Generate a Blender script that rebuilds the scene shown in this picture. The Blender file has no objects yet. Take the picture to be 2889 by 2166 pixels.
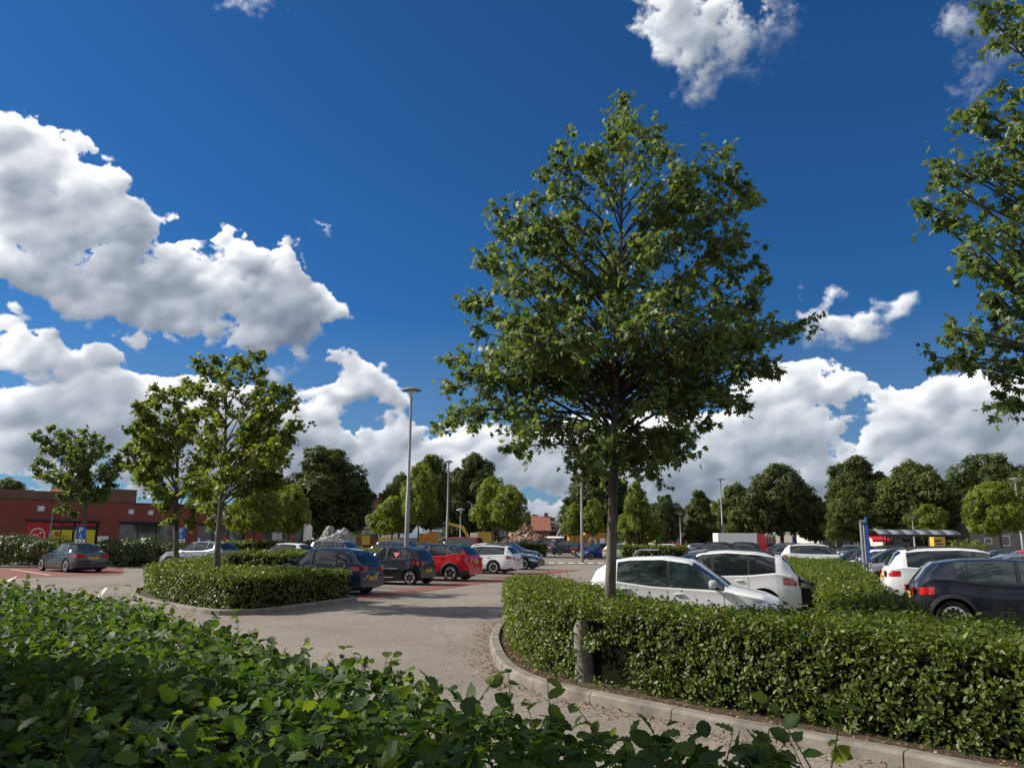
import bpy, bmesh, math, random
import numpy as np
from mathutils import Vector, Matrix, noise as mnoise

S = bpy.context.scene
COL = S.collection
PI = math.pi
R = math.radians
# ------------------------------------------------------------------ camera
CAM_H = 1.8
FPX = 2171.0            # focal length in pixels of the 2889 px wide photograph
PITCH, ROLL = R(11.38), R(0.4)
cd = bpy.data.cameras.new('camera')
cam = bpy.data.objects.new('camera', cd)
COL.objects.link(cam)
cd.sensor_width = 36.0
cd.lens = 36.0 * FPX / 2889.0
cd.clip_start, cd.clip_end = 0.1, 3000.0
cam.matrix_world = Matrix.Translation((0, 0, CAM_H)) @ Matrix.Rotation(PI / 2 + PITCH, 4, 'X') @ Matrix.Rotation(ROLL, 4, 'Z')
S.camera = cam
# ------------------------------------------------------------------ sun, exposure
SUN_EL, SUN_AZ = R(36), R(-77)      # azimuth from +Y towards +X: the sun stands to the left, a little ahead
sd = Vector((math.sin(SUN_AZ) * math.cos(SUN_EL), math.cos(SUN_AZ) * math.cos(SUN_EL), math.sin(SUN_EL)))
ld = bpy.data.lights.new('sun', 'SUN')
ld.energy = 5.0
ld.angle = R(0.53)
ld.color = (1.0, 0.93, 0.82)
sun = bpy.data.objects.new('sun', ld)
COL.objects.link(sun)
sun.rotation_euler = sd.to_track_quat('Z', 'Y').to_euler()
S.view_settings.view_transform = 'Standard'
S.view_settings.look = 'None'
S.view_settings.gamma = 1.0
S.view_settings.use_curve_mapping = False
S.view_settings.exposure = 0.62
S.cycles.max_bounces = 6
S.cycles.transparent_max_bounces = 6
S.cycles.caustics_reflective = False
S.cycles.caustics_refractive = False


def ray(x, y):
    """direction through a pixel of the 2889 x 2166 photograph"""
    u = (x - 1444.5) / FPX
    v = (1083 - y) / FPX
    c, s = math.cos(ROLL), math.sin(ROLL)
    u, v = u * c - v * s, u * s + v * c
    return Vector((u, math.cos(PITCH) - v * math.sin(PITCH), math.sin(PITCH) + v * math.cos(PITCH)))


def G(x, y, z=0.0):
    d = ray(x, y)
    t = (z - CAM_H) / d.z
    return Vector((d.x * t, d.y * t, z))


def at(x, y, Y):
    d = ray(x, y)
    t = Y / d.y
    return Vector((d.x * t, Y, CAM_H + d.z * t))


# ------------------------------------------------------------------ sky with cumulus clouds
def azel(px, py):
    d = ray(px, py).normalized()
    return math.atan2(d.x, d.y), math.asin(d.z)


class NT:
    """small helper to write node graphs as expressions"""
    def __init__(self, nt):
        self.nt = nt

    def n(self, typ, ins=(), out=0, **kw):
        nd = self.nt.nodes.new(typ)
        for k, v in kw.items():
            setattr(nd, k, v)
        for k, v in (ins.items() if isinstance(ins, dict) else enumerate(ins)):
            if v is None:
                continue
            if isinstance(v, bpy.types.NodeSocket):
                self.nt.links.new(v, nd.inputs[k])
            else:
                s = nd.inputs[k]
                try:
                    s.default_value = v
                except Exception:
                    s.default_value = (v, v, v) if isinstance(v, (int, float)) else (*v, 1.0)[:4]
        return nd.outputs[out]

    def m(self, op, *a, clamp=False):
        return self.n('ShaderNodeMath', a, operation=op, use_clamp=clamp)

    def v(self, op, *a, out=0):
        return self.n('ShaderNodeVectorMath', a, out=out, operation=op)

    def mix(self, f, a, b, blend='MIX'):
        nd = self.nt.nodes.new('ShaderNodeMix')
        nd.data_type = 'RGBA'
        nd.blend_type = blend
        for i, x in ((0, f), (6, a), (7, b)):
            if isinstance(x, bpy.types.NodeSocket):
                self.nt.links.new(x, nd.inputs[i])
            elif i == 0:
                nd.inputs[i].default_value = x
            else:
                nd.inputs[i].default_value = (*x, 1.0)[:4]
        return nd.outputs[2]

    def noise(self, vec, scale, detail=4, rough=0.55, dist=0.0, out=0, lac=2.0):
        return self.n('ShaderNodeTexNoise', {'Vector': vec, 'Scale': scale, 'Detail': detail, 'Roughness': rough, 'Distortion': dist, 'Lacunarity': lac}, out=out)

    def maprange(self, v, a, b, c=0.0, d=1.0, smooth=False):
        return self.n('ShaderNodeMapRange', {0: v, 1: a, 2: b, 3: c, 4: d}, interpolation_type='SMOOTHSTEP' if smooth else 'LINEAR')


wd = bpy.data.worlds.new('World')
S.world = wd
wd.use_nodes = True
wd.node_tree.nodes.clear()
W = NT(wd.node_tree)
sky = wd.node_tree.nodes.new('ShaderNodeTexSky')
sky.sky_type = 'NISHITA'
sky.sun_disc = False
sky.sun_elevation = SUN_EL
sky.sun_rotation = SUN_AZ
sky.air_density = 1.0
sky.dust_density = 0.25
sky.ozone_density = 4.0
gen = W.n('ShaderNodeTexCoord', out=0)
sx = W.n('ShaderNodeSeparateXYZ', [gen], 0)
sep = sx.node
az = W.m('ARCTAN2', sep.outputs[0], sep.outputs[1])
el = W.m('ARCSINE', sep.outputs[2])
P0 = W.n('ShaderNodeCombineXYZ', [az, el, 0.0])
# (x, y, rx, ry, weight, grey) in pixels of the 2212 px wide view; turned into azimuth and elevation
CL = [
 (40,400,120,105,1,0),(140,370,110,85,1,0),(215,420,95,90,1,0),(270,500,75,80,1,.5),(60,510,170,95,1,.35),(190,560,150,95,1,.9),(60,590,130,48,.9,0),
 (310,620,105,90,1,1),(430,545,95,62,1,0),(400,660,125,78,1,.6),(505,570,42,40,.8,0),(510,680,125,68,1,.8),(612,612,62,58,1,0),(650,650,85,55,1,.35),
 (715,665,55,36,.9,.1),(600,712,95,42,.9,1),(300,725,40,26,.6,0),(210,655,85,40,.8,.3),(655,770,40,24,.45,.3),(620,800,70,22,.4,.4),
 (70,780,140,40,.9,.1),(200,778,60,30,.9,0),(10,735,60,50,.9,0),(100,745,50,20,.5,0),
 (60,875,140,48,.9,.1),(230,858,120,56,1,0),(340,846,90,44,1,0),(430,870,80,66,1,0),(520,900,60,60,1,.3),(120,940,160,60,1,.3),(330,950,170,75,1,.5),
 (20,985,110,36,1,1.6),(120,1060,220,45,.9,.9),(330,1050,230,60,1,.8),(560,1000,110,70,.9,.5),(30,900,40,30,.9,.6),
 (760,795,34,42,.9,0),(800,838,70,38,.9,0),(720,850,62,30,.7,.2),(850,868,50,30,.7,.1),(655,840,40,24,.5,0),(830,905,40,26,.6,.2),
 (680,950,66,32,1,0),(640,1010,90,40,1,.7),(800,975,60,36,.9,.2),(860,945,48,32,.9,0),(960,930,80,42,.95,.1),(900,1010,130,48,1,.9),(1060,950,110,52,1,.2),
 (1180,965,130,55,1,.4),(1050,1040,200,50,1,.9),(1300,960,120,62,1,.2),(1430,940,90,60,1,.1),(1230,1060,240,60,1,.6),(780,1060,160,50,.9,.8),(750,1120,300,40,.7,.6),
 (1530,930,110,52,1,.3),(1620,900,75,62,1,0),(1700,862,75,62,1,0),(1800,832,66,54,1.05,0),(1848,845,55,45,1,.1),(1760,900,110,60,1,.5),(1905,880,70,56,1,.5),
 (1975,868,80,50,1,.2),(2060,865,85,48,1,.2),(2150,850,75,40,1,.2),(2230,850,70,50,1,.2),(1560,1010,180,60,1,.7),(1800,985,200,70,1,.4),(2050,960,220,80,1,.6),
 (2230,980,120,70,1,.5),(1450,1050,130,40,.9,.9),(1700,1070,260,50,1,.8),(2000,1070,260,50,1,.9),(2250,1060,120,50,1,.9),
 (1400,1130,500,40,.65,1.0),(2000,1140,500,40,.65,1.0),(250,1140,500,45,.7,.9),(900,1150,500,40,.6,.7),
 (590,10,110,34,.36,0),(1440,30,90,60,.55,.2),(1540,50,95,80,.55,.3),(1500,130,70,60,.42,0),(1480,190,34,70,.36,0),(1640,100,110,90,.24,.3),(1420,120,50,60,.34,0),(1690,40,90,70,.22,.3),
 (2060,30,150,60,.28,.2),(2180,90,110,90,.26,.3),(2130,180,90,60,.18,.2),
 (1760,650,40,46,.45,.2),(1790,695,66,46,.5,.4),(1830,685,50,28,.42,.2),(1890,682,60,28,.38,.2),(1940,668,44,24,.4,.2),
 (690,490,26,9,.42,0),(725,490,22,7,.4,0),(620,535,34,10,.44,0),(668,538,12,8,.4,0),
]
rl = random.Random(12)
for i in range(30):      # extra billows heaped along the bank over the horizon
    x = rl.choice([rl.uniform(-20, 640), rl.uniform(760, 2230), rl.uniform(760, 2230)])
    topy = 905 if x < 640 else (960 if x < 1450 else 900)
    y = topy + rl.random() * 170
    r = rl.uniform(38, 85)
    CL.append((x, y, r * 1.25, r * .85, .9, rl.choice([0, 0, .3, .8])))
CL = [(x * 1.306, y * 1.306, a * 1.306, b * 1.306, w, g) for x, y, a, b, w, g in CL]
CLB = []
for x, y, a, b, w, g in CL:
    c = azel(x, y)
    CLB.append((c[0], c[1], abs(azel(x + a, y)[0] - azel(x - a, y)[0]) / 2, abs(azel(x, y + b)[1] - azel(x, y - b)[1]) / 2, w, g))


def gnoise(x, y, seed):
    """gradient noise on a plane, about -1..1"""
    r = np.random.default_rng(seed)
    perm = r.permutation(4096)
    ga = r.uniform(0, 2 * math.pi, 4096).astype(np.float32)
    gx, gy = np.cos(ga), np.sin(ga)
    xi, yi = np.floor(x).astype(np.int32), np.floor(y).astype(np.int32)
    fx, fy = x - xi, y - yi
    u, v = fx * fx * fx * (fx * (fx * 6 - 15) + 10), fy * fy * fy * (fy * (fy * 6 - 15) + 10)

    def g(ix, iy, dx, dy):
        h = perm[(perm[(ix + 512) & 4095] + iy + 700) & 4095]
        return gx[h] * dx + gy[h] * dy
    n00, n10 = g(xi, yi, fx, fy), g(xi + 1, yi, fx - 1, fy)
    n01, n11 = g(xi, yi + 1, fx, fy - 1), g(xi + 1, yi + 1, fx - 1, fy - 1)
    a = n00 + u * (n10 - n00)
    b = n01 + u * (n11 - n01)
    return (a + v * (b - a)) * 1.5


def fbm(x, y, seed, octv, gain=0.5, lac=2.03, billow=False):
    out, amp, tot = 0, 1.0, 0
    for i in range(octv):
        n = gnoise(x, y, seed + i)
        if billow:
            n = np.abs(n) * 2 - 0.55
        out = out + n * amp
        tot += amp
        amp *= gain
        x, y = x * lac + 3.1, y * lac + 1.7
    return out / tot


def cloud_map(CL, W=2048, H=1088, A0=-0.68, A1=0.68, E0=-0.01, E1=0.72):
    """cover and brightness of the clouds over azimuth and elevation"""
    az = np.linspace(A0, A1, W, dtype=np.float32)[None, :] + np.zeros((H, 1), np.float32)
    el = np.linspace(E0, E1, H, dtype=np.float32)[:, None] + np.zeros((1, W), np.float32)
    s = el + 0.28
    U, V = az * 5.0, el * 6.4
    w1x, w1y = fbm(U * 1.6, V * 1.6, 10, 4), fbm(U * 1.6 + 9, V * 1.6 + 4, 20, 4)
    w2x, w2y = fbm(U * 7, V * 7, 30, 4, .55), fbm(U * 7 + 5, V * 7 + 8, 40, 4, .55)
    X = az + (w1x * 0.060 + w2x * 0.022) * s * 1.7
    Y = el + (w1y * 0.045 + w2y * 0.018) * s * 1.7
    F = np.zeros_like(az)
    T = np.zeros_like(az)
    D = np.zeros_like(az)
    Wd = np.zeros_like(az)
    for (c0, c1, ra, re, w, g) in CL:
        qx, qy = (X - c0) * (0.74 / ra), (Y - c1) * (0.74 / re)
        h = np.maximum(0, 1 - qx * qx - qy * qy)
        h2 = h * h
        F += h2 * w
        T += h2 * (-0.4 * qx + qy)
        D += h2 * g
        Wd = np.maximum(Wd, w * (h > 0.02))
    side = T / (F + 0.05)
    D = D / (F + 0.15)
    Fm = np.minimum(F, 0.74) - 0.10 * np.clip((0.13 - el) / 0.08, 0, 1)
    def blur(a, r):
        for ax in (0, 1):
            c = np.cumsum(np.concatenate([np.repeat(a.take([0], ax), r + 1, ax), a, np.repeat(a.take([-1], ax), r, ax)], ax), ax)
            n = a.shape[ax]
            a = (c.take(range(2 * r + 1, 2 * r + 1 + n), ax) - c.take(range(0, n), ax)) / (2 * r + 1)
        return a
    b_lo = fbm(U * 3.0, V * 3.0, 50, 3, .52, billow=True)
    b_hi = fbm(U * 3.0 * 8.37, V * 3.0 * 8.37, 53, 4, .56, billow=True)
    b1 = b_lo + .16 * b_hi
    n_lo = fbm(U * 1.7, V * 1.7, 60, 3, .5)
    n_hi = fbm(U * 14.0, V * 14.0, 63, 5, .58)
    gate = np.clip(F / 0.12, 0, 1)
    Ws = blur(blur(Wd, 12), 12)
    ds = Fm - 0.20 * np.clip(Ws, 0.12, 1) + gate * (b_lo * 0.56 + n_lo * 0.95) * np.clip(Ws + .1, .35, 1)
    d = ds + gate * (b_hi * .10 + n_hi * 0.13)
    dens = np.clip(ds, 0, 1.0)
    px, py = W / (A1 - A0), H / (E1 - E0)

    # light comes in from the upper left: add up what it has to pass through
    sh = np.zeros_like(d)
    db = blur(dens, 4)
    for k in range(1, 13):
        dx, dy = int(round(-0.0065 * k * px * 0.70)), int(round(0.0065 * k * py * 0.85))
        sh += np.roll(np.roll(db, -dx, 1), -dy, 0)
    light = np.exp(-sh * 0.26)

    def relief(hf, k):
        gy, gx = np.gradient(hf)
        return np.tanh((gx * .55 - gy * .85) * k)
    hgt = np.sqrt(np.clip(dens, 0, 1))
    hs = blur(hgt, 5)
    bl = blur(b_lo, 2)
    mid = fbm(U * 8.5, V * 8.5, 90, 4, .55, billow=True)
    ml = blur(mid, 1)
    rel = 0.17 * relief(hs, 24) + 0.13 * relief(blur(blur(b_lo, 9), 7) * gate, 36) + 0.035 * relief(blur(mid, 4) * gate, 12)
    big = relief(blur(fbm(U * 1.5, V * 1.5, 120, 3, .5, billow=True), 12), 60)
    edge = 0.07 + 0.20 * np.clip(.40 - side, 0, 1) + 0.50 * (1 - np.clip(Ws, 0, 1)) + .18 * n_lo + .08
    alpha = np.clip(d / np.maximum(edge, .03), 0, 1)
    alpha = alpha * alpha * (3 - 2 * alpha)
    alpha *= np.clip(0.35 + 0.65 * np.clip((Ws - .15) / .6, 0, 1) + dens * .6, 0, 1)
    br = 0.49 + 0.49 * light + rel + 0.17 * np.clip(side, -.9, .9) + .10 * big - 0.33 * blur(np.clip(D, 0, 1.3), 10) - .02 - .12 * np.clip(n_lo * 2, -1, 1) * gate
    br = blur(br, 1)
    br = br + 0.16 * (1 - np.clip(dens / .22, 0, 1))
    return alpha.astype(np.float32), np.clip(br, 0, 1).astype(np.float32)


CA, CB = cloud_map(CLB)
ch_, cw_ = CA.shape
cimg = bpy.data.images.new('cloud_field', cw_, ch_, alpha=False, float_buffer=True)
cimg.colorspace_settings.name = 'Non-Color'
buf = np.ones((ch_, cw_, 4), np.float32)
buf[..., 0], buf[..., 1], buf[..., 2] = CB, CA, 0
cimg.pixels.foreach_set(buf.ravel())
cimg.update()
tv = W.v('MULTIPLY_ADD', P0, (1 / 1.36, 1 / 0.73, 0), (0.68 / 1.36, 0.01 / 0.73, 0))
ti = wd.node_tree.nodes.new('ShaderNodeTexImage')
ti.image = cimg
ti.extension = 'CLIP'
ti.interpolation = 'Cubic'
wd.node_tree.links.new(tv, ti.inputs[0])
tis = W.n('ShaderNodeSeparateColor', [ti.outputs[0]], 0).node
# unseen broken cloud added behind and above, to whiten and lift the fill light
out1 = W.m('MAXIMUM', W.maprange(W.m('ABSOLUTE', az), 0.69, 1.0), W.maprange(el, 0.73, 0.95))
nb = W.noise(gen, 2.6, 6, 0.6)
ba = W.m('MULTIPLY', W.maprange(nb, 0.40, 0.54, smooth=True), out1)
bb = W.maprange(W.noise(gen, 5.0, 4, 0.6), 0.3, 0.7, 0.55, 1.0)
alpha = W.m('MAXIMUM', tis.outputs[1], ba)
lit = W.m('ADD', W.m('MULTIPLY', tis.outputs[0], W.m('SUBTRACT', 1.0, W.m('MINIMUM', ba, 1.0))), W.m('MULTIPLY', bb, ba))
ramp = wd.node_tree.nodes.new('ShaderNodeValToRGB')
wd.node_tree.links.new(lit, ramp.inputs[0])
cr = ramp.color_ramp
cr.elements[0].position = 0.0
cr.elements[0].color = (0.16, 0.20, 0.27, 1)
cr.elements[1].position = 1.0
cr.elements[1].color = (0.97, 0.985, 1.0, 1)
for p_, c_ in ((0.3, (0.28, 0.325, 0.39)), (0.6, (0.48, 0.52, 0.575)), (0.85, (0.76, 0.79, 0.825))):
    e = cr.elements.new(p_)
    e.color = (*c_, 1)
cloud = W.v('MULTIPLY', ramp.outputs[0], (7.3, 7.3, 7.35))
skyc = W.v('MULTIPLY', sky.outputs[0], (0.118, 0.335, 0.535))
lowhaze = W.maprange(el, 0.0, 0.28, 1.0, 0.0)
skyc = W.mix(W.m('MULTIPLY', lowhaze, 0.5), skyc, (1.9, 2.4, 3.0))
col = W.mix(alpha, skyc, cloud)
# ground side of the dome stays dull
col = W.mix(W.maprange(el, -0.02, 0.0), (1.2, 1.1, 1.0), col)
bg = W.n('ShaderNodeBackground', {'Color': col, 'Strength': 0.1})
wout = wd.node_tree.nodes.new('ShaderNodeOutputWorld')
wd.node_tree.links.new(bg, wout.inputs[0])
wd.cycles.sampling_method = 'MANUAL'
wd.cycles.sample_map_resolution = 512


# ------------------------------------------------------------------ materials
MATS = {}


def mat(name):
    m = bpy.data.materials.new(name)
    m.use_nodes = True
    m.node_tree.nodes.clear()
    MATS[name] = m
    T = NT(m.node_tree)
    out = m.node_tree.nodes.new('ShaderNodeOutputMaterial')
    return m, T, out


def bsdf(T, out, color, rough=0.5, metal=0.0, spec=0.5, coat=0.0, normal=None, extra=None):
    ins = {'Base Color': color, 'Roughness': rough, 'Metallic': metal, 'Specular IOR Level': spec, 'Coat Weight': coat, 'Coat Roughness': 0.03}
    if normal is not None:
        ins['Normal'] = normal
    if extra:
        ins.update(extra)
    b = T.n('ShaderNodeBsdfPrincipled', ins)
    T.nt.links.new(b, out.inputs[0])
    return b


def simple(name, color, rough=0.5, metal=0.0, spec=0.5, coat=0.0, var=0.0, scale=8.0, bump=0.0):
    """one even surface with a little procedural variation of tone and roughness"""
    m, T, out = mat(name)
    tc = T.n('ShaderNodeTexCoord', out=3)
    c, nrm = color, None
    if var:
        f = T.noise(tc, scale, 5, 0.6)
        lo = tuple(x * (1 - var) for x in color)
        hi = tuple(min(1, x * (1 + var)) for x in color)
        c = T.mix(T.maprange(f, 0.3, 0.7), lo, hi)
    if bump:
        nrm = T.n('ShaderNodeBump', {'Height': T.noise(tc, scale * 6, 4, 0.6), 'Strength': bump, 'Distance': 0.02})
    bsdf(T, out, c, rough, metal, spec, coat, nrm)
    return m


def leaf_mat(name, dark, mid, light, trans=0.35, rough=0.38, spec=0.45, yellow=None, veins=False):
    """leaves: each leaf carries its own random tone in the attribute tone"""
    m, T, out = mat(name)
    at_ = T.n('ShaderNodeAttribute', out=2, attribute_name='tone')
    r = m.node_tree.nodes.new('ShaderNodeValToRGB')
    T.nt.links.new(at_, r.inputs[0])
    e = r.color_ramp.elements
    e[0].position, e[0].color = 0.0, (*dark, 1)
    e[1].position, e[1].color = 1.0, (*(yellow or light), 1)
    x = e.new(0.5)
    x.color = (*mid, 1)
    x = e.new(0.88)
    x.color = (*light, 1)
    col = r.outputs[0]
    pin = {'Base Color': col, 'Roughness': rough, 'Specular IOR Level': spec}
    if veins:      # midrib and side veins, from the leaf's own coordinates
        lv = T.n('ShaderNodeAttribute', out=1, attribute_name='leafpos')
        sp_ = T.n('ShaderNodeSeparateXYZ', [lv], 0).node
        ay = T.m('ABSOLUTE', sp_.outputs[1])
        ph = T.m('MULTIPLY', T.m('SUBTRACT', sp_.outputs[0], T.m('MULTIPLY', ay, 0.75)), 62.0)
        wv = T.maprange(T.m('SINE', ph), 0.55, 1.0)
        mr = T.maprange(ay, 0.010, 0.022, 1.0, 0.0)
        vn = T.m('MAXIMUM', T.m('MULTIPLY', wv, 0.55), mr)
        col = T.mix(T.m('MULTIPLY', vn, 0.45), col, (0.10, 0.16, 0.05))
        pin['Base Color'] = col
        pin['Normal'] = T.n('ShaderNodeBump', {'Height': T.m('SUBTRACT', 1.0, vn), 'Strength': 0.5, 'Distance': 0.004})
    p = T.n('ShaderNodeBsdfPrincipled', pin)
    tcol = T.mix(1.0, col, (1.9, 1.75, 0.55), 'MULTIPLY')
    t = T.n('ShaderNodeBsdfTranslucent', {'Color': tcol})
    mx = T.n('ShaderNodeMixShader', {0: trans, 1: p, 2: t})
    T.nt.links.new(mx, out.inputs[0])
    return m


def bark_mat(name, c1, c2, scale=14.0):
    m, T, out = mat(name)
    tc = T.n('ShaderNodeTexCoord', out=3)
    v = T.v('MULTIPLY', tc, (1.0, 1.0, 0.25))
    f = T.noise(v, scale, 7, 0.65)
    g = T.noise(tc, 2.5, 4, 0.6)
    c = T.mix(T.maprange(f, 0.35, 0.65), c1, c2)
    c = T.mix(T.maprange(g, 0.5, 0.75, 0.0, 0.5), c, (0.11, 0.13, 0.07))
    nrm = T.n('ShaderNodeBump', {'Height': f, 'Strength': 0.7, 'Distance': 0.02})
    bsdf(T, out, c, 0.85, spec=0.25, normal=nrm)
    return m


M_bark = bark_mat('bark', (0.050, 0.042, 0.034), (0.155, 0.138, 0.115))
M_barkdark = bark_mat('dark_bark', (0.035, 0.028, 0.022), (0.10, 0.085, 0.07), 8)
M_twig = simple('twig', (0.10, 0.065, 0.04), 0.8, var=0.3)
M_maple = leaf_mat('maple_leaf', (0.042, 0.082, 0.030), (0.095, 0.150, 0.050), (0.155, 0.205, 0.085), 0.40, 0.48, 0.34, (0.21, 0.24, 0.12))
M_maple2 = leaf_mat('young_maple_leaf', (0.050, 0.085, 0.016), (0.110, 0.155, 0.025), (0.18, 0.215, 0.038), 0.42, 0.48, 0.30, (0.24, 0.25, 0.06))
M_near = leaf_mat('hornbeam_leaf', (0.020, 0.052, 0.014), (0.050, 0.098, 0.020), (0.115, 0.170, 0.022), 0.42, 0.52, 0.22, (0.26, 0.31, 0.03), True)
M_hedge = leaf_mat('hedge_leaf', (0.035, 0.062, 0.012), (0.095, 0.138, 0.022), (0.19, 0.225, 0.038), 0.38, 0.44, 0.30, (0.30, 0.30, 0.07))
M_far = leaf_mat('broad_tree_leaf', (0.040, 0.062, 0.018), (0.078, 0.108, 0.028), (0.125, 0.155, 0.042), 0.34, 0.55, 0.2, (0.16, 0.185, 0.055))
M_fardark = leaf_mat('dark_tree_leaf', (0.026, 0.044, 0.015), (0.052, 0.077, 0.022), (0.090, 0.118, 0.034), 0.30, 0.55, 0.2, (0.12, 0.145, 0.045))
M_lime = leaf_mat('pale_tree_leaf', (0.062, 0.092, 0.016), (0.125, 0.165, 0.026), (0.18, 0.22, 0.038), 0.40, 0.5, 0.25, (0.23, 0.26, 0.05))
M_shrub = leaf_mat('shrub_leaf', (0.022, 0.044, 0.012), (0.048, 0.078, 0.018), (0.09, 0.12, 0.03), 0.24, 0.4, 0.4, (0.14, 0.16, 0.05))
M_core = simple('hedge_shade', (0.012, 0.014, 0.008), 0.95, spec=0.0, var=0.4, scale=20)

# ------------------------------------------------------------------ scene bookkeeping


def tag(o, label=None, cat=None, group=None, kind=None):
    if label:
        o['label'] = label
    if cat:
        o['category'] = cat
    if group:
        o['group'] = group
    if kind:
        o['kind'] = kind
    return o


def empty(name, loc, rz=0.0, label=None, cat=None, group=None):
    o = bpy.data.objects.new(name, None)
    COL.objects.link(o)
    o.location = loc
    o.rotation_euler = (0, 0, rz)
    o.empty_display_size = 0.2
    return tag(o, label, cat, group)


def link(name, me, parent=None, m=None):
    o = bpy.data.objects.new(name, me)
    COL.objects.link(o)
    if parent is not None:
        o.parent = parent
    if m is not None and not me.materials:
        me.materials.append(m)
    return o


def pydata(name, vs, fs, m=None, parent=None, smooth=False, angle=None):
    me = bpy.data.meshes.new(name)
    me.from_pydata([tuple(v) for v in vs], [], fs)
    me.update()
    if smooth:
        me.shade_smooth()
        if angle:
            me.set_sharp_from_angle(angle=angle)
    return link(name, me, parent, m)


class MB:
    """mesh builder: collects simple solids and links them as ONE mesh object"""
    def __init__(self):
        self.v, self.f = [], []

    def add(self, vs, fs):
        k = len(self.v)
        self.v += [tuple(v) for v in vs]
        self.f += [tuple(k + i for i in f) for f in fs]
        return self

    def box(self, x0, x1, y0, y1, z0, z1, M=None, bev=0.0):
        if bev:
            b = min(bev, (x1 - x0) / 2.01, (y1 - y0) / 2.01, (z1 - z0) / 2.01)
            bm = bmesh.new()
            bmesh.ops.create_cube(bm, size=1.0)
            for v in bm.verts:
                v.co = Vector(((x0 + x1) / 2 + v.co.x * (x1 - x0), (y0 + y1) / 2 + v.co.y * (y1 - y0), (z0 + z1) / 2 + v.co.z * (z1 - z0)))
            bmesh.ops.bevel(bm, geom=bm.edges[:], offset=b, segments=2, profile=0.6, affect='EDGES')
            bm.verts.index_update()
            vs = [v.co.copy() for v in bm.verts]
            fs = [[v.index for v in f.verts] for f in bm.faces]
            bm.free()
        else:
            vs = [Vector(p) for p in ((x0, y0, z0), (x1, y0, z0), (x1, y1, z0), (x0, y1, z0), (x0, y0, z1), (x1, y0, z1), (x1, y1, z1), (x0, y1, z1))]
            fs = [(0, 3, 2, 1), (4, 5, 6, 7), (0, 1, 5, 4), (1, 2, 6, 5), (2, 3, 7, 6), (3, 0, 4, 7)]
        if M:
            vs = [M @ v for v in vs]
        return self.add(vs, fs)

    def tube(self, pts, rads, n=8, cap=True):
        """tapered tube along a path"""
        pts = [Vector(p) for p in pts]
        if isinstance(rads, (int, float)):
            rads = [rads] * len(pts)
        k = len(self.v)
        vs, fs = [], []
        up = Vector((0, 0, 1))
        for i, p in enumerate(pts):
            d = (pts[min(i + 1, len(pts) - 1)] - pts[max(i - 1, 0)]).normalized()
            a = d.cross(up if abs(d.z) < 0.9 else Vector((0, 1, 0))).normalized()
            b = d.cross(a)
            for j in range(n):
                t = 2 * PI * j / n
                vs.append(p + (a * math.cos(t) + b * math.sin(t)) * rads[i])
        for i in range(len(pts) - 1):
            for j in range(n):
                j2 = (j + 1) % n
                fs.append((i * n + j, i * n + j2, (i + 1) * n + j2, (i + 1) * n + j))
        if cap:
            fs.append(tuple(range(n - 1, -1, -1)))
            fs.append(tuple((len(pts) - 1) * n + j for j in range(n)))
        return self.add(vs, fs)

    def lathe(self, prof, n=24, M=None):
        """profile of (radius, z) turned about z"""
        vs, fs = [], []
        for r, z in prof:
            for j in range(n):
                t = 2 * PI * j / n
                vs.append(Vector((r * math.cos(t), r * math.sin(t), z)))
        for i in range(len(prof) - 1):
            for j in range(n):
                j2 = (j + 1) % n
                fs.append((i * n + j, i * n + j2, (i + 1) * n + j2, (i + 1) * n + j))
        fs.append(tuple(range(n - 1, -1, -1)))
        fs.append(tuple((len(prof) - 1) * n + j for j in range(n)))
        if M:
            vs = [M @ v for v in vs]
        return self.add(vs, fs)

    def prism(self, poly, z0, z1, M=None):
        n = len(poly)
        vs = [Vector((x, y, z0)) for x, y in poly] + [Vector((x, y, z1)) for x, y in poly]
        fs = [tuple(range(n - 1, -1, -1)), tuple(range(n, 2 * n))] + [(i, (i + 1) % n, n + (i + 1) % n, n + i) for i in range(n)]
        if M:
            vs = [M @ v for v in vs]
        return self.add(vs, fs)

    def build(self, name, m, parent=None, smooth=False, angle=R(35)):
        return pydata(name, self.v, self.f, m, parent, smooth, angle)


def np_mesh(name, V, tri_or_quad, m, parent=None, tone=None, smooth=False, nv=3):
    """mesh from numpy arrays: V (n,3), faces (k, nv)"""
    me = bpy.data.meshes.new(name)
    n, k = len(V), len(tri_or_quad)
    me.vertices.add(n)
    me.vertices.foreach_set('co', V.astype(np.float32).ravel())
    me.loops.add(k * nv)
    me.loops.foreach_set('vertex_index', tri_or_quad.astype(np.int32).ravel())
    me.polygons.add(k)
    me.polygons.foreach_set('loop_start', np.arange(0, k * nv, nv, dtype=np.int32))
    if smooth:
        me.polygons.foreach_set('use_smooth', np.ones(k, dtype=bool))
    me.update(calc_edges=True)
    if tone is not None:
        a = me.attributes.new('tone', 'FLOAT', 'FACE')
        a.data.foreach_set('value', tone.astype(np.float32))
    return link(name, me, parent, m)


def join(objs):
    """several meshes made into one object, keeping their materials and the tone attribute"""
    with bpy.context.temp_override(active_object=objs[0], object=objs[0], selected_objects=objs, selected_editable_objects=objs):
        bpy.ops.object.join()
    return objs[0]


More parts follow.
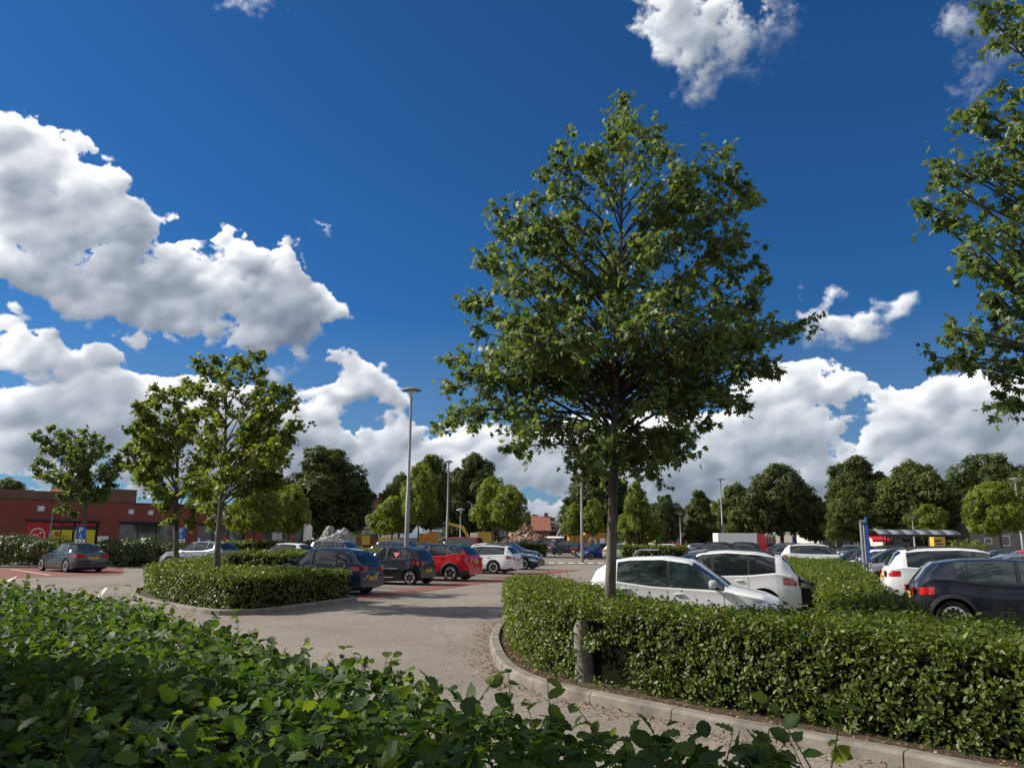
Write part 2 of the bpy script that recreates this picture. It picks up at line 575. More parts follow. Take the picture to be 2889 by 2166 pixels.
# leaf templates: x along the leaf, y across, z up; unit length
def leaf_shape(kind):
    if kind == 'beech':        # ovate leaf folded along the midrib, wavy edge
        xs = [0.0, 0.08, 0.20, 0.33, 0.46, 0.58, 0.70, 0.80, 0.89, 1.0]
        ws = [0.0, 0.17, 0.29, 0.315, 0.345, 0.30, 0.285, 0.205, 0.14, 0.0]
        V, F = [], []
        for i, (x, w) in enumerate(zip(xs, ws)):
            bend = -0.16 * (x - 0.3) ** 2
            wav = 0.030 * (1 if i % 2 else -1)
            V += [(x, 0, bend - 0.02), (x, w, bend + 0.20 * w + wav), (x, -w, bend + 0.20 * w - wav)]
        for i in range(len(xs) - 1):
            a, b = i * 3, i * 3 + 3
            F += [(a, b, b + 1), (a, b + 1, a + 1), (a, b + 2, b), (a, a + 2, b + 2)]
        return np.array(V), np.array(F)
    if kind == 'simple':       # six point ovate leaf with a fold
        V = [(0, 0, 0), (0.33, 0.27, 0.05), (0.75, 0.20, 0.02), (1, 0, -0.10), (0.75, -0.20, 0.02), (0.33, -0.27, 0.05), (0.5, 0, -0.03)]
        F = [(0, 6, 1), (1, 6, 2), (2, 6, 3), (3, 6, 4), (4, 6, 5), (5, 6, 0)]
        return np.array(V, float), np.array(F)
    if kind == 'maple':        # five pointed drooping lobes
        tips = [(0.0, 0.10, 0.0), (0.16, 0.50, -.04), (0.32, 0.22, .03), (0.70, 0.44, -.10), (0.60, 0.15, .02), (1.05, 0.0, -.16),
                (0.60, -0.15, .02), (0.70, -0.44, -.10), (0.32, -0.22, .03), (0.16, -0.50, -.04), (0.0, -0.10, 0.0)]
        V = [(0.25, 0, 0.02)] + tips
        F = [(0, i, i + 1) for i in range(1, 11)] + [(0, 11, 1)]
        F = [(a, c, b) for a, b, c in F]
        return np.array(V, float), np.array(F)
    if kind == 'spray':        # small cluster of three leaves, for trees farther off
        V, F = [], []
        for a, s, dz in ((0.0, 1.0, 0.0), (2.2, 0.85, 0.12), (-2.0, 0.8, -0.1)):
            c, sn = math.cos(a), math.sin(a)
            k = len(V)
            for x, y, z in ((0.05, 0, 0), (0.5, 0.30, 0.06), (1.0, 0, -0.12), (0.5, -0.30, 0.06)):
                V.append(((x * c - y * sn) * s, (x * sn + y * c) * s, z * s + dz * x))
            F += [(k, k + 2, k + 1), (k, k + 3, k + 2)]
        return np.array(V, float), np.array(F)


def frames(N, rng, normal, spread, droop=0.0, dirs=None):
    """random leaf frames: leaf normal near 'normal' (n,3), leaf axis random in its plane (or near dirs)"""
    nrm = normal + rng.normal(0, spread, (N, 3))
    nrm /= np.linalg.norm(nrm, axis=1)[:, None] + 1e-9
    ax = rng.normal(0, 1, (N, 3)) if dirs is None else dirs + rng.normal(0, 0.55, (N, 3))
    ax[:, 2] -= droop
    ax -= nrm * np.sum(ax * nrm, axis=1)[:, None]
    ax /= np.linalg.norm(ax, axis=1)[:, None] + 1e-9
    b = np.cross(nrm, ax)
    return ax, b, nrm


def leaves(name, P, frame, size, kind, m, parent=None, tone=None, rng=None, smooth=False):
    V0, F0 = leaf_shape(kind)
    N, k = len(P), len(V0)
    if N == 0:
        return None
    ax, b, nr = frame
    s = size[:, None, None]
    V = P[:, None, :] + s * (V0[None, :, 0:1] * ax[:, None, :] + V0[None, :, 1:2] * b[:, None, :] + V0[None, :, 2:3] * nr[:, None, :])
    F = (F0[None, :, :] + (np.arange(N) * k)[:, None, None]).reshape(-1, 3)
    t = np.repeat(tone if tone is not None else rng.random(N), len(F0))
    o = np_mesh(name, V.reshape(-1, 3), F, m, parent, t, smooth)
    if kind == 'beech':
        a = o.data.attributes.new('leafpos', 'FLOAT_VECTOR', 'POINT')
        a.data.foreach_set('vector', np.tile(V0, (N, 1)).astype(np.float32).ravel())
    return o


# ------------------------------------------------------------------ trees
def curve_pts(a, c, b, n):
    return [(a * (1 - t) ** 2 + c * 2 * t * (1 - t) + b * t * t) for t in [i / (n - 1) for i in range(n)]]


def detailed_tree(name, trunk, r0, tips, seed, leaf_len, kind, m, label, cat='tree', group=None, bark=None, twigs=9, per=11, crown_base=2.0, droop=0.9, spread=0.55, rmin=0.010):
    """a tree grown from its skeleton: trunk path, one limb to every tip, twigs and single leaves on each"""
    rnd = random.Random(seed)
    rng = np.random.default_rng(seed)
    base = Vector(trunk[0])
    root = empty(name, base, 0, label, cat, group)
    L = lambda p: Vector(p) - base
    wood = MB()
    tp = [L(p) for p in trunk]
    top = tp[-1].z
    rad = [r0 * (1.25 if i == 0 else 1.0) * max(0.12, (1 - (p.z / top) ** 1.1 * 0.93)) for i, p in enumerate(tp)]
    trunkmb = MB().tube(tp, rad, 12)

    def on_trunk(z):
        for i in range(len(tp) - 1):
            if tp[i].z <= z <= tp[i + 1].z:
                t = (z - tp[i].z) / (tp[i + 1].z - tp[i].z)
                return tp[i].lerp(tp[i + 1], t), rad[i] * (1 - t) + rad[i + 1] * t
        return (tp[-1], rad[-1]) if z > top else (tp[0], rad[0])
    P, Dn = [], []
    br = MB()

    def leafy(path, n_tw, tw_len, dens):
        ln = len(path)
        for _ in range(n_tw):
            t = rnd.uniform(0.28, 1.0) ** 0.8
            i = min(int(t * (ln - 1)), ln - 2)
            p = path[i].lerp(path[i + 1], t * (ln - 1) - i)
            d = (path[i + 1] - path[i]).normalized()
            d2 = (d * 0.7 + Vector((rnd.gauss(0, .7), rnd.gauss(0, .7), rnd.gauss(0.05, .5)))).normalized()
            tl = tw_len * rnd.uniform(0.5, 1.15) * (1.15 - 0.5 * t)
            q = p + d2 * tl
            mid = p.lerp(q, .5) + Vector((0, 0, 0.06 * tl))
            br.tube([p, mid, q], [rmin * .5, rmin * .4, rmin * .2], 4, False)
            for j in range(dens):
                u = rnd.uniform(0.15, 1.08)
                c = p.lerp(q, u) + Vector((rnd.gauss(0, .05), rnd.gauss(0, .05), rnd.gauss(-.02, .05))) * (tl / 0.4)
                P.append(c)
                Dn.append(d2 * 0.5 + Vector((rnd.gauss(0, .6), rnd.gauss(0, .6), 0)))
    for tip in tips:
        t = L(tip)
        q = Vector((t.x, t.y, 0)) - Vector((tp[-1].x, tp[-1].y, 0)) * min(1, t.z / top)
        hor = q.length
        za = max(crown_base * rnd.uniform(0.96, 1.28), min(t.z - 0.3 - hor * rnd.uniform(0.5, 0.95), top * 0.97))
        if t.z < za:
            za = max(0.85 * crown_base, min(za, t.z + rnd.uniform(0.0, .35)))
        a, ra = on_trunk(za)
        ctrl = a.lerp(t, 0.5) + Vector((0, 0, 0.10 * hor + 0.06 * (t.z - a.z))) + Vector((rnd.gauss(0, .1), rnd.gauss(0, .1), 0)) * hor * .5
        path = curve_pts(a, ctrl, t, 7)
        ln = (t - a).length
        r1 = min(ra * 0.45, 0.006 + 0.0065 * ln)
        wood.tube(path, [r1 * (1 - 0.8 * i / 6) + rmin * .3 for i in range(7)], 6, False)
        leafy(path, max(4, int(twigs * ln / 2.0)), 0.55, per)
        leafy(path[-2:] , 4, 0.32, per)
    leafy(tp[-3:], twigs, 0.45, per)
    trunkmb.build('trunk', bark or M_bark, root, True, None)
    wood.build('branchwork_or_core', M_barkdark, root, True, None)
    crown_p = np.array([tuple(p) for p in P])
    N = len(P)
    D = np.array([tuple(d) for d in Dn])
    nr = np.tile(np.array([[-0.15, -0.12, 0.34]]), (N, 1)) + 0.45 * (crown_p - crown_p.mean(0)) / (np.abs(crown_p).max() + 1e-6)
    fr = frames(N, rng, nr, spread, droop, D)
    cr = leaves('crown', crown_p, fr, leaf_len * rng.uniform(0.6, 1.15, N), kind, m, root, rng.beta(2.0, 2.4, N), rng)
    join([cr, br.build('twigs', M_twig, root)])
    return root


def crown_mesh(seed, blobs, n, size, kind='spray'):
    """leaf sprays spread over the shells and through the volume of overlapping lobes; returns arrays"""
    rng = np.random.default_rng(seed)
    vol = np.array([b[3] * b[4] * b[5] for b in blobs]) ** (2 / 3)
    cnt = np.maximum(1, (n * vol / vol.sum()).astype(int))
    Ps, Ns, Ts = [], [], []
    for b, c in zip(blobs, cnt):
        Ts.append(np.full(c, rng.normal(0, .13)))
        d = rng.normal(0, 1, (c, 3))
        d /= np.linalg.norm(d, axis=1)[:, None]
        ph = rng.uniform(0, 6.28, 6)
        lump = np.sin(d[:, 0] * 5.3 + ph[0]) * np.sin(d[:, 1] * 5.9 + ph[1]) + 0.7 * np.sin(d[:, 2] * 9.7 + ph[2]) * np.sin(d[:, 0] * 10.3 + ph[3]) + .5 * np.sin(d[:, 1] * 17 + ph[4]) * np.sin(d[:, 2] * 15 + ph[5])
        r = 1.0 + 0.17 * lump - np.abs(rng.normal(0, 0.22, c)) + np.abs(rng.normal(0, 0.09, c)) ** 1.0
        r = np.clip(r, 0.15, 1.45)
        Ps.append(np.array(b[:3]) + d * r[:, None] * np.array(b[3:6]))
        Ns.append(d)
    P, Nn = np.concatenate(Ps), np.concatenate(Ns)
    # drop sprays buried deep inside other lobes
    keep = np.ones(len(P), bool)
    for b in blobs:
        q = (P - np.array(b[:3])) / np.array(b[3:6])
        keep &= np.sum(q * q, axis=1) > 0.42
    crown_mesh.tone = np.concatenate(Ts)[keep]
    return P[keep], Nn[keep], rng


def lobes(seed, shape, w, h, zb, n=32):
    """lobe layout of a crown: w wide, from zb up to h"""
    rnd = random.Random(seed)
    out = []
    H = h - zb
    for i in range(n):
        t = (i + 0.5) / n
        t = min(0.97, max(0.03, t + rnd.gauss(0, .04)))
        if shape == 'round':
            env = math.sqrt(max(0.02, 1 - (2 * t - 0.95) ** 2))
        elif shape == 'cone':
            env = (1 - t) ** 0.75 * 1.0 + 0.10 if t > 0.18 else 0.55 + 2 * t
        else:              # dome: broad below, round above
            env = math.sqrt(max(0.02, 1 - t ** 2.2)) * (0.72 + 0.28 * min(1, t * 4))
        a = i * 2.39996 + rnd.gauss(0, .3)
        rr = w / 2
        rad = rr * (0.29 if shape != 'cone' else 0.24) * rnd.uniform(0.6, 1.35) * (0.55 + 0.45 * env)
        dist = max(0, rr * env - rad * 0.8) * rnd.uniform(0.6, 1.15)
        z = zb + t * H
        z = min(max(z, zb + rad * .5), h - rad * .6)
        out.append((dist * math.cos(a), dist * math.sin(a), z, rad, rad, rad * rnd.uniform(0.65, 0.95)))
    for b in list(out):      # small uneven sprays that break the outline
        for _ in range(2):
            d = Vector((rnd.gauss(0, 1), rnd.gauss(0, 1), rnd.gauss(.2, .8))).normalized()
            r_ = rr * rnd.uniform(.06, .12)
            out.append((b[0] + d.x * b[3] * 1.02, b[1] + d.y * b[3] * 1.02, max(zb, b[2] + d.z * b[5] * 1.05), r_, r_, r_ * rnd.uniform(.6, 1.2)))
    out.append((0, 0, zb + H * .45, rr * .5, rr * .5, H * .38))
    return out


TREE_PROTO = {}


def tree_proto(key, shape, w, h, zb, n, size, m, seed, r_trunk=0.2, bark=None):
    bl = lobes(seed, shape, w, h, zb)
    P, Nn, rng = crown_mesh(seed, bl, n, size)
    fr = frames(len(P), rng, Nn + np.array([0, 0, .5]), 0.55, 0.25)
    V0, F0 = leaf_shape('spray')
    root = empty('tree', (0, 0, 0))
    clump = rng.random(len(bl))
    tone = np.clip(rng.beta(2.2, 2.6, len(P)) + crown_mesh.tone, 0, 1)
    leaves('crown', P, fr, size * rng.uniform(0.6, 1.3, len(P)), 'spray', m, root, tone, rng)
    wood = MB()
    rnd = random.Random(seed)
    top = zb + (h - zb) * 0.7
    wood.tube([(0, 0, 0), (0.02 * h * rnd.uniform(-1, 1), 0, zb), (0, 0.02 * h * rnd.uniform(-1, 1), top)], [r_trunk * 1.15, r_trunk * .85, r_trunk * .2], 8)
    for b in bl[:32:2]:
        z0 = max(zb * .9, b[2] - (h - zb) * .3)
        wood.tube([(0, 0, z0), (b[0] * .5, b[1] * .5, (z0 + b[2]) / 2 - .05), (b[0], b[1], b[2])], [r_trunk * .4, r_trunk * .22, r_trunk * .06], 5, False)
    wood.build('trunk', bark or M_barkdark, root, True, None)
    TREE_PROTO[key] = [root, w, h, False]
    return root


def copy_tree(o, parent=None):
    c = o.copy()
    COL.objects.link(c)
    c.parent = parent
    for ch in list(o.children):
        copy_tree(ch, c)
    return c


def plant_tree(key, loc, w, h, rz, name, label, group=None):
    p = TREE_PROTO[key]
    if not p[3]:
        o = p[0]
        p[3] = True
    else:
        o = copy_tree(p[0])
    o.name = name
    o.location = loc
    o.rotation_euler = (0, 0, rz)
    o.scale = (w / p[1], w / p[1], h / p[2])
    for k in ('label', 'group'):
        if k in o:
            del o[k]
    tag(o, label, 'tree', group)
    return o


# ------------------------------------------------------------------ hedges
def poly_area(p):
    return 0.5 * sum(p[i][0] * p[(i + 1) % len(p)][1] - p[(i + 1) % len(p)][0] * p[i][1] for i in range(len(p)))


def inside(poly, X, Y):
    c = np.zeros(len(X), bool)
    n = len(poly)
    for i in range(n):
        x0, y0 = poly[i]
        x1, y1 = poly[(i + 1) % n]
        cond = ((y0 > Y) != (y1 > Y)) & (X < (x1 - x0) * (Y - y0) / (y1 - y0 + 1e-12) + x0)
        c ^= cond
    return c


def edge_dist(poly, X, Y):
    d = np.full(len(X), 1e9)
    for i in range(len(poly)):
        x0, y0 = poly[i]
        x1, y1 = poly[(i + 1) % len(poly)]
        L2 = (x1 - x0) ** 2 + (y1 - y0) ** 2 + 1e-12
        t = np.clip(((X - x0) * (x1 - x0) + (Y - y0) * (y1 - y0)) / L2, 0, 1)
        d = np.minimum(d, np.hypot(X - x0 - t * (x1 - x0), Y - y0 - t * (y1 - y0)))
    return d


def vnoise(X, Y, s, seed=0):
    """cheap smooth noise in numpy"""
    r = np.random.default_rng(seed)
    out = np.zeros(len(X))
    for k in range(6):
        a = r.uniform(0, 2 * PI)
        f = s * r.uniform(0.6, 1.8)
        out += np.sin((X * math.cos(a) + Y * math.sin(a)) * f + r.uniform(0, 6.28)) / 6 * 1.6
    return out


def hedge(name, poly, h, leaf, density, m, label, kind='simple', seed=1, skip=None, sprigs=0, side_skip=None, group=None, rough=0.05, core_in=0.13, zfun=None, cat='hedge', lean=0.0):
    """clipped hedge: a solid core coloured dark as inner shade and several layers of single leaves over top and sides"""
    if poly_area(poly) < 0:
        poly = poly[::-1]
    rng = np.random.default_rng(seed)
    cx = sum(p[0] for p in poly) / len(poly)
    cy = sum(p[1] for p in poly) / len(poly)
    root = empty(name, (cx, cy, 0), 0, label, cat, group)
    zf = zfun or (lambda X, Y: np.full(len(X), h))
    Ps, Ns = [], []
    # top
    xs, ys = [p[0] for p in poly], [p[1] for p in poly]
    A = abs(poly_area(poly))
    bb = (max(xs) - min(xs)) * (max(ys) - min(ys))
    dens = density if callable(density) else (lambda X, Y: np.full(len(X), float(density)))
    dm = max(dens(np.array(xs), np.array(ys)).max(), dens(np.array([cx]), np.array([cy])).max())
    n = int(bb * dm)
    X, Y = rng.uniform(min(xs), max(xs), n), rng.uniform(min(ys), max(ys), n)
    k = inside(poly, X, Y) & (rng.random(n) < dens(X, Y) / dm)
    X, Y = X[k], Y[k]
    ed = edge_dist(poly, X, Y)
    zt = zf(X, Y) + vnoise(X, Y, 3.0, seed) * rough + vnoise(X, Y, 11.0, seed + 1) * rough * .6
    rnd_e = 0.10 * np.clip(1 - ed / 0.14, 0, 1) ** 2
    Z = zt - rnd_e - rng.random(len(X)) ** 1.6 * 0.13 + rng.random(len(X)) ** 8 * 0.10
    Ps.append(np.stack([X, Y, Z], 1))
    Ns.append(np.tile([0, 0, 1.0], (len(X), 1)))
    # sides
    for i in range(len(poly)):
        if side_skip and i in side_skip:
            continue
        a, b = np.array(poly[i]), np.array(poly[(i + 1) % len(poly)])
        d = b - a
        ln = np.linalg.norm(d)
        nv = np.array([d[1], -d[0]]) / ln
        mid = (a + b) / 2
        dd = dens(np.array([mid[0]]), np.array([mid[1]]))[0]
        n = int(ln * h * dd * 1.05)
        t = rng.random(n)
        z = rng.random(n) ** 0.92
        X, Y = a[0] + d[0] * t, a[1] + d[1] * t
        zz = 0.05 + z * (zf(X, Y) - 0.06)
        wob = vnoise(X + Y * .7, zz * 1.4, 4.0, seed + 3) * rough + vnoise(X - Y, zz * 1.5, 13.0, seed + 4) * rough * .6
        dep = wob - rng.random(n) ** 1.25 * 0.17 + rng.random(n) ** 8 * 0.07 - lean * (1 - z) ** 2
        X, Y = X + nv[0] * dep, Y + nv[1] * dep
        Ps.append(np.stack([X, Y, zz], 1))
        Ns.append(np.tile([nv[0], nv[1], 0.25], (n, 1)))
    P, Nn = np.concatenate(Ps), np.concatenate(Ns)
    # leaves grow in tufts, with thin dark places between them
    tuft = vnoise(P[:, 0] * 1.0 + P[:, 2] * .6, P[:, 1] + P[:, 2] * 1.1, 17.0, seed + 9) + .7 * vnoise(P[:, 0] - P[:, 2], P[:, 1] * .8 + P[:, 2] * .9, 31.0, seed + 12)
    vert = Nn[:, 2] < .9
    k = rng.random(len(P)) < np.where(vert, np.clip(.62 + .75 * tuft, .10, 1), np.clip(.8 + .5 * tuft, .3, 1))
    P, Nn = P[k], Nn[k]
    if skip is not None:
        k = ~skip(P)
        P, Nn = P[k], Nn[k]
    P[:, 0] -= cx
    P[:, 1] -= cy
    N = len(P)
    fr = frames(N, rng, Nn, 0.55, 0.15)
    dist = np.hypot(P[:, 0] + cx, P[:, 1] + cy)
    leaves('foliage', P, fr, leaf * rng.uniform(0.4, 1.25, N), kind, m, root, rng.beta(1.5, 2.7, N), rng, smooth=False)
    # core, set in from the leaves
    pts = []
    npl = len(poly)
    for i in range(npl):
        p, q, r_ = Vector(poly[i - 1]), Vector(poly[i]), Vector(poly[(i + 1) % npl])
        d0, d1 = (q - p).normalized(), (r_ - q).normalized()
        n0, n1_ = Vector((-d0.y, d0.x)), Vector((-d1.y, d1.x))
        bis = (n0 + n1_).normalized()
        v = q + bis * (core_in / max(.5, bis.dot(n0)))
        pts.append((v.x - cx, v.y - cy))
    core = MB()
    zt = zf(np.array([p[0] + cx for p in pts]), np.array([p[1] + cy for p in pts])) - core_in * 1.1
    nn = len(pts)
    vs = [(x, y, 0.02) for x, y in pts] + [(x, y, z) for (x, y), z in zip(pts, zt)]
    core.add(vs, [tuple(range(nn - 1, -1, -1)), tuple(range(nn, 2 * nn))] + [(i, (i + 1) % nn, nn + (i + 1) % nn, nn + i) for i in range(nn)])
    core.build('branchwork_or_core', M_core, root)  # solid block, its near-black colour paints the shade inside the hedge
    return root


def sprig_tube(mb, p, q):
    mid = p.lerp(q, .55) + Vector((0, 0, .01))
    mb.tube([p, mid, q], [.0022, .0018, .001], 4, False)


def shoots(parent, base_pts, seed, leaf, m, length=(0.12, 0.3), nl=(4, 8), kind='beech'):
    """young shoots that stand up out of a clipped hedge"""
    rnd = random.Random(seed)
    rng = np.random.default_rng(seed)
    o = Vector(parent.location)
    mb, P, D = MB(), [], []
    for b in base_pts:
        b = Vector(b) - o
        ln = rnd.uniform(*length)
        d = Vector((rnd.gauss(0, .55), rnd.gauss(0, .45), 1)).normalized()
        q = b + d * ln
        sprig_tube(mb, b, q)
        k = rnd.randint(*nl)
        for j in range(k):
            t = (j + 1) / k
            P.append(b.lerp(q, t))
            a = rnd.uniform(0, 6.28)
            D.append((math.cos(a), math.sin(a), 0.35))
    P, D = np.array([tuple(p) for p in P]), np.array(D)
    N = len(P)
    nr = np.tile([0, -0.25, 0.8], (N, 1))
    fr = frames(N, rng, nr, 0.4, 0.1, D)
    lv = leaves('shoot_leaves', P, fr, leaf * rng.uniform(0.55, 1.1, N), kind, m, parent, rng.beta(2.5, 1.8, N), rng)
    fo = [c for c in parent.children if c.name.startswith('foliage')][0]
    join([fo, lv, mb.build('shoots', M_twig, parent)])


# ------------------------------------------------------------------ ground, road, bays, kerbs
def structure(o):
    o['kind'] = 'structure'
    return o


def ground_mat(name, base, agg, sc, patch=0.25, rough=0.9, stain=(0.10, 0.085, 0.07), bump=0.35):
    m, T, out = mat(name)
    tc = T.n('ShaderNodeTexCoord', out=3)
    v = T.n('ShaderNodeTexVoronoi', {'Vector': tc, 'Scale': sc, 'Randomness': 1.0}, out=1)
    hs = T.n('ShaderNodeSeparateXYZ', [v], 0)
    f = T.noise(tc, sc * .35, 5, 0.7)
    g = T.noise(tc, 0.35, 6, 0.6)
    g2 = T.noise(tc, 2.2, 6, 0.65)
    c = T.mix(hs, tuple(x * .62 for x in base), agg)
    c = T.mix(T.maprange(f, 0.35, 0.65, 0.0, 0.6), c, base)
    c = T.mix(T.maprange(g, 0.35, 0.72, 0.0, patch), c, stain)
    c = T.mix(T.maprange(g2, 0.55, 0.8, 0.0, 0.35), c, stain)
    # thin cracks
    ck = T.n('ShaderNodeTexVoronoi', {'Vector': T.v('ADD', tc, T.v('MULTIPLY', T.noise(tc, 1.5, 3, .6, out=1), (0.8, 0.8, 0))), 'Scale': 0.22}, feature='DISTANCE_TO_EDGE')
    ckf = T.maprange(ck, 0.0, 0.004, 0.5, 0.0)
    c = T.mix(ckf, c, tuple(x * .4 for x in base))
    nrm = T.n('ShaderNodeBump', {'Height': hs, 'Strength': bump, 'Distance': 0.01})
    bsdf(T, out, c, rough, spec=0.2, normal=nrm)
    return m


def paver_mat(name, c1, c2, c3, bw=0.21, bh=0.105, mortar=(0.05, 0.045, 0.04), rz=0.0, ms=0.008):
    m, T, out = mat(name)
    tc = T.n('ShaderNodeTexCoord', out=3)
    mp = T.n('ShaderNodeMapping', {'Vector': tc, 'Rotation': (0, 0, rz)})
    nd = m.node_tree.nodes.new('ShaderNodeTexBrick')
    T.nt.links.new(mp, nd.inputs['Vector'])
    nd.inputs['Scale'].default_value = 1.0
    nd.inputs['Brick Width'].default_value = bw
    nd.inputs['Row Height'].default_value = bh
    nd.inputs['Mortar Size'].default_value = ms
    nd.inputs['Color1'].default_value = (*c1, 1)
    nd.inputs['Color2'].default_value = (*c2, 1)
    nd.inputs['Mortar'].default_value = (*mortar, 1)
    g = T.noise(tc, 0.9, 6, 0.65)
    c = T.mix(T.maprange(g, 0.35, 0.7, 0.0, 0.55), nd.outputs[0], c3)
    bsdf(T, out, c, 0.9, spec=0.2)
    return m


AD = Vector((0.34, 0.94, 0)).normalized()     # along the parking aisle
BD = Vector((0.94, -0.34, 0)).normalized()    # across it
ARZ = math.atan2(AD.y, AD.x)

M_road = ground_mat('road_aggregate', (0.180, 0.158, 0.136), (0.33, 0.29, 0.25), 48.0, patch=0.55)
M_grey = paver_mat('grey_pavers', (0.155, 0.140, 0.130), (0.20, 0.18, 0.165), (0.12, 0.105, 0.095), rz=-ARZ)
M_red = paver_mat('red_pavers', (0.185, 0.066, 0.048), (0.235, 0.090, 0.066), (0.13, 0.062, 0.050), rz=-ARZ)
M_soil = ground_mat('soil', (0.055, 0.040, 0.028), (0.12, 0.085, 0.055), 30.0, patch=0.4, stain=(0.03, 0.022, 0.016))
M_land = ground_mat('far_ground', (0.23, 0.20, 0.17), (0.30, 0.27, 0.23), 3.0)
M_kerb = simple('kerb_concrete', (0.175, 0.16, 0.138), 0.9, spec=0.2, var=0.4, scale=3.0, bump=0.25)
M_white = simple('white_marking', (0.62, 0.60, 0.55), 0.8, spec=0.2, var=0.25, scale=5.0)

g = MB()
g.add([(-900, -40, 0), (900, -40, 0), (900, 1500, 0), (-900, 1500, 0)], [(0, 1, 2, 3)])
structure(g.build('ground', M_road))


def sheet(name, pts, z, m):
    return structure(pydata(name, [(x, y, z) for x, y in pts], [tuple(range(len(pts)))], m))


def ab(o, a, b):
    """point reached from o by a metres along the aisle and b across it"""
    p = Vector((o[0], o[1], 0)) + AD * a + BD * b
    return (p.x, p.y)


# bays of the row left of the aisle: grey pavers, red band and red lines between bays
O1 = (-4.35, 23.7)
sheet('parking_bays', [ab(O1, 0, -5.2), ab(O1, 0, 0), ab(O1, 25.2, 0), ab(O1, 25.2, -5.2)], 0.004, M_grey)
sheet('bay_band', [ab(O1, -.05, -1.15), ab(O1, -.05, .02), ab(O1, 25.2, .02), ab(O1, 25.2, -1.15)], 0.008, M_red)
mb = MB()
for i in range(11):
    a = i * 2.52
    mb.add([(*ab(O1, a - .17, -5.2), 0), (*ab(O1, a - .17, -1.15), 0), (*ab(O1, a + .17, -1.15), 0), (*ab(O1, a + .17, -5.2), 0)], [(0, 1, 2, 3)])
mb.v = [(x, y, 0.012) for x, y, z in mb.v]
structure(mb.build('bay_lines', M_red))
# bays on the right of the aisle
O2 = (5.2, 9.9)
sheet('parking_bays', [ab(O2, 3.5, -4.4), ab(O2, 3.5, 1.0), ab(O2, 42, 1.0), ab(O2, 42, -4.4)], 0.004, M_grey)
sheet('bay_band', [ab(O2, 3.5, -4.9), ab(O2, 3.5, -4.38), ab(O2, 42, -4.38), ab(O2, 42, -4.9)], 0.008, M_red)
sheet('parking_bays', [ab((6.6, 12), 0, 1.2), ab((6.6, 12), 0, 7), ab((6.6, 12), 40, 7), ab((6.6, 12), 40, 1.2)], 0.004, M_grey)
# bay under the dark saloon on the left
q = [G(-250, 1640), G(345, 1621), G(350, 1600), G(-250, 1606)]
sheet('parking_bays', [(p.x, p.y) for p in q], 0.004, M_red)
for x0, y0, x1, y1 in ((30, 1605, 140, 1622), (45, 1627, 20, 1640), (292, 1668, 276, 1688), (300, 1658, 292, 1668)):
    p, q2 = G(x0, y0), G(x1, y1)
    d = (q2 - p).normalized()
    nn = Vector((-d.y, d.x, 0)) * .05
    sheet('road_marking', [(v.x, v.y) for v in (p - nn, q2 - nn, q2 + nn, p + nn)], 0.009, M_white)
dp = G(335, 1694)
gl = MB()
for i in range(7):
    gl.box(-.24 + i * .07, -.21 + i * .07, -.2, .2, .008, .014)
gl.box(-.28, .28, -.24, .24, -.02, .008)
o = gl.build('drain_cover', simple('iron', (0.05, 0.045, 0.04), 0.7, metal=.3, var=.3))
o.location = (dp.x, dp.y, 0)
tag(o, 'dark iron drain cover in the road at the left end of the island kerb', 'drain cover')
# speed hump with white teeth across the aisle
hp = MB()
hp.box(0.2, 8.6, 58.5, 60.6, -0.05, 0.05, None, 0.03)
structure(hp.build('speed_hump', M_grey))
ht = MB()
for i in range(11):
    x = 0.5 + i * .74
    ht.add([(x, 58.65, .056), (x + .62, 58.65, .056), (x + .50, 60.3, .056), (x + .25, 60.3, .056)], [(0, 1, 2, 3)])
structure(ht.build('road_marking', M_white))


def resample(poly, step):
    out = []
    for i in range(len(poly) - 1):
        a, b = Vector((*poly[i], 0)), Vector((*poly[i + 1], 0))
        n = max(1, int((b - a).length / step))
        out += [a.lerp(b, t / n) for t in range(n)]
    out.append(Vector((*poly[-1], 0)))
    return out


def smooth_path(poly, it=2):
    p = [Vector((*q, 0)) for q in poly]
    for _ in range(it):
        q = [p[0]]
        for i in range(len(p) - 1):
            q += [p[i].lerp(p[i + 1], .25), p[i].lerp(p[i + 1], .75)]
        q.append(p[-1])
        p = q
    return [(v.x, v.y) for v in p]


def kerb(poly, w=0.16, h=0.125, block=1.0, name='kerb'):
    """kerb stones laid end to end with fine joints; the path is the road-side edge, stones lie to its left"""
    pts = resample(smooth_path(poly), 0.125)
    mb = MB()
    prof = [(0, -0.02), (0.012, h - .03), (0.035, h), (w, h), (w, -0.02)]
    run, k = [], 0
    acc = 0.0
    seg = [pts[0]]
    blocks = []
    for i in range(1, len(pts)):
        seg.append(pts[i])
        acc += (pts[i] - pts[i - 1]).length
        if acc >= block or i == len(pts) - 1:
            if len(seg) > 1:
                blocks.append(seg)
            seg = [pts[i]]
            acc = 0
    for sgm in blocks:
        vs, fs = [], []
        m_ = len(prof)
        for i, p in enumerate(sgm):
            d = (sgm[min(i + 1, len(sgm) - 1)] - sgm[max(i - 1, 0)]).normalized()
            nn = Vector((-d.y, d.x, 0))
            pp = p + d * (0.006 if i == 0 else (-0.006 if i == len(sgm) - 1 else 0))
            for a, z in prof:
                q = pp + nn * a
                vs.append((q.x, q.y, z))
        for i in range(len(sgm) - 1):
            for j in range(m_ - 1):
                fs.append((i * m_ + j, i * m_ + j + 1, (i + 1) * m_ + j + 1, (i + 1) * m_ + j))
        fs.append(tuple(range(m_)))
        fs.append(tuple((len(sgm) - 1) * m_ + j for j in range(m_ - 1, -1, -1)))
        mb.add(vs, fs)
    return structure(mb.build(name, M_kerb))


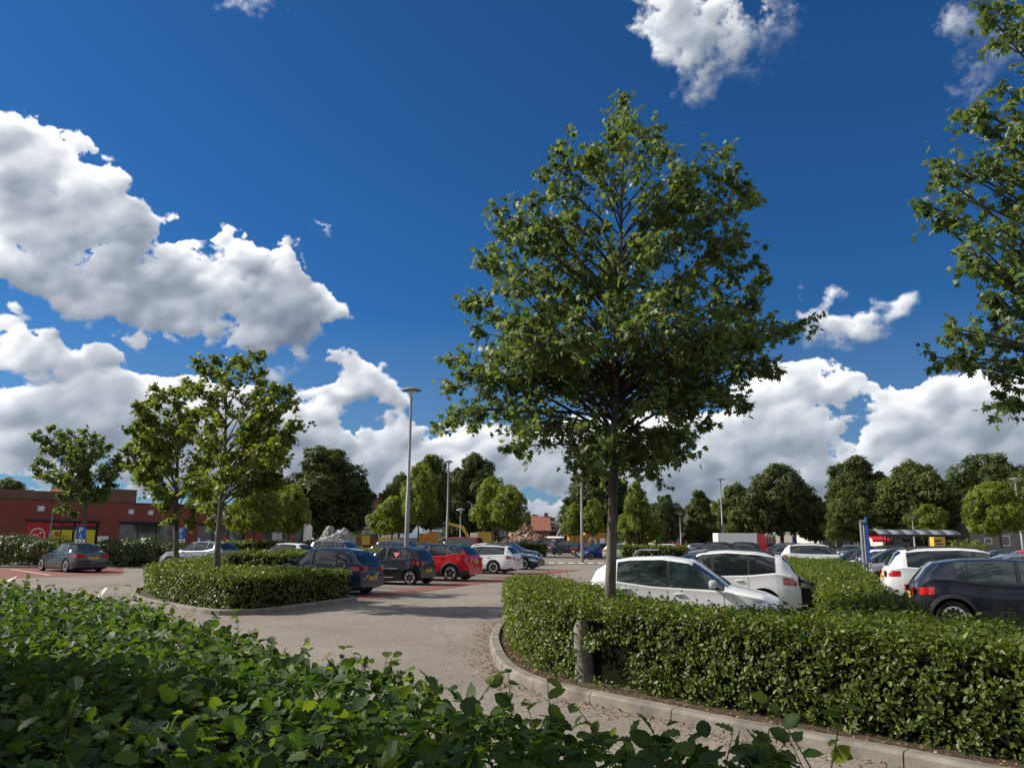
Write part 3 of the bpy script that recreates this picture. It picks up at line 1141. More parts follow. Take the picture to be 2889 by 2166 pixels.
# kerb of the right-hand planting bed
KR = [(-0.15, 18.6), (-0.30, 16.5), (-0.38, 14.4), (-0.32, 13.0), (-0.18, 11.4), (0.10, 10.25), (0.55, 9.5), (1.45, 8.5), (2.19, 7.67), (2.79, 7.14), (3.6, 6.3), (4.6, 5.2), (6.0, 3.6)]
kerb(KR)
bed = [(0.05, 18.2), (-0.15, 16.5), (-0.22, 14.4), (-0.16, 13.0), (0.0, 11.5), (0.26, 10.4), (0.68, 9.65), (1.6, 8.6), (2.3, 7.8), (2.9, 7.3), (3.8, 6.35), (4.8, 5.3), (6.1, 3.8), (9.5, 7.5), (8.2, 13), (9.5, 18), (15.5, 36.5), (13.6, 37.5), (5.2, 13.5), (3.2, 10.0), (2.2, 11.6), (1.7, 14.8), (0.9, 18.2)]
sheet('soil_bed', bed, 0.07, M_soil)
# island on the left
KI = [(-14.0, 33.5), (-13.2, 29.5), (-12.25, 25.4), (-10.6, 22.5), (-8.83, 20.5), (-7.6, 19.2), (-6.72, 18.62), (-5.95, 18.95), (-5.5, 19.9), (-4.85, 21.9), (-4.35, 23.1), (-4.7, 23.62), (-9.0, 25.3)]
kerb(KI, h=0.13)
sheet('soil_bed', [(-13.7, 33.5), (-12.9, 29.5), (-12.0, 25.5), (-10.4, 22.7), (-8.7, 20.7), (-7.5, 19.5), (-6.7, 18.9), (-6.1, 19.1), (-5.7, 20), (-5.1, 22), (-4.8, 23.3), (-9.1, 25.1), (-10.6, 27.5), (-10.4, 33)], 0.07, M_soil)
# far left kerb and bed, in front of the shop
kl = [(p.x, p.y) for p in (G(-60, 1601), G(160, 1603), G(345, 1598))]
kerb([(kl[0][0] - 12, kl[0][1] + 1.5)] + kl + [(kl[2][0] + 3, kl[2][1] + 7)], h=0.13)

# ------------------------------------------------------------------ hedges
fg_px = [(-60, 1630), (0, 1643), (190, 1660), (390, 1692), (550, 1732), (680, 1768), (835, 1820), (990, 1850), (1080, 1870), (1175, 1880), (1306, 1930), (1436, 1972), (1632, 2010), (1830, 2050), (2040, 2085), (2220, 2120), (2330, 2180)]
fgp = [G(x, y, 1.27) for x, y in fg_px]
fg = [(p.x, p.y) for p in fgp] + [(1.25, 0.95), (-0.4, 0.75), (-2.2, 1.2), (-5.0, 3.2), (-9.5, 7.0)]
fg_n = len(fg)
h_fg = hedge('hedge', fg, 1.24, 0.060, lambda X, Y: np.clip(1600 - 95 * np.hypot(X, Y), 800, 1600), M_near,
             'large dark green hornbeam hedge filling the foreground, seen from just above its top', 'beech', 11,
             side_skip=set(range(len(fgp), fg_n)), rough=0.045, core_in=0.16)
rnd = random.Random(5)
sp = []
for i in range(46):
    k = rnd.uniform(0.5, len(fgp) - 1.6)
    a = fgp[int(k)].lerp(fgp[int(k) + 1], k % 1)
    sp.append((a.x + rnd.uniform(-.15, .02), a.y - rnd.uniform(-.02, .2), 1.17))
shoots(h_fg, sp, 3, 0.060, M_near, (0.10, 0.24), (4, 8))
sp2 = []
for i in range(70):
    k = rnd.uniform(0, len(fgp) - 2)
    a = fgp[int(k)].lerp(fgp[int(k) + 1], k % 1)
    sp2.append((a.x - rnd.uniform(.1, 2.2), a.y - rnd.uniform(.2, 1.6), 1.18))
sp2 = [p for p in sp2 if p[1] > 1.2 and inside(fg, np.array([p[0]]), np.array([p[1]]))[0]]
shoots(h_fg, sp2, 4, 0.064, M_near, (0.06, 0.15), (4, 7))
# two tall shoots at the right end
e1 = [G(2345, 2200, 1.20), G(2290, 2190, 1.20)]
shoots(h_fg, [(p.x, p.y, 1.22) for p in e1], 8, 0.062, M_near, (0.15, 0.22), (4, 6))

right_poly = [(-0.05, 17.6), (-0.08, 16.4), (-0.12, 14.4), (-0.02, 13.0), (0.16, 11.6), (0.45, 10.6), (0.95, 9.85), (1.85, 8.9), (2.55, 8.1), (3.2, 7.45), (4.1, 6.5), (5.1, 5.4), (6.2, 4.2),
              (8.0, 6.2), (6.6, 7.6), (5.3, 8.7), (3.3, 9.5), (2.45, 10.1), (1.85, 11.6), (1.5, 14.6), (0.8, 17.7)]
post_p = G(1650, 1946)


def hole(P):
    """the gap in the front of the hedge around the concrete post"""
    c = np.array([post_p.x, post_p.y])
    X, Y, Z = P[:, 0], P[:, 1], P[:, 2]
    d1 = ((X - c[0] - .36) / .30) ** 2 + ((Z - .36) / .27) ** 2 + ((Y - c[1] - .0) / .55) ** 2
    d2 = ((X - c[0] + .02) / .14) ** 2 + ((Z - .2) / .33) ** 2 + ((Y - c[1] + .15) / .4) ** 2
    d3 = ((X - c[0] - .06) / .20) ** 2 + ((Z - .76) / .07) ** 2 + ((Y - c[1]) / .4) ** 2
    return (d1 < 1) | (d2 < 1) | (d3 < 1)


h_r = hedge('hedge', right_poly, 1.0, 0.058, lambda X, Y: np.clip(4700 - 220 * np.hypot(X, Y), 1400, 3200), M_hedge,
            'long clipped hedge on the right with a gap around a concrete post', 'simple', 21, skip=hole, rough=0.05, core_in=0.23, lean=0.03,
            zfun=lambda X, Y: 1.0 - 0.0 * np.clip((X - 2.8) / 1.8, 0, 1))
sp = []
for i in range(110):
    k = rnd.uniform(0, len(right_poly) - 1.01)
    a, b = Vector((*right_poly[int(k)], 0)), Vector((*right_poly[int(k) + 1], 0))
    q = a.lerp(b, k % 1)
    c = Vector((3.0, 9.2, 0)) if q.y < 12 else Vector((.7, 14, 0))
    q = q.lerp(c, rnd.uniform(.03, .22))
    sp.append((q.x, q.y, 0.95))
shoots(h_r, sp, 31, 0.05, M_hedge, (0.07, 0.2), (4, 8), 'simple')

strip = [(4.1, 10.3), (5.6, 14.3), (7.45, 19.2), (9.5, 26.2), (12.7, 36.8), (14.9, 36.0), (11.8, 26.4), (8.8, 19.2), (7.3, 15.7), (5.8, 11.8), (4.9, 9.5)]
hedge('hedge', strip, 1.05, 0.075, lambda X, Y: np.clip(1900 - 45 * np.hypot(X, Y), 400, 1400), M_hedge,
      'light green hedge strip running back from the right hedge between two rows of cars', 'simple', 33, rough=0.06,
      zfun=lambda X, Y: 1.02 + 0.05 * np.sin(X * 1.7) - 0.22 * np.exp(-((X - 6.6) ** 2 + (Y - 13.2) ** 2) / 0.9))

isl = [(-13.3, 33), (-12.75, 29.5), (-11.9, 25.7), (-10.35, 23.0), (-8.62, 20.82), (-7.47, 19.6), (-6.75, 19.02), (-6.12, 19.2), (-5.68, 20.1), (-5.05, 22.1), (-4.72, 23.3), (-9.1, 24.9), (-10.9, 27.0), (-10.9, 33)]
hedge('hedge', isl, 1.05, 0.085, lambda X, Y: np.clip(1900 - 48 * np.hypot(X, Y), 400, 1100), M_hedge,
      'rounded hedge on the kerbed island at the left, two young maples growing from it', 'simple', 41, rough=0.06,
      zfun=lambda X, Y: 0.90 + 0.24 * np.clip((edge_dist(isl, X, Y) - .2) / 1.0, 0, 1) * np.clip((-8.4 - X) / 1.5, 0, 1))
s1 = [(-10.8, 29.6), (-8.4, 28.9), (-6.6, 34.0), (-2.4, 45.6), (-4.0, 46.2), (-8.3, 34.6)]
hedge('hedge', s1, 1.22, 0.10, 750, M_hedge, 'dark hedge strip behind the navy hatchback, between the two rows of parked cars', 'simple', 43, rough=0.08)
s2 = [(-6.5, 86.0), (3.2, 82.5), (3.9, 85.0), (-5.5, 88.5)]
hedge('hedge', s2, 1.25, 0.2, 150, M_hedge, 'low hedge block at the far end of the row of nose-in cars', 'simple', 44, rough=0.08)
q0, q1 = G(1745, 1582), G(1860, 1582)
s3 = [(q0.x, 62.0), (q1.x * .95 + 2, 61.0), (q1.x + 2.5, 63.0), (q0.x + 1, 64.0)]
s3 = [(8.4, 60.0), (13.0, 58.5), (13.6, 60.3), (9.0, 61.8)]
hedge('hedge', s3, 1.35, 0.18, 170, M_hedge, 'flat topped hedge behind the slim big trunk, in front of a pale green car', 'simple', 45, rough=0.06)
s4 = [(-22.5, 60.5), (-13.6, 58.5), (-13.2, 60.5), (-22.0, 62.5)]
hedge('hedge', s4, 1.45, 0.2, 150, M_hedge, 'sunlit hedge behind the white hatchback, below the shop front', 'simple', 46, rough=0.1)
s5 = [(-9.0, 70.5), (-4.0, 69.0), (-3.7, 70.5), (-8.6, 72)]
hedge('hedge', s5, 1.35, 0.2, 150, M_hedge, 'low hedge at the foot of the second tall lamp, before the red van', 'simple', 47, rough=0.06)
# shrubs in front of the shop
for i, (px, dep, w, h, lb) in enumerate(((20, 50, 3.6, 2.05, 'broad dark shrub at the left edge, in front of the red shop panel'), (105, 49, 3.2, 1.85, 'round dark shrub just left of the grey saloon'),
                                  (330, 48, 2.6, 1.65, 'leafy shrub directly right of the grey saloon'), (400, 49, 2.6, 1.85, 'tallest leafy shrub below the shop windows'), (455, 50, 2.6, 1.6, 'leafy shrub behind the left trunk of the island maples'))):
    p = at(px, 1560, dep)
    bl = [(rnd.uniform(-.4, .4) * w, rnd.uniform(-.3, .3) * w, h * rnd.uniform(.25, .72), w * .26, w * .24, h * .27) for _ in range(9)] + [(0, 0, h * .4, w * .42, w * .36, h * .42)]
    P, Nn, rng = crown_mesh(60 + i, bl, 2600, .1)
    P[:, 2] = np.maximum(P[:, 2], 0.05)
    root = empty('shrub', (p.x, p.y, 0), 0, lb, 'shrub', 'shrubs in front of the shop')
    leaves('foliage', P, frames(len(P), rng, Nn + np.array([0, 0, .4]), .5, .2), 0.17 * rng.uniform(.6, 1.2, len(P)), 'spray', M_shrub, root, rng.beta(2, 2.2, len(P)), rng)
    c = MB()
    for j in range(7):
        a = j * .9
        c.tube([(0, 0, 0), (math.cos(a) * w * .15, math.sin(a) * w * .15, h * .4), (math.cos(a) * w * .3, math.sin(a) * w * .3, h * .75)], [.04, .03, .01], 5, False)
    c.build('stems', M_barkdark, root)

# big trees left of the picture: they shade the hedge in front
tree_proto('shade', 'round', 6.0, 9.5, 2.6, 9000, 0.22, M_far, 71, 0.22)
plant_tree('shade', (-9.4, 2.5, 0), 6.0, 9.5, 0.3, 'shade_tree', 'broad tree out of the picture on the left, its shade over the front hedge')
plant_tree('shade', (-11.2, -2.6, 0), 6.6, 10, 1.9, 'shade_tree', 'second broad tree out of the picture on the left, nearer to the photographer')

# fallen leaves along the kerb on the right
rng = np.random.default_rng(77)
pts = resample(smooth_path(KR), 0.1)
P = []
for i in range(4200):
    k = int(rng.integers(8, len(pts) - 1))
    d = (pts[k + 1] - pts[k]).normalized()
    nn = Vector((-d.y, d.x, 0))
    o = rng.choice([-1, 1], p=[.42, .58])
    s = pts[k] + nn * (0.17 + abs(rng.normal(0, .16)) if o > 0 else -abs(rng.normal(0, .20)) - .01)
    P.append((s.x + rng.normal(0, .02), s.y, (0.085 if o > 0 else 0.012) + rng.random() * .012))
P = np.array(P)
M_litter = leaf_mat('dry_leaf', (0.07, 0.04, 0.025), (0.17, 0.10, 0.06), (0.30, 0.20, 0.13), 0.1, 0.8, 0.1, (0.42, 0.32, 0.22))
fr = frames(len(P), rng, np.tile([0, 0, 1.0], (len(P), 1)), .3)
o = leaves('fallen_leaves', P, fr, rng.uniform(.02, .05, len(P)), 'simple', M_litter, None, rng.random(len(P)), rng)
tag(o, kind='stuff')

# weathered concrete post leaning in the gap
M_stone = simple('old_concrete', (0.19, 0.18, 0.15), 0.95, spec=0.1, var=0.5, scale=9.0, bump=0.8)
ps = MB()
prof = [(.150, -.02), (.145, .05), (.122, .12), (.118, .28), (.115, .45), (.112, .60), (.104, .67), (.088, .73), (.055, .76), (.02, .77)]
vs0 = len(ps.v)
ps.lathe(prof, 20)
ps.v = [((x * (1 + .06 * mnoise.noise((x * 6, y * 6, z * 5))) - .055 * z, y * (1 + .06 * mnoise.noise((x * 7, y * 7, z * 4 + 3))), z + .012 * mnoise.noise((x * 9, y * 9, 4)))) for x, y, z in ps.v]
o = ps.build('concrete_post', M_stone, None, True, R(50))
o.location = (post_p.x + .03, post_p.y + .22, 0.03)
tag(o, 'weathered round concrete post leaning in the gap of the right hedge', 'post')

# ------------------------------------------------------------------ near trees
Y0 = 10.6
trunk = [at(1716, 1850, Y0), at(1722, 1650, Y0), at(1727, 1500, Y0), at(1733, 1300, Y0), at(1735, 1150, Y0), at(1741, 900, Y0), at(1752, 650, Y0), at(1757, 470, Y0), at(1759, 300, Y0)]
trunk[0].z = 0.0
raw = [(845,35),(835,120),(960,140),(990,200),(790,170),(570,230),(560,300),(680,290),(750,260),(1020,260),(1260,225),(1300,330),(500,350),(540,400),(1130,330),(1120,400),(320,500),(340,560),(440,430),(1410,440),(1350,580),(1340,390),(220,670),(240,730),(330,610),(1400,710),(1330,650),(1430,790),(1400,860),(190,850),(230,900),(1630,950),(1560,980),(1480,1180),(1440,1130),(230,1010),(100,1120),(130,1180),(100,1240),(70,1390),(130,1340),(350,1500),(380,1400),(1395,1310),(1300,1290),(1200,1390),(1130,1340),(1100,1510),(1080,1450),(660,1500),(700,1450),(410,1420),(550,1380),(1000,1440),(900,1440),(960,1520),(220,1330),(280,1250),(1340,900),(1250,1230),(700,1560),(870,1550)]
rnd = random.Random(8)
tips = []
for cx, cy in raw:
    tips.append(at(1200 + cx * .6634, 270 + cy * .6634, Y0 + rnd.gauss(0, .45)))
outl = [(1759, 330), (1835, 420), (1900, 480), (2010, 480), (2070, 560), (2090, 660), (2100, 800), (2120, 900), (2170, 960), (2100, 1080), (1960, 1130), (1700, 1120), (1480, 1140), (1330, 1130), (1290, 1040), (1390, 940), (1370, 830), (1380, 720), (1440, 610), (1540, 540), (1600, 450), (1700, 440)]
for i in range(16):
    tips.append(at(rnd.uniform(1640, 1925), rnd.uniform(1225, 1330), Y0 + rnd.uniform(-.7, .7)))
k = 0
while k < 104:
    x, y = rnd.uniform(1280, 2180), rnd.uniform(330, 1140)
    if inside(outl, np.array([x]), np.array([y]))[0]:
        w = (1 - abs(y - 850) / 700)
        tips.append(at(x, y, Y0 + rnd.uniform(-2.1, 2.1) * w))
        k += 1
detailed_tree('maple_tree', trunk, 0.082, tips, 5, 0.100, 'maple', M_maple, 'tall maple growing out of the right hedge, its whole crown against the sky', 'tree', None, twigs=12, per=12, crown_base=3.3, droop=1.0, spread=.6)

Y1 = 9.3
trunk = [at(3190, 1800, Y1), at(3180, 1500, Y1), at(3170, 1100, Y1), at(3165, 700, Y1), at(3160, 300, Y1), at(3150, 0, Y1), at(3150, -250, Y1)]
trunk[0].z = 0
raw = [(380,20),(410,60),(450,155),(500,30),(300,440),(350,420),(470,340),(420,520),(400,480),(165,800),(200,810),(245,870),(225,690),(240,640),(310,680),(390,660),(260,760),(320,900),(345,1040),(380,1010),(430,1150),(450,660),(205,1390),(270,1280),(300,1300),(330,1440),(370,1330),(290,1400),(460,1580),(510,1560),(470,1170),(450,1230),(520,1350),(500,1420),(520,700),(500,820),(470,900),(520,980),(480,1060),(520,1090),(530,500),(540,1210),(540,100),(500,420),(540,600)]
tips = [at(2489 + cx * .7235, cy * .7235, Y1 + rnd.gauss(0, .4)) for cx, cy in raw]
for i in range(18):
    tips.append(at(rnd.uniform(3060, 3600), rnd.uniform(-150, 1150), Y1 + rnd.uniform(-1.8, 1.8)))
detailed_tree('maple_tree', trunk, 0.085, tips, 6, 0.108, 'maple', M_maple, 'maple at the right edge of the picture, only the tips of its branches showing', 'tree', None, twigs=7, per=9, crown_base=2.9, droop=1.0, spread=.6)

# the two island maples and the one by the shop
Y2 = 21.6
tr = [at(610, 1740, Y2), at(612, 1575, Y2), at(622, 1430, Y2), at(632, 1330, Y2), at(637, 1180, Y2), at(640, 1010, Y2)]
tr[0].z = 0
tips = [at(x, y, Y2 + rnd.gauss(0, .7)) for x, y in ((553,1013),(570,1040),(612,1018),(620,1060),(663,1018),(690,1020),(735,1009),(740,1045),(735,1090),(769,1106),(811,1102),(815,1140),(832,1136),(849,1203),(820,1200),(815,1245),(800,1240),(798,1300),(750,1280),(693,1313),(596,1473),(590,1420),(528,1364),(560,1340),(575,1380),(640,1330),(700,1230),(780,1180),(760,1330),(680,1390),(590,1120),(560,1100))]
for i in range(34):
    tips.append(at(rnd.uniform(565, 790), rnd.uniform(1080, 1370), Y2 + rnd.uniform(-1.7, 1.7)))
detailed_tree('maple_tree', tr, 0.10, tips, 14, 0.13, 'maple', M_maple2, 'young maple on the island, the taller one with the paler trunk', 'tree', 'maples on the left island', twigs=12, per=14, crown_base=2.7, droop=.6)
Y3 = 27.5
tr = [at(497, 1700, Y3), at(497, 1565, Y3), at(496, 1450, Y3), at(500, 1330, Y3), at(503, 1200, Y3), at(505, 1100, Y3)]
tr[0].z = 0
tips = [at(x, y, Y3 + rnd.gauss(0, .7)) for x, y in ((439,1098),(450,1120),(384,1144),(400,1160),(359,1212),(355,1271),(363,1300),(375,1320),(393,1347),(427,1376),(503,1098),(528,1085),(562,1089),(545,1100),(469,1436),(480,1470),(536,1473),(560,1440),(600,1380),(600,1300),(420,1180),(400,1240),(430,1300),(450,1390),(620,1420),(560,1160))]
for i in range(36):
    tips.append(at(rnd.uniform(385, 620), rnd.uniform(1120, 1430), Y3 + rnd.uniform(-2, 2)))
detailed_tree('maple_tree', tr, 0.11, tips, 15, 0.155, 'maple', M_maple2, 'young maple on the island, the denser one standing farther left and behind', 'tree', 'maples on the left island', twigs=12, per=15, crown_base=2.6, droop=.6)
Y4 = 47.5
tr = [at(234, 1600, Y4), at(235, 1500, Y4), at(240, 1440, Y4), at(243, 1350, Y4), at(240, 1225, Y4)]
tr[0].z = 0
tips = [at(x, y, Y4 + rnd.gauss(0, .8)) for x, y in ((145,1206),(160,1225),(109,1221),(94,1233),(120,1245),(121,1266),(109,1297),(97,1315),(106,1339),(130,1345),(157,1360),(235,1218),(262,1227),(287,1239),(305,1260),(335,1290),(344,1305),(332,1321),(323,1369),(302,1387),(193,1221),(169,1435),(265,1411),(211,1447),(180,1250),(320,1340),(170,1400),(290,1410))]
for i in range(36):
    tips.append(at(rnd.uniform(170, 310), rnd.uniform(1240, 1410), Y4 + rnd.uniform(-2.3, 2.3)))
detailed_tree('maple_tree', tr, 0.17, tips, 16, 0.22, 'simple', M_maple, 'windswept tree before the shop, its branches swept up to the left', 'tree', None, twigs=11, per=13, crown_base=3.6, droop=.4, rmin=.02)


# ------------------------------------------------------------------ cars
def interp(tab, x):
    if x <= tab[0][0]:
        return tab[0][1]
    for (a, p), (b, q) in zip(tab, tab[1:]):
        if x <= b:
            return p + (q - p) * (x - a) / (b - a + 1e-9)
    return tab[-1][1]


M_glass = simple('car_glass', (0.012, 0.018, 0.020), 0.03, spec=0.9, coat=0.0)
M_glass2 = simple('light_car_glass', (0.022, 0.036, 0.036), 0.04, spec=0.8, var=0.8, scale=2.5)
M_tyre = simple('tyre_rubber', (0.018, 0.018, 0.018), 0.85, spec=0.2, var=0.2)
M_rim = simple('alloy', (0.68, 0.69, 0.70), 0.35, metal=0.3)
M_rimdark = simple('dark_car_parts', (0.02, 0.02, 0.022), 0.7)  # near-black for wheel backing discs, door seams and underbody
M_plastic = simple('black_plastic', (0.022, 0.022, 0.024), 0.55, var=0.2)
M_red = M_red
M_tail = simple('red_lamp_glass', (0.42, 0.008, 0.012), 0.08, spec=0.8, coat=0.6)
M_head = simple('headlamp_glass', (0.42, 0.45, 0.48), 0.08, metal=0.5, spec=0.8, coat=0.8)
M_plate = simple('yellow_plate', (0.62, 0.42, 0.04), 0.5)
M_plate_text = simple('plate_letters', (0.02, 0.02, 0.02), 0.5)
M_chrome = simple('chrome', (0.62, 0.63, 0.64), 0.12, metal=1.0)
M_seat = simple('seat_cloth', (0.06, 0.06, 0.065), 0.9)


def paint(name, c, metal=0.0, rough=0.28):
    m, T, out = mat(name)
    tc = T.n('ShaderNodeTexCoord', out=3)
    f = T.noise(tc, 3.0, 4, 0.6)
    dust = T.mix(T.maprange(f, 0.4, 0.8, 0.0, 0.07), c, (0.30, 0.27, 0.22))
    bsdf(T, out, dust, T.maprange(f, 0.3, 0.7, rough * .8, rough * 1.25), metal, 0.5 if sum(c) > 1.5 else 0.12, 0.75)
    return m


PAINT = {
    'white': paint('white_paint', (0.74, 0.745, 0.74), 0.0, 0.35), 'black': paint('black_paint', (0.010, 0.011, 0.013)), 'navy': paint('navy_paint', (0.012, 0.020, 0.048)),
    'blueblack': paint('blue_black_paint', (0.009, 0.013, 0.024)), 'red': paint('red_paint', (0.50, 0.010, 0.022), 0.15), 'darkgrey': paint('dark_grey_paint', (0.034, 0.038, 0.046), 0.4),
    'silver': paint('silver_paint', (0.42, 0.44, 0.46), 0.7), 'grey': paint('grey_paint', (0.20, 0.21, 0.24), 0.5), 'blue': paint('blue_paint', (0.012, 0.035, 0.17), 0.3),
    'lightblue': paint('pale_blue_paint', (0.20, 0.32, 0.44), 0.4), 'green': paint('pale_green_paint', (0.36, 0.42, 0.30), 0.3), 'darkred': paint('dark_red_paint', (0.22, 0.008, 0.03), 0.3),
    'beige': paint('beige_paint', (0.40, 0.37, 0.32), 0.4),
}

# x runs from the nose (0) to the tail (L); top line, belt line, half width
SPEC = {
    'city': dict(L=3.54, W=1.64, wb=2.42, fo=0.60, r=0.29, gc=.16, top=[(0, .62), (.10, .76), (.35, .86), (.80, .955), (.95, .99), (1.45, 1.34), (1.62, 1.435), (2.1, 1.495), (2.7, 1.475), (3.15, 1.40), (3.36, 1.26), (3.50, .98), (3.54, .80)],
                 belt=[(0, .60), (.35, .80), (.95, .90), (2.3, .955), (2.9, 1.02), (3.3, 1.05), (3.54, .80)], cowl=.95, roof0=1.55, roof1=3.15, win=[(1.02, 1.95), (2.02, 2.92)], spokes=8, rear_low=1.02),
    'hatch': dict(L=3.92, W=1.68, wb=2.46, fo=0.78, r=0.30, gc=.16, top=[(0, .58), (.08, .70), (.40, .82), (.95, .93), (1.15, .98), (1.72, 1.34), (1.95, 1.44), (2.4, 1.47), (3.0, 1.455), (3.45, 1.38), (3.62, 1.28), (3.84, 1.02), (3.90, .94), (3.92, .7)],
                  belt=[(0, .56), (.40, .78), (1.15, .90), (3.0, .96), (3.6, 1.0), (3.88, .92), (3.92, .7)], cowl=1.15, roof0=1.80, roof1=3.45, win=[(1.22, 2.1), (2.18, 3.0), (3.05, 3.35)], spokes=7, rear_low=1.0),
    'mini': dict(L=3.43, W=1.63, wb=2.34, fo=0.66, r=0.285, gc=.17, top=[(0, .60), (.08, .74), (.35, .86), (.80, .96), (.95, 1.0), (1.45, 1.34), (1.7, 1.44), (2.1, 1.465), (2.6, 1.45), (3.05, 1.36), (3.22, 1.25), (3.38, .96), (3.41, .88), (3.43, .7)],
                 belt=[(0, .58), (.35, .82), (.95, .90), (2.3, .96), (2.9, 1.0), (3.3, .98), (3.43, .7)], cowl=.95, roof0=1.52, roof1=3.05, win=[(1.02, 1.85), (1.93, 2.78)], spokes=6, rear_low=.92),
    'cross': dict(L=4.28, W=1.79, wb=2.60, fo=0.84, r=0.345, gc=.20, top=[(0, .66), (.08, .84), (.45, .97), (1.05, 1.05), (1.25, 1.09), (1.85, 1.42), (2.1, 1.515), (2.6, 1.55), (3.3, 1.53), (3.78, 1.47), (3.95, 1.36), (4.16, 1.10), (4.22, 1.02), (4.28, .75)],
                  belt=[(0, .62), (.45, .92), (1.25, 1.0), (3.1, 1.05), (3.7, 1.14), (4.0, 1.12), (4.18, 1.02), (4.28, .75)], cowl=1.25, roof0=1.95, roof1=3.78, win=[(1.35, 2.28), (2.36, 3.2), (3.28, 3.62)], spokes=5, rear_low=1.08, clad=True),
    'suv': dict(L=4.45, W=1.82, wb=2.64, fo=0.87, r=0.35, gc=.21, top=[(0, .68), (.08, .88), (.45, 1.02), (1.05, 1.11), (1.22, 1.15), (1.80, 1.50), (2.05, 1.60), (2.6, 1.64), (3.4, 1.62), (4.0, 1.56), (4.14, 1.46), (4.34, 1.14), (4.40, 1.04), (4.45, .78)],
                belt=[(0, .64), (.45, .96), (1.22, 1.05), (3.3, 1.08), (4.0, 1.12), (4.34, 1.06), (4.45, .78)], cowl=1.22, roof0=1.90, roof1=4.02, win=[(1.32, 2.26), (2.34, 3.25), (3.33, 3.9)], spokes=5, rear_low=1.12, rails=True),
    'estate': dict(L=4.75, W=1.83, wb=2.79, fo=0.90, r=0.33, gc=.15, top=[(0, .56), (.08, .70), (.50, .80), (1.2, .90), (1.45, .95), (2.15, 1.32), (2.4, 1.42), (2.9, 1.47), (3.7, 1.455), (4.35, 1.39), (4.45, 1.31), (4.64, 1.04), (4.70, .96), (4.75, .68)],
                   belt=[(0, .54), (.50, .76), (1.45, .90), (3.3, .94), (4.3, .98), (4.66, .94), (4.75, .68)], cowl=1.45, roof0=2.25, roof1=4.37, win=[(1.56, 2.55), (2.63, 3.52), (3.60, 4.25)], spokes=10, rear_low=1.0, rails=True),
    'scala': dict(L=4.30, W=1.79, wb=2.65, fo=0.86, r=0.335, gc=.17, top=[(0, .60), (.08, .76), (.45, .87), (1.1, .97), (1.32, 1.01), (1.95, 1.38), (2.2, 1.48), (2.7, 1.52), (3.4, 1.49), (3.92, 1.41), (4.02, 1.34), (4.20, 1.06), (4.25, .98), (4.30, .70)],
                  belt=[(0, .57), (.45, .82), (1.32, .92), (3.2, .98), (3.8, 1.04), (4.18, .98), (4.30, .70)], cowl=1.32, roof0=2.05, roof1=3.94, win=[(1.42, 2.38), (2.46, 3.18), (3.24, 3.78)], spokes=5, rear_low=1.05, rails=True),
    'saloon': dict(L=4.58, W=1.77, wb=2.76, fo=0.82, r=0.325, gc=.15, top=[(0, .55), (.08, .68), (.50, .80), (1.25, .92), (1.45, .96), (2.1, 1.32), (2.35, 1.41), (2.8, 1.445), (3.2, 1.42), (3.45, 1.35), (3.95, 1.06), (4.1, 1.02), (4.45, 1.00), (4.54, .94), (4.58, .65)],
                   belt=[(0, .53), (.50, .75), (1.45, .90), (3.3, .96), (3.95, .98), (4.45, .94), (4.58, .65)], cowl=1.45, roof0=2.2, roof1=3.36, win=[(1.56, 2.5), (2.58, 3.3), (3.34, 3.62)], spokes=5, rear_low=1.06),
    'c3': dict(L=4.00, W=1.75, wb=2.54, fo=0.80, r=0.325, gc=.18, top=[(0, .64), (.08, .80), (.40, .92), (.95, 1.0), (1.12, 1.04), (1.65, 1.36), (1.9, 1.45), (2.4, 1.475), (3.1, 1.45), (3.55, 1.38), (3.68, 1.28), (3.88, 1.02), (3.94, .92), (4.0, .7)],
               belt=[(0, .6), (.40, .86), (1.12, .94), (2.8, 1.0), (3.3, 1.06), (3.7, 1.06), (3.9, .92), (4.0, .7)], cowl=1.12, roof0=1.75, roof1=3.55, win=[(1.2, 2.12), (2.2, 3.0), (3.03, 3.22)], spokes=12, rear_low=1.02, clad=True),
    'van': dict(L=4.9, W=1.9, wb=3.0, fo=0.85, r=0.33, gc=.2, top=[(0, .7), (.08, .9), (.45, 1.08), (.95, 1.2), (1.05, 1.24), (1.65, 1.78), (1.85, 1.90), (2.4, 1.96), (3.6, 1.96), (4.7, 1.92), (4.80, 1.85), (4.88, 1.2), (4.90, .9)],
                belt=[(0, .66), (.45, 1.0), (1.05, 1.12), (3.6, 1.16), (4.7, 1.16), (4.86, 1.1), (4.9, .9)], cowl=1.05, roof0=1.75, roof1=4.74, win=[(1.12, 2.05), (2.15, 3.2), (3.3, 4.4)], spokes=5, rear_low=1.2),
}


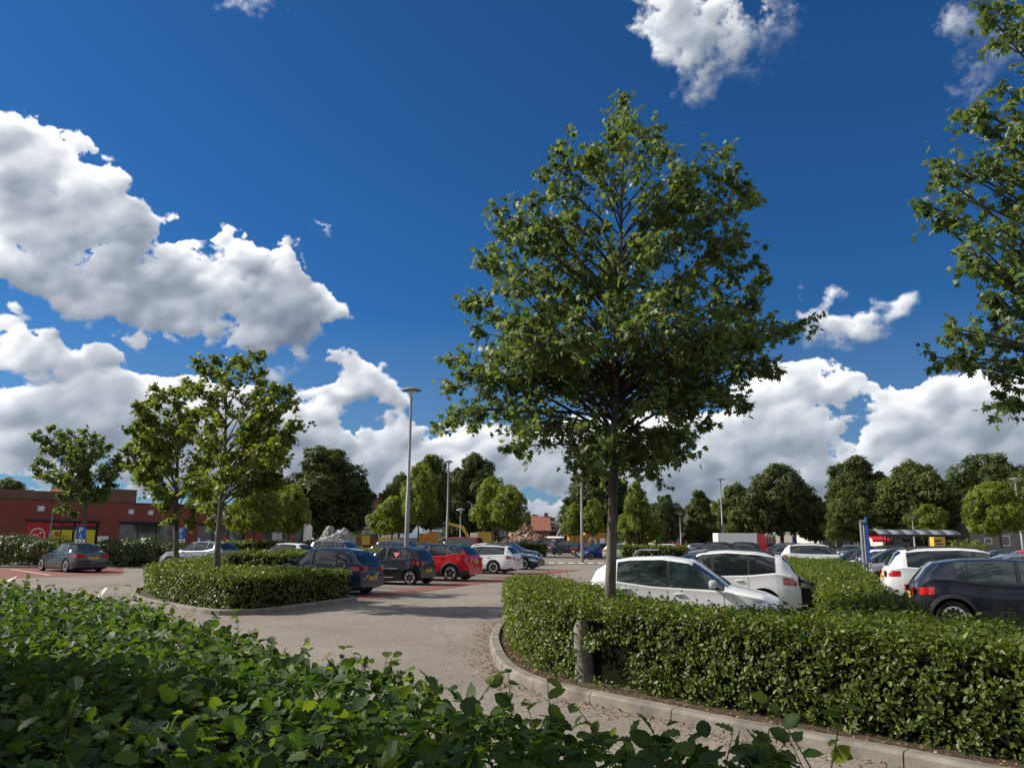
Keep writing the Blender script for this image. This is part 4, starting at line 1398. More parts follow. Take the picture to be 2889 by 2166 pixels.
def car_meshes(key):
    """builds the parts of one kind of car; the body is one lofted shell"""
    s = SPEC[key]
    L, hw, r, gc = s['L'], s['W'] / 2, s['r'], s['gc']
    top, belt = s['top'], s['belt']
    fx, rx = s['fo'], s['fo'] + s['wb']
    Hg = max(z for _, z in top) - interp(belt, L * .6)

    def half(x):
        a = max(0, (0.75 - x) / 0.75)
        b = max(0, (x - (L - 0.60)) / 0.60)
        return hw * (1 - 0.20 * a ** 2.2 - 0.13 * b ** 2.2)
    hoodY, roofY = [.905, .84, .70, .56, .30, 0], [.915, .86, .765, .68, .40, 0]
    hoodZ, roofZ = [.10, .45, .75, .88, .97, 1], [.02, .48, .88, .955, .992, 1]
    XS = set(round(i * L / 46, 3) for i in range(47))
    for w0, w1 in s['win']:
        XS |= {w0, w1}
    XS |= {s['cowl'], s['roof0'], s['roof1'], L - .02, .02, .05, L - .05, L - .1, L - .16}
    for x, _ in top:
        XS.add(round(x, 3))
    XS = sorted(XS)
    out = [XS[0]]
    keys = {s['cowl'], s['roof0'], s['roof1']} | {w for p in s['win'] for w in p}
    for x in XS[1:]:
        if x - out[-1] > 0.018 or x in keys:
            out.append(x)
    XS = out
    ZL = 9

    def section(x):
        zt, zb = interp(top, x), interp(belt, x)
        zb = min(zb, zt - .02)
        w = half(x)
        k = min(1, max(0, (zt - zb - .06) / (Hg - .06)))
        g0 = gc + 0.10 * max(0, (0.35 - x) / .35) + 0.10 * max(0, (x - L + .35) / .35)
        pts = [(0, g0), (w * .86, g0)]
        for j in range(ZL):
            t = j / (ZL - 1)
            z = g0 + .02 + (zb - .015 - g0 - .02) * t
            y = w * (0.955 + 0.045 * math.sin(min(1, t * 1.15) * PI) - 0.018 * t + 0.010 * math.exp(-((t - .80) / .07) ** 2))
            pts.append((y, z))
        for j in range(6):
            y = w * (hoodY[j] + (roofY[j] - hoodY[j]) * k)
            z = zb + (zt - zb) * (hoodZ[j] + (roofZ[j] - hoodZ[j]) * k)
            pts.append((y, z))
        return pts
    secs = [section(x) for x in XS]
    # round the ends
    n = len(secs[0])
    bm = bmesh.new()
    grid = {}
    for side in (1, -1):
        for i, x in enumerate(XS):
            e = 0.0
            for j, (y, z) in enumerate(secs[i]):
                if y == 0 and side == -1:
                    grid[(side, i, j)] = grid[(1, i, j)]
                    continue
                grid[(side, i, j)] = bm.verts.new((x, side * y, z))
    arch = r + 0.065
    first_side = 2
    winf, wsf, rwf = [], [], []
    jg = 2 + ZL      # first greenhouse row
    faces = {}
    for side in (1, -1):
        for i in range(len(XS) - 1):
            xm = (XS[i] + XS[i + 1]) / 2
            for j in range(n - 1):
                q = [grid[(side, i, j)], grid[(side, i + 1, j)], grid[(side, i + 1, j + 1)], grid[(side, i, j + 1)]]
                if side == -1:
                    q = q[::-1]
                if len(set(q)) < 3:
                    continue
                zc = sum(v.co.z for v in q) / 4
                yc = sum(abs(v.co.y) for v in q) / 4
                if yc > hw * .5 and j < jg and any((xm - wx) ** 2 + (zc - r) ** 2 < arch ** 2 for wx in (fx, rx)):
                    continue
                f = bm.faces.new(list(dict.fromkeys(q)))
                faces[(side, i, j)] = f
    # caps
    for i in (0, len(XS) - 1):
        loop = [grid[(1, i, j)] for j in range(n)] + [grid[(-1, i, j)] for j in range(n - 2, 0, -1)]
        if i == 0:
            loop = loop[::-1]
        try:
            bm.faces.new(loop)
        except Exception:
            pass
    # snap the arch edges to a circle
    for v in bm.verts:
        if v.is_boundary and abs(v.co.y) > hw * .5:
            for wx in (fx, rx):
                dx, dz = v.co.x - wx, v.co.z - r
                dd = math.hypot(dx, dz)
                if dd < arch * 1.45 and v.co.z > gc - .02:
                    v.co.x, v.co.z = wx + dx / dd * arch, max(gc * .9, r + dz / dd * arch)
    bmesh.ops.recalc_face_normals(bm, faces=bm.faces[:])
    bm.normal_update()

    def pick(cond, off=0.004, mirror=True):
        vs, fs, idx = [], [], {}
        for (side, i, j), f in faces.items():
            if cond(side, i, j):
                k = []
                for v in f.verts:
                    if v not in idx:
                        idx[v] = len(vs)
                        vs.append(v.co + v.normal * off)
                    k.append(idx[v])
                fs.append(k)
        return vs, fs

    def in_win(i, w):
        return XS[i] >= w[0] - 1e-4 and XS[i + 1] <= w[1] + 1e-4
    parts = []
    me = bpy.data.meshes.new('body')
    bm2 = bm.copy()
    bmesh.ops.transform(bm2, matrix=Matrix.Translation((-L / 2, 0, 0)), verts=bm2.verts[:])
    bm2.to_mesh(me)
    bm2.free()
    me.shade_smooth()
    me.set_sharp_from_angle(angle=R(28))
    parts.append(('body', me, 'PAINT'))

    def add(name, vs, fs, m, smooth=True, ang=R(40)):
        if not fs:
            return
        mm = bpy.data.meshes.new(name)
        mm.from_pydata([(v[0] - L / 2, v[1], v[2]) for v in vs], [], fs)
        mm.update()
        if smooth:
            mm.shade_smooth()
            mm.set_sharp_from_angle(angle=ang)
        if m != 'PAINT':
            mm.materials.append(m)
        parts.append((name, mm, m))
    g = s.get('glass', M_glass)
    # black surround of the side windows, then the panes
    w_all = (s['win'][0][0] - .06, s['win'][-1][1] + .05)
    for side in (1, -1):
        for w in s['win']:
            add('side_window', *pick(lambda sd, i, j: sd == side and j in (jg, jg + 1) and in_win(i, w), 0.006), g)
        add('window_trim', *pick(lambda sd, i, j: sd == side and j in (jg, jg + 1) and XS[i] >= w_all[0] and XS[i + 1] <= w_all[1], 0.002), M_plastic)
    add('windscreen', *pick(lambda sd, i, j: j >= jg + 2 and XS[i] >= s['cowl'] - 1e-4 and XS[i + 1] <= s['roof0'] + 1e-4, 0.005), g)
    zlow = s['rear_low']
    add('rear_window', *pick(lambda sd, i, j: j >= jg + 2 and XS[i] >= s['roof1'] - 1e-4 and secs[i + 1][-1][1] >= zlow, 0.006), g)
    # bumper and sill trim
    add('lower_trim', *pick(lambda sd, i, j: j in ((1, 2) if not s.get('clad') else (1, 2, 3)), 0.004), M_plastic)

    def side_y(x, z):
        sec = section(min(max(x, XS[0]), XS[-1]))
        for (y0, z0), (y1, z1) in zip(sec[1:], sec[2:]):
            if z0 <= z <= z1:
                return y0 + (y1 - y0) * (z - z0) / (z1 - z0 + 1e-9)
        return sec[-3][0]

    def patch(x0, x1, z0a, z1a, z0b, z1b, side, off, nx=5, nz=3):
        vs, fs = [], []
        for i in range(nx):
            x = x0 + (x1 - x0) * i / (nx - 1)
            t = i / (nx - 1)
            za, zb_ = z0a + (z0b - z0a) * t, z1a + (z1b - z1a) * t
            for j in range(nz):
                z = za + (zb_ - za) * j / (nz - 1)
                vs.append((x, side * (side_y(x, z) + off), z))
        for i in range(nx - 1):
            for j in range(nz - 1):
                q = (i * nz + j, (i + 1) * nz + j, (i + 1) * nz + j + 1, i * nz + j + 1)
                fs.append(q if side > 0 else q[::-1])
        return vs, fs
    zt = interp(belt, L - .12)
    for side in (1, -1):
        # tail lamp: wraps round the corner
        vs, fs = patch(L - .36, L, zt - .17, zt - .03, zt - .20, zt - .05, side, .009)
        k = len(vs)
        yc = half(L) * .95
        xe = L + .008
        v0 = len(vs)
        vs += [(xe, side * yc, zt - .20), (xe, side * yc, zt - .05), (xe, side * (yc - .20), zt - .18), (xe, side * (yc - .24), zt - .07)]
        nz = 3
        fs += [(k - 3, v0, v0 + 1, k - 1), (v0, v0 + 2, v0 + 3, v0 + 1)]
        add('tail_light', vs, fs, M_tail, True, R(60))
        # headlamp
        zh = interp(belt, .30)
        vs, fs = patch(.02, .52, zh - .20, zh - .08, zh - .10, zh + .0, side, .008)
        v0 = len(vs)
        yc = half(0) * .96
        vs += [(-.008, side * yc, zh - .20), (-.008, side * yc, zh - .09), (-.008, side * (yc - .22), zh - .19), (-.008, side * (yc - .26), zh - .11)]
        fs += [(0, v0, v0 + 1, 2), (v0, v0 + 2, v0 + 3, v0 + 1)]
        add('headlight', vs, fs, M_head, True, R(60))
        # mirror
        mx = s['cowl'] + .22
        mz = interp(belt, mx) + .06
        my = half(mx) * .93
        b = MB().box(mx - .05, mx + .07, my + .02, my + .21, mz, mz + .13, None, .035)
        b.box(mx, mx + .05, my - .06, my + .05, mz + .0, mz + .04)
        vs = [Vector((v[0], v[1] * side, v[2])) for v in b.v]
        add('door_mirror', vs, [f if side > 0 else f[::-1] for f in b.f], 'PAINT')
        # handles
        b = MB()
        for w in s['win'][:2]:
            hx = w[1] - .16
            hz = interp(belt, hx) - .10
            hy = side_y(hx, hz)
            b = MB().box(hx - .09, hx + .07, hy - .01, hy + .028, hz - .014, hz + .014, None, .01)
            add('door_handle', [Vector((v[0], v[1] * side, v[2])) for v in b.v], [f if side > 0 else f[::-1] for f in b.f], 'PAINT')
        # door seams
        for xs_ in (s['win'][0][0] - .02, s['win'][0][1] + .04, min(s['win'][1][1] + .04, rx - arch * .75)):
            vs, fs = [], []
            z0, z1 = (gc + .12, interp(belt, xs_) - .01)
            if any(abs(xs_ - wx) < arch for wx in (fx, rx)):
                z0 = r + math.sqrt(max(0, arch ** 2 - (xs_ - (fx if abs(xs_ - fx) < arch else rx)) ** 2)) + .02
            for q in range(7):
                z = z0 + (z1 - z0) * q / 6
                y = side_y(xs_, z) + .0025
                vs += [(xs_ - .004, side * y, z), (xs_ + .004, side * y, z)]
                if q:
                    k = len(vs) - 4
                    fs.append((k, k + 1, k + 3, k + 2) if side > 0 else (k, k + 2, k + 3, k + 1))
            add('door_seam', vs, fs, M_rimdark, False)
        if s.get('clad'):
            for wx in (fx, rx):
                vs, fs = [], []
                m_ = 18
                for q in range(m_ + 1):
                    a = -0.15 + (PI + .3) * q / m_
                    for rr, o_ in ((arch - .005, .022), (arch + .055, .012), (arch + .06, 0)):
                        x, z = wx + rr * math.cos(a), max(gc * .9, r + rr * math.sin(a))
                        vs.append((x, side * (side_y(x, max(z, gc + .03)) + o_), z))
                for q in range(m_):
                    for c in range(2):
                        k = q * 3 + c
                        f = (k, k + 3, k + 4, k + 1)
                        fs.append(f if side > 0 else f[::-1])
                add('arch_trim', vs, fs, M_plastic)
        if s.get('rails'):
            x0, x1 = s['roof0'] + .1, s['roof1'] - .15
            b = MB()
            pts = []
            for q in range(9):
                x = x0 + (x1 - x0) * q / 8
                z = interp(top, x) - .012 + (.035 if 0 < q < 8 else 0)
                pts.append((x, half(x) * .66, z))
            b.tube(pts, .024, 6)
            add('roof_rail', [(v[0], v[1] * side, v[2]) for v in b.v], [f if side > 0 else f[::-1] for f in b.f], s.get('railm', M_plastic))
    # plates
    zp = zt - (.22 if key not in ('mini', 'hatch') else .42)
    for xe, sg, zz in ((L + .012, 1, zp), (-.012, -1, gc + .28)):
        b = MB().box(xe - .008, xe + .008, -.26, .26, zz - .055, zz + .055)
        add('number_plate', b.v, b.f, M_plate, False)
        b = MB()
        for q, w_ in enumerate((.045, .045, 0, .045, .045, .045, 0, .045)):
            if w_:
                y = -.21 + q * .058
                xx = xe + sg * .0095
                b.add([(xx, y, zz - .032), (xx, y + w_ * .8, zz - .032), (xx, y + w_ * .8, zz + .032), (xx, y, zz + .032)], [(0, 1, 2, 3)])
        add('lettering', b.v, b.f, M_plate_text, False)
    bm.free()
    # grille / lower intake
    b = MB().box(-.012, .02, -.42, .42, gc + .16, gc + .22)
    b.box(-.012, .02, -.36, .36, interp(belt, .1) - .14, interp(belt, .1) - .06)
    add('grille', b.v, b.f, M_plastic, False)
    # wheels and dark liners
    tyre = MB()
    prof = [(r * .66, -.095), (r * .90, -.105), (r * .985, -.085), (r, -.05), (r, .05), (r * .985, .085), (r * .90, .105), (r * .66, .095)]
    tyre.lathe(prof, 32)
    rot = Matrix.Rotation(-PI / 2, 4, 'X')
    tm = bpy.data.meshes.new('tyre')
    tm.from_pydata([rot @ Vector(v) for v in tyre.v], [], tyre.f)
    tm.shade_smooth()
    tm.set_sharp_from_angle(angle=R(35))
    tm.materials.append(M_tyre)
    rim = MB()
    rr = r * .67
    rim.lathe([(rr, .06), (rr, .098), (rr * .93, .10), (rr * .90, .07)], 32)
    rim.f = rim.f[:-2]
    ns = s['spokes']
    for q in range(ns):
        a = 2 * PI * q / ns
        w0, w1 = (.16, .10) if ns <= 6 else ((.11, .08) if ns <= 8 else (.085, .075))
        Mx = Matrix.Rotation(a, 4, 'Z')
        x0, x1 = rr * .12, rr * .95
        ww0, ww1 = rr * w0 * 1.6, rr * w1 * 2.2
        vs = [Mx @ Vector(p) for p in ((x0, -ww0 * .6, .062), (x0, ww0 * .6, .062), (x1, ww1, .090), (x1, -ww1, .090), (x0, -ww0 * .6, .086), (x0, ww0 * .6, .086), (x1, ww1 * .8, .098), (x1, -ww1 * .8, .098))]
        rim.add(vs, [(4, 7, 6, 5), (0, 1, 2, 3), (0, 4, 5, 1), (1, 5, 6, 2), (2, 6, 7, 3), (3, 7, 4, 0)])
    rim.lathe([(rr * .22, .05), (rr * .22, .088), (rr * .12, .095)], 16)
    rm = bpy.data.meshes.new('rim')
    rm.from_pydata([rot @ Vector(v) for v in rim.v], [], rim.f)
    rm.materials.append(M_rim)
    disc = MB().lathe([(rr * .99, -.02), (rr * .99, .045)], 24)
    dm = bpy.data.meshes.new('brake_disc')
    dm.from_pydata([rot @ Vector(v) for v in disc.v], [], disc.f)
    dm.materials.append(M_rimdark)
    hub = MB()
    for wx in (fx, rx):
        vs, fs = [], []
        for sd in (1, -1):
            k = len(vs)
            m_ = 14
            for q in range(m_ + 1):
                a = -.1 + (PI + .2) * q / m_
                for y in (hw * .985, hw * .55):
                    vs.append((wx + (arch + .005) * math.cos(a), sd * y, max(.12, r + (arch + .005) * math.sin(a))))
            for q in range(m_):
                b0 = k + q * 2
                fs.append((b0, b0 + 1, b0 + 3, b0 + 2))
            fs.append(tuple(k + q * 2 + 1 for q in range(m_ + 1)))
        hub.add(vs, fs)
    hub.box(.35, L - .35, -hw * .80, hw * .80, gc - .03, gc + .2)
    add('underbody', hub.v, hub.f, M_rimdark, False)
    wheels = [(fx - L / 2, r, hw - .11, tm, rm, dm), (rx - L / 2, r, hw - .11, tm, rm, dm)]
    return parts, wheels


CAR = {}
PAINTED = {'body', 'door_mirror', 'door_handle'}


def car(key, x, y, heading, color, label, group=None, cat='car', name='parked_car', roof=None, glass=None):
    """heading: direction of the nose"""
    if key not in CAR:
        CAR[key] = car_meshes(key)
    parts, wheels = CAR[key]
    rz = math.atan2(heading[1], heading[0]) + PI      # the meshes have the nose at -x
    root = empty(name, (x, y, 0.012), rz, label, cat, group)
    body = None
    for nm, me, m in parts:
        o = bpy.data.objects.new(nm, me)
        COL.objects.link(o)
        o.parent = root
        if m == 'PAINT':
            if not me.materials:
                me.materials.append(PAINT['white'])
            o.material_slots[0].link = 'OBJECT'
            o.material_slots[0].material = PAINT[color] if not (roof and nm == 'door_mirror') else roof
        elif glass and nm in ('side_window', 'windscreen'):
            o.material_slots[0].link = 'OBJECT'
            o.material_slots[0].material = glass
    for wx, wz, wy, tm, rm, dm in wheels:
        for sd in (1, -1):
            w = bpy.data.objects.new('wheel', tm)
            COL.objects.link(w)
            w.parent = root
            w.location = (wx, sd * wy, wz)
            w.rotation_euler = (0, random.Random(int(x * 100 + wx * 10)).uniform(0, 2), PI if sd < 0 else 0)
            for nm, mm in (('rim', rm), ('brake_disc', dm)):
                c = bpy.data.objects.new(nm, mm)
                COL.objects.link(c)
                c.parent = w
    return root


A2, B2 = (AD.x, AD.y), (BD.x, BD.y)
nB = (-BD.x, -BD.y)
# rear right wheel of the row left of the aisle gives each car its place


def by_wheel(key, px, py, heading, wheel):
    """centre of a car whose given wheel touches the ground at a pixel; wheel = (front/rear, left/right)"""
    s = SPEC[key]
    p = G(px, py)
    h = Vector((*heading, 0)).normalized()
    lft = Vector((-h.y, h.x, 0))
    fwd = s['L'] / 2 - s['fo'] if wheel[0] == 'f' else s['L'] / 2 - s['fo'] - s['wb']
    sd = (s['W'] / 2 - .05) * (1 if wheel[1] == 'l' else -1)
    c = p - h * fwd - lft * sd
    return c.x, c.y


ROW = 'cars parked nose in, left of the aisle'
c = by_wheel('hatch', 1033, 1672, nB, 'rr')
car('hatch', *c, nB, 'navy', 'navy hatchback half hidden by the end of the island hedge', ROW)
c = by_wheel('mini', 1156, 1651, nB, 'rl')
c1 = car('mini', *c, nB, 'black', 'small black hatchback with a pink heart sticker and pale rubbing strips', ROW)
c = by_wheel('cross', 1270, 1640, nB, 'rl')
c2 = car('cross', *c, nB, 'red', 'bright red crossover with a black roof and tailgate glass', ROW)
c = by_wheel('estate', 1392, 1619, nB, 'rl')
c3 = car('estate', *c, nB, 'white', 'white estate car beside the red crossover', ROW)
c = by_wheel('saloon', 1478, 1607, B2, 'fr')
car('saloon', *c, B2, 'blueblack', 'dark saloon with its nose out, just behind the white estate car', ROW)
c = by_wheel('saloon', 184, 1614.7, (-0.80, 0.60), 'rl')
c4 = car('saloon', *c, (-0.80, 0.60), 'darkgrey', 'dark grey saloon parked alone on red paving before the shop')
car('saloon', -21.75, 28.6, (0.97, -0.2), 'navy', 'dark blue car cut off by the left edge of the picture')
# right of the aisle
R1 = 'cars in the row right of the aisle'
c5 = car('city', 3.3, 15.0, B2, 'white', 'small white three-door city car right behind the slim tree trunk', R1, glass=M_glass2)
c6 = car('scala', 4.62, 18.9, nB, 'white', 'white hatchback with black roof rails, tail towards the hedge strip', R1)
car('hatch', 6.48, 22.15, B2, 'blueblack', 'blue-black car whose round headlamp peeps out behind the white hatchback tail', R1)
for i, (x, y, col, k, lb) in enumerate(((6.5, 27.6, 'silver', 'city', 'silver small car, nearest of the windscreens behind the white city car roof'), (7.5, 30.3, 'white', 'hatch', 'white hatchback, second of the windscreens behind the city car roof'),
                                     (8.4, 32.8, 'blueblack', 'hatch', 'dark hatchback, third of the windscreens behind the city car roof'), (9.3, 35.4, 'lightblue', 'hatch', 'pale blue hatchback, fourth of the windscreens, just past the white roof rails'))):
    car(k, x, y, nB, col, lb, R1)
R2 = 'cars in the row right of the hedge strip'
car('c3', 10.30, 16.1, B2, 'blueblack', 'blue-black hatchback with grey wheel arches, nearest car at the right edge', R2, glass=M_glass2)
car('cross', 11.75, 18.7, nB, 'grey', 'grey car with its bonnet showing behind the blue-black hatchback', R2)
car('suv', 12.45, 21.3, B2, 'white', 'white off-roader with red tail lamp, behind the blue and white post', R2)
for x, y, col, k, lb in ((14.6, 28.3, 'silver', 'cross', 'silver car, nose to the hedge just left of the blue and white post'), (15.1, 31.2, 'black', 'cross', 'black car with a big slanted windscreen above the hedge strip'),
                         (15.9, 34.6, 'white', 'hatch', 'white small car, between two dark ones above the hedge strip'), (16.7, 38.2, 'navy', 'hatch', 'navy hatchback right of the long white car, above the hedge strip')):
    car(k, x, y, nB, col, lb, R2)
car('suv', 17.4, 44.0, B2, 'white', 'long white car with dark windows at the far end of the hedge strip', R2)
car('suv', 17.8, 52.0, nB, 'grey', 'grey people carrier, its windscreen left of the long white car', R2)
FAR = 'cars farther off on the right'
for px, dep, col, k, hd, lb in ((2000, 66, 'black', 'suv', nB, 'black estate in front of the white lorry box'), (2075, 70, 'blueblack', 'suv', nB, 'dark car just below the white lorry box, near its red cab'),
                            (2705, 44, 'darkred', 'hatch', B2, 'dark red car roof behind the white off-roader'), (2800, 40, 'darkgrey', 'saloon', nB, 'dark grey car roof at the right, left of the bright red one'),
                            (2875, 36, 'red', 'hatch', nB, 'bright red car roof at the right edge'), (2440, 62, 'navy', 'saloon', nB, 'navy car left of the blue and white post'), (2540, 58, 'darkgrey', 'cross', B2, 'dark car in front of the arched shelter, by its left end'),
                            (1880, 78, 'red', 'hatch', nB, 'red car under the pale tree, right of the big trunk'), (1800, 73, 'darkred', 'saloon', nB, 'dark red car behind the flat topped hedge'),
                            (1860, 66, 'white', 'hatch', nB, 'white hatchback before the red car, right of the big trunk'), (1985, 90, 'silver', 'hatch', B2, 'silver car before the brick terrace'),
                            (1765, 70, 'green', 'hatch', B2, 'pale green car showing above the flat topped hedge'), (2222, 105, 'darkgrey', 'saloon', B2, 'dark saloon right of the red lorry cab'), (2270, 112, 'navy', 'hatch', B2, 'navy car before the low blue windowed building'),
                            (2380, 74, 'silver', 'hatch', nB, 'silver car below the cream house')):
    p = at(px, 1530, dep)
    car(k, p.x, p.y, hd, col, lb, FAR)
MID = 'cars beyond the speed hump'
for px, py, key, hd, wh, col, lb in ((1580, 1565, 'suv', (0.93, .36), 'rr', 'navy', 'dark blue off-roader seen from behind, beyond the speed hump'), (1529, 1560, 'suv', (0.93, .36), 'rr', 'blueblack', 'dark car left of the dark blue off-roader, partly behind a hedge'),
                                     (1625, 1569, 'hatch', (0.93, .36), 'rl', 'black', 'black hatchback with a silver tail, left of the blue hatchback'),
                                     (1668, 1578, 'hatch', (-0.93, -.36), 'fl', 'blue', 'blue hatchback facing left, just left of the slim trunk')):
    c = by_wheel(key, px, py, hd, wh)
    car(key, *c, hd, col, lb, MID)
BACK = 'cars in the rows before the shop and the site fence'
for px, dep, key, hd, col, lb in ((568, 43.5, 'cross', nB, 'silver', 'silver car with a dark rear, between the two island maple trunks'), (800, 47, 'hatch', nB, 'white', 'white hatchback with a red tail lamp above the dark hedge'),
                                  (968, 50, 'suv', B2, 'silver', 'silver off-roader behind the navy hatchback roof'), (1075, 52, 'hatch', nB, 'blueblack', 'dark small car between the silver off-roader and the tall lamp'),
                                  (1140, 57, 'suv', B2, 'grey', 'blue-grey off-roader at the foot of the tall lamp'), (1205, 62, 'saloon', B2, 'darkgrey', 'dark grey saloon just right of the tall lamp'),
                                  (835, 66, 'cross', B2, 'silver', 'silver car beside the people, in front of the white flag'), (1318, 69, 'saloon', nB, 'black', 'black car under the yellow excavator'),
                                  (1395, 60, 'hatch', B2, 'white', 'white hatchback behind the white estate roof'), (1440, 56, 'cross', B2, 'darkgrey', 'dark car with a white tail behind the white estate car'), (1452, 88, 'black', 'x', 'x', 'x')):
    if lb == 'x':
        continue
    p = at(px, 1530, dep)
    car(key, p.x, p.y, hd, col, lb, BACK)
p = at(1290, 1530, 74)
car('van', p.x, p.y, nB, 'darkred', 'dark red van between the tall lamp and the excavator', None, 'van', 'parked_van')
for px, dep, col, k, lb in ((1478, 104, 'black', 'suv', 'black car below the brick rubble heap, first from its left'), (1430, 98, 'darkgrey', 'hatch', 'dark grey car below the brick rubble heap, left of the black one'), (1530, 108, 'navy', 'saloon', 'navy car below the right slope of the rubble heap')):
    p = at(px, 1530, dep)
    car(k, p.x, p.y, (-.93, -.36), col, lb, BACK)


# details particular to single cars
def local(root, key, name, vs, fs, m):
    L = SPEC[key]['L']
    return pydata(name, [(x - L / 2, y, z) for x, y, z in vs], fs, m, root)


def car_strip(root, key, name, x0, x1, z, h, side, m, off=0.012):
    s = SPEC[key]
    vs, fs = [], []
    hw = s['W'] / 2
    for i in range(9):
        x = x0 + (x1 - x0) * i / 8
        a = max(0, (0.75 - x) / 0.75)
        b = max(0, (x - (s['L'] - 0.60)) / 0.60)
        y = hw * (1 - 0.20 * a ** 2.2 - 0.13 * b ** 2.2) + off
        vs += [(x, side * y * .998, z), (x, side * y, z + h / 2), (x, side * y * .996, z + h)]
        if i:
            k = len(vs) - 6
            fs += [(k, k + 3, k + 4, k + 1), (k + 1, k + 4, k + 5, k + 2)]
    return local(root, key, name, vs, fs, m)


# the side that faces the camera is the one with local +y turned by the heading; both sides get the strip
for sd in (1, -1):
    car_strip(c1, 'mini', 'rubbing_strip', 1.05, 2.45, .60, .035, sd, M_chrome)
    car_strip(c1, 'mini', 'sill_strip', 1.0, 2.62 - .33, .27, .03, sd, M_chrome)
    car_strip(c3, 'estate', 'sill_strip', 1.3, 3.3, .25, .03, sd, M_chrome, .006)
M_pink = simple('pink_sticker', (0.75, 0.12, 0.20), 0.5)
hs = [(0, -1), (-.95, .1), (-1.0, .6), (-.55, .95), (0, .6), (.55, .95), (1.0, .6), (.95, .1)]
for sd in (1, -1):
    vs = [(2.35 + a * .12, sd * (.752 - .03 * (b + 1)), 1.15 + b * .11) for a, b in hs]
    local(c1, 'mini', 'heart_sticker', vs, [tuple(range(8)) if sd > 0 else tuple(range(7, -1, -1))], M_pink)
M_blackroof = simple('black_roof_paint', (0.012, 0.012, 0.014), 0.2, coat=0.8)
me = CAR['cross'][0][0][1]
# black roof of the red crossover: a second skin over the roof faces
s = SPEC['cross']
vs, fs, idx = [], [], {}
for p_ in me.polygons:
    cz, cx = p_.center.z, p_.center.x + s['L'] / 2
    if (p_.normal.z > .55 and cz > 1.35 and cx > s['roof0']) or (cz > 1.16 and cx > 3.6 and abs(p_.normal.y) > .5 and cz > 1.2):
        k = []
        for vi in p_.vertices:
            if vi not in idx:
                idx[vi] = len(vs)
                v = me.vertices[vi]
                vs.append(v.co + v.normal * .004)
            k.append(idx[vi])
        fs.append(k)
pydata('black_roof', vs, fs, M_blackroof, c2, True, R(40))

c6.scale = (1, 1, 1.035)


# ------------------------------------------------------------------ buildings
def brick_mat(name, c1, c2, mortar, bw=0.22, bh=0.065):
    m, T, out = mat(name)
    tc = T.n('ShaderNodeTexCoord', out=3)
    s = T.n('ShaderNodeSeparateXYZ', [tc], 0).node
    x = T.m('ADD', s.outputs[0], s.outputs[1])
    v = T.n('ShaderNodeCombineXYZ', [x, s.outputs[2], 0.0])
    nd = m.node_tree.nodes.new('ShaderNodeTexBrick')
    T.nt.links.new(v, nd.inputs['Vector'])
    for k, val in (('Scale', 1.0), ('Brick Width', bw), ('Row Height', bh), ('Mortar Size', 0.006)):
        nd.inputs[k].default_value = val
    nd.inputs['Color1'].default_value = (*c1, 1)
    nd.inputs['Color2'].default_value = (*c2, 1)
    nd.inputs['Mortar'].default_value = (*mortar, 1)
    g = T.noise(v, 0.8, 5, 0.65)
    c = T.mix(T.maprange(g, 0.35, 0.7, 0.0, 0.35), nd.outputs[0], tuple(a * .7 for a in c1))
    bsdf(T, out, c, 0.9, spec=0.15)
    return m


M_brick = brick_mat('red_brick', (0.215, 0.058, 0.044), (0.265, 0.078, 0.057), (0.12, 0.055, 0.045))
M_brickbrown = brick_mat('brown_brick', (0.16, 0.075, 0.05), (0.22, 0.11, 0.075), (0.18, 0.15, 0.13))
M_brickgrey = brick_mat('grey_brick', (0.17, 0.155, 0.14), (0.24, 0.22, 0.20), (0.2, 0.19, 0.18))
M_tile = simple('roof_tiles', (0.22, 0.075, 0.05), 0.85, var=0.35, scale=2.0)
M_tiledark = simple('dark_roof_tiles', (0.065, 0.055, 0.055), 0.8, var=0.3, scale=2.0)
M_render = simple('pale_render', (0.62, 0.58, 0.48), 0.85, var=0.12, scale=1.5)
M_whitewall = simple('white_wall', (0.62, 0.62, 0.60), 0.8, var=0.12, scale=1.5)
M_darkframe = simple('dark_frame', (0.022, 0.020, 0.022), 0.45)
M_whiteframe = simple('white_frame', (0.70, 0.70, 0.68), 0.5)
M_pane = simple('window_glass', (0.020, 0.026, 0.030), 0.06, spec=0.9)
M_shopglass = simple('shop_glass', (0.045, 0.055, 0.050), 0.08, spec=0.7, var=0.7, scale=1.2)
M_yellow = simple('yellow_panel', (0.62, 0.52, 0.02), 0.6)
M_redpanel = simple('red_panel', (0.50, 0.010, 0.025), 0.5)
M_poster = simple('red_poster', (0.48, 0.04, 0.04), 0.5)
M_white2 = simple('white_paper', (0.72, 0.72, 0.70), 0.6)
M_steel = simple('galvanised_steel', (0.34, 0.35, 0.36), 0.45, metal=0.6, var=0.15)
M_polegrey = simple('grey_pole', (0.20, 0.215, 0.215), 0.5, metal=0.3, var=0.15)
M_bluesign = simple('blue_sign', (0.012, 0.10, 0.42), 0.45)
M_lens = simple('lamp_lens', (0.60, 0.60, 0.56), 0.3)
M_orange = simple('orange_steel', (0.42, 0.19, 0.045), 0.6, var=0.25, scale=1.0)
M_machine = simple('machine_yellow', (0.52, 0.34, 0.05), 0.5, var=0.15)
M_greyflag = simple('grey_cloth', (0.36, 0.32, 0.36), 0.8)
M_pinkflag = simple('pale_pink_cloth', (0.66, 0.58, 0.62), 0.8)


def depth_for(px, py, z):
    d = ray(px, py)
    return (z - CAM_H) / (d.z / d.y)


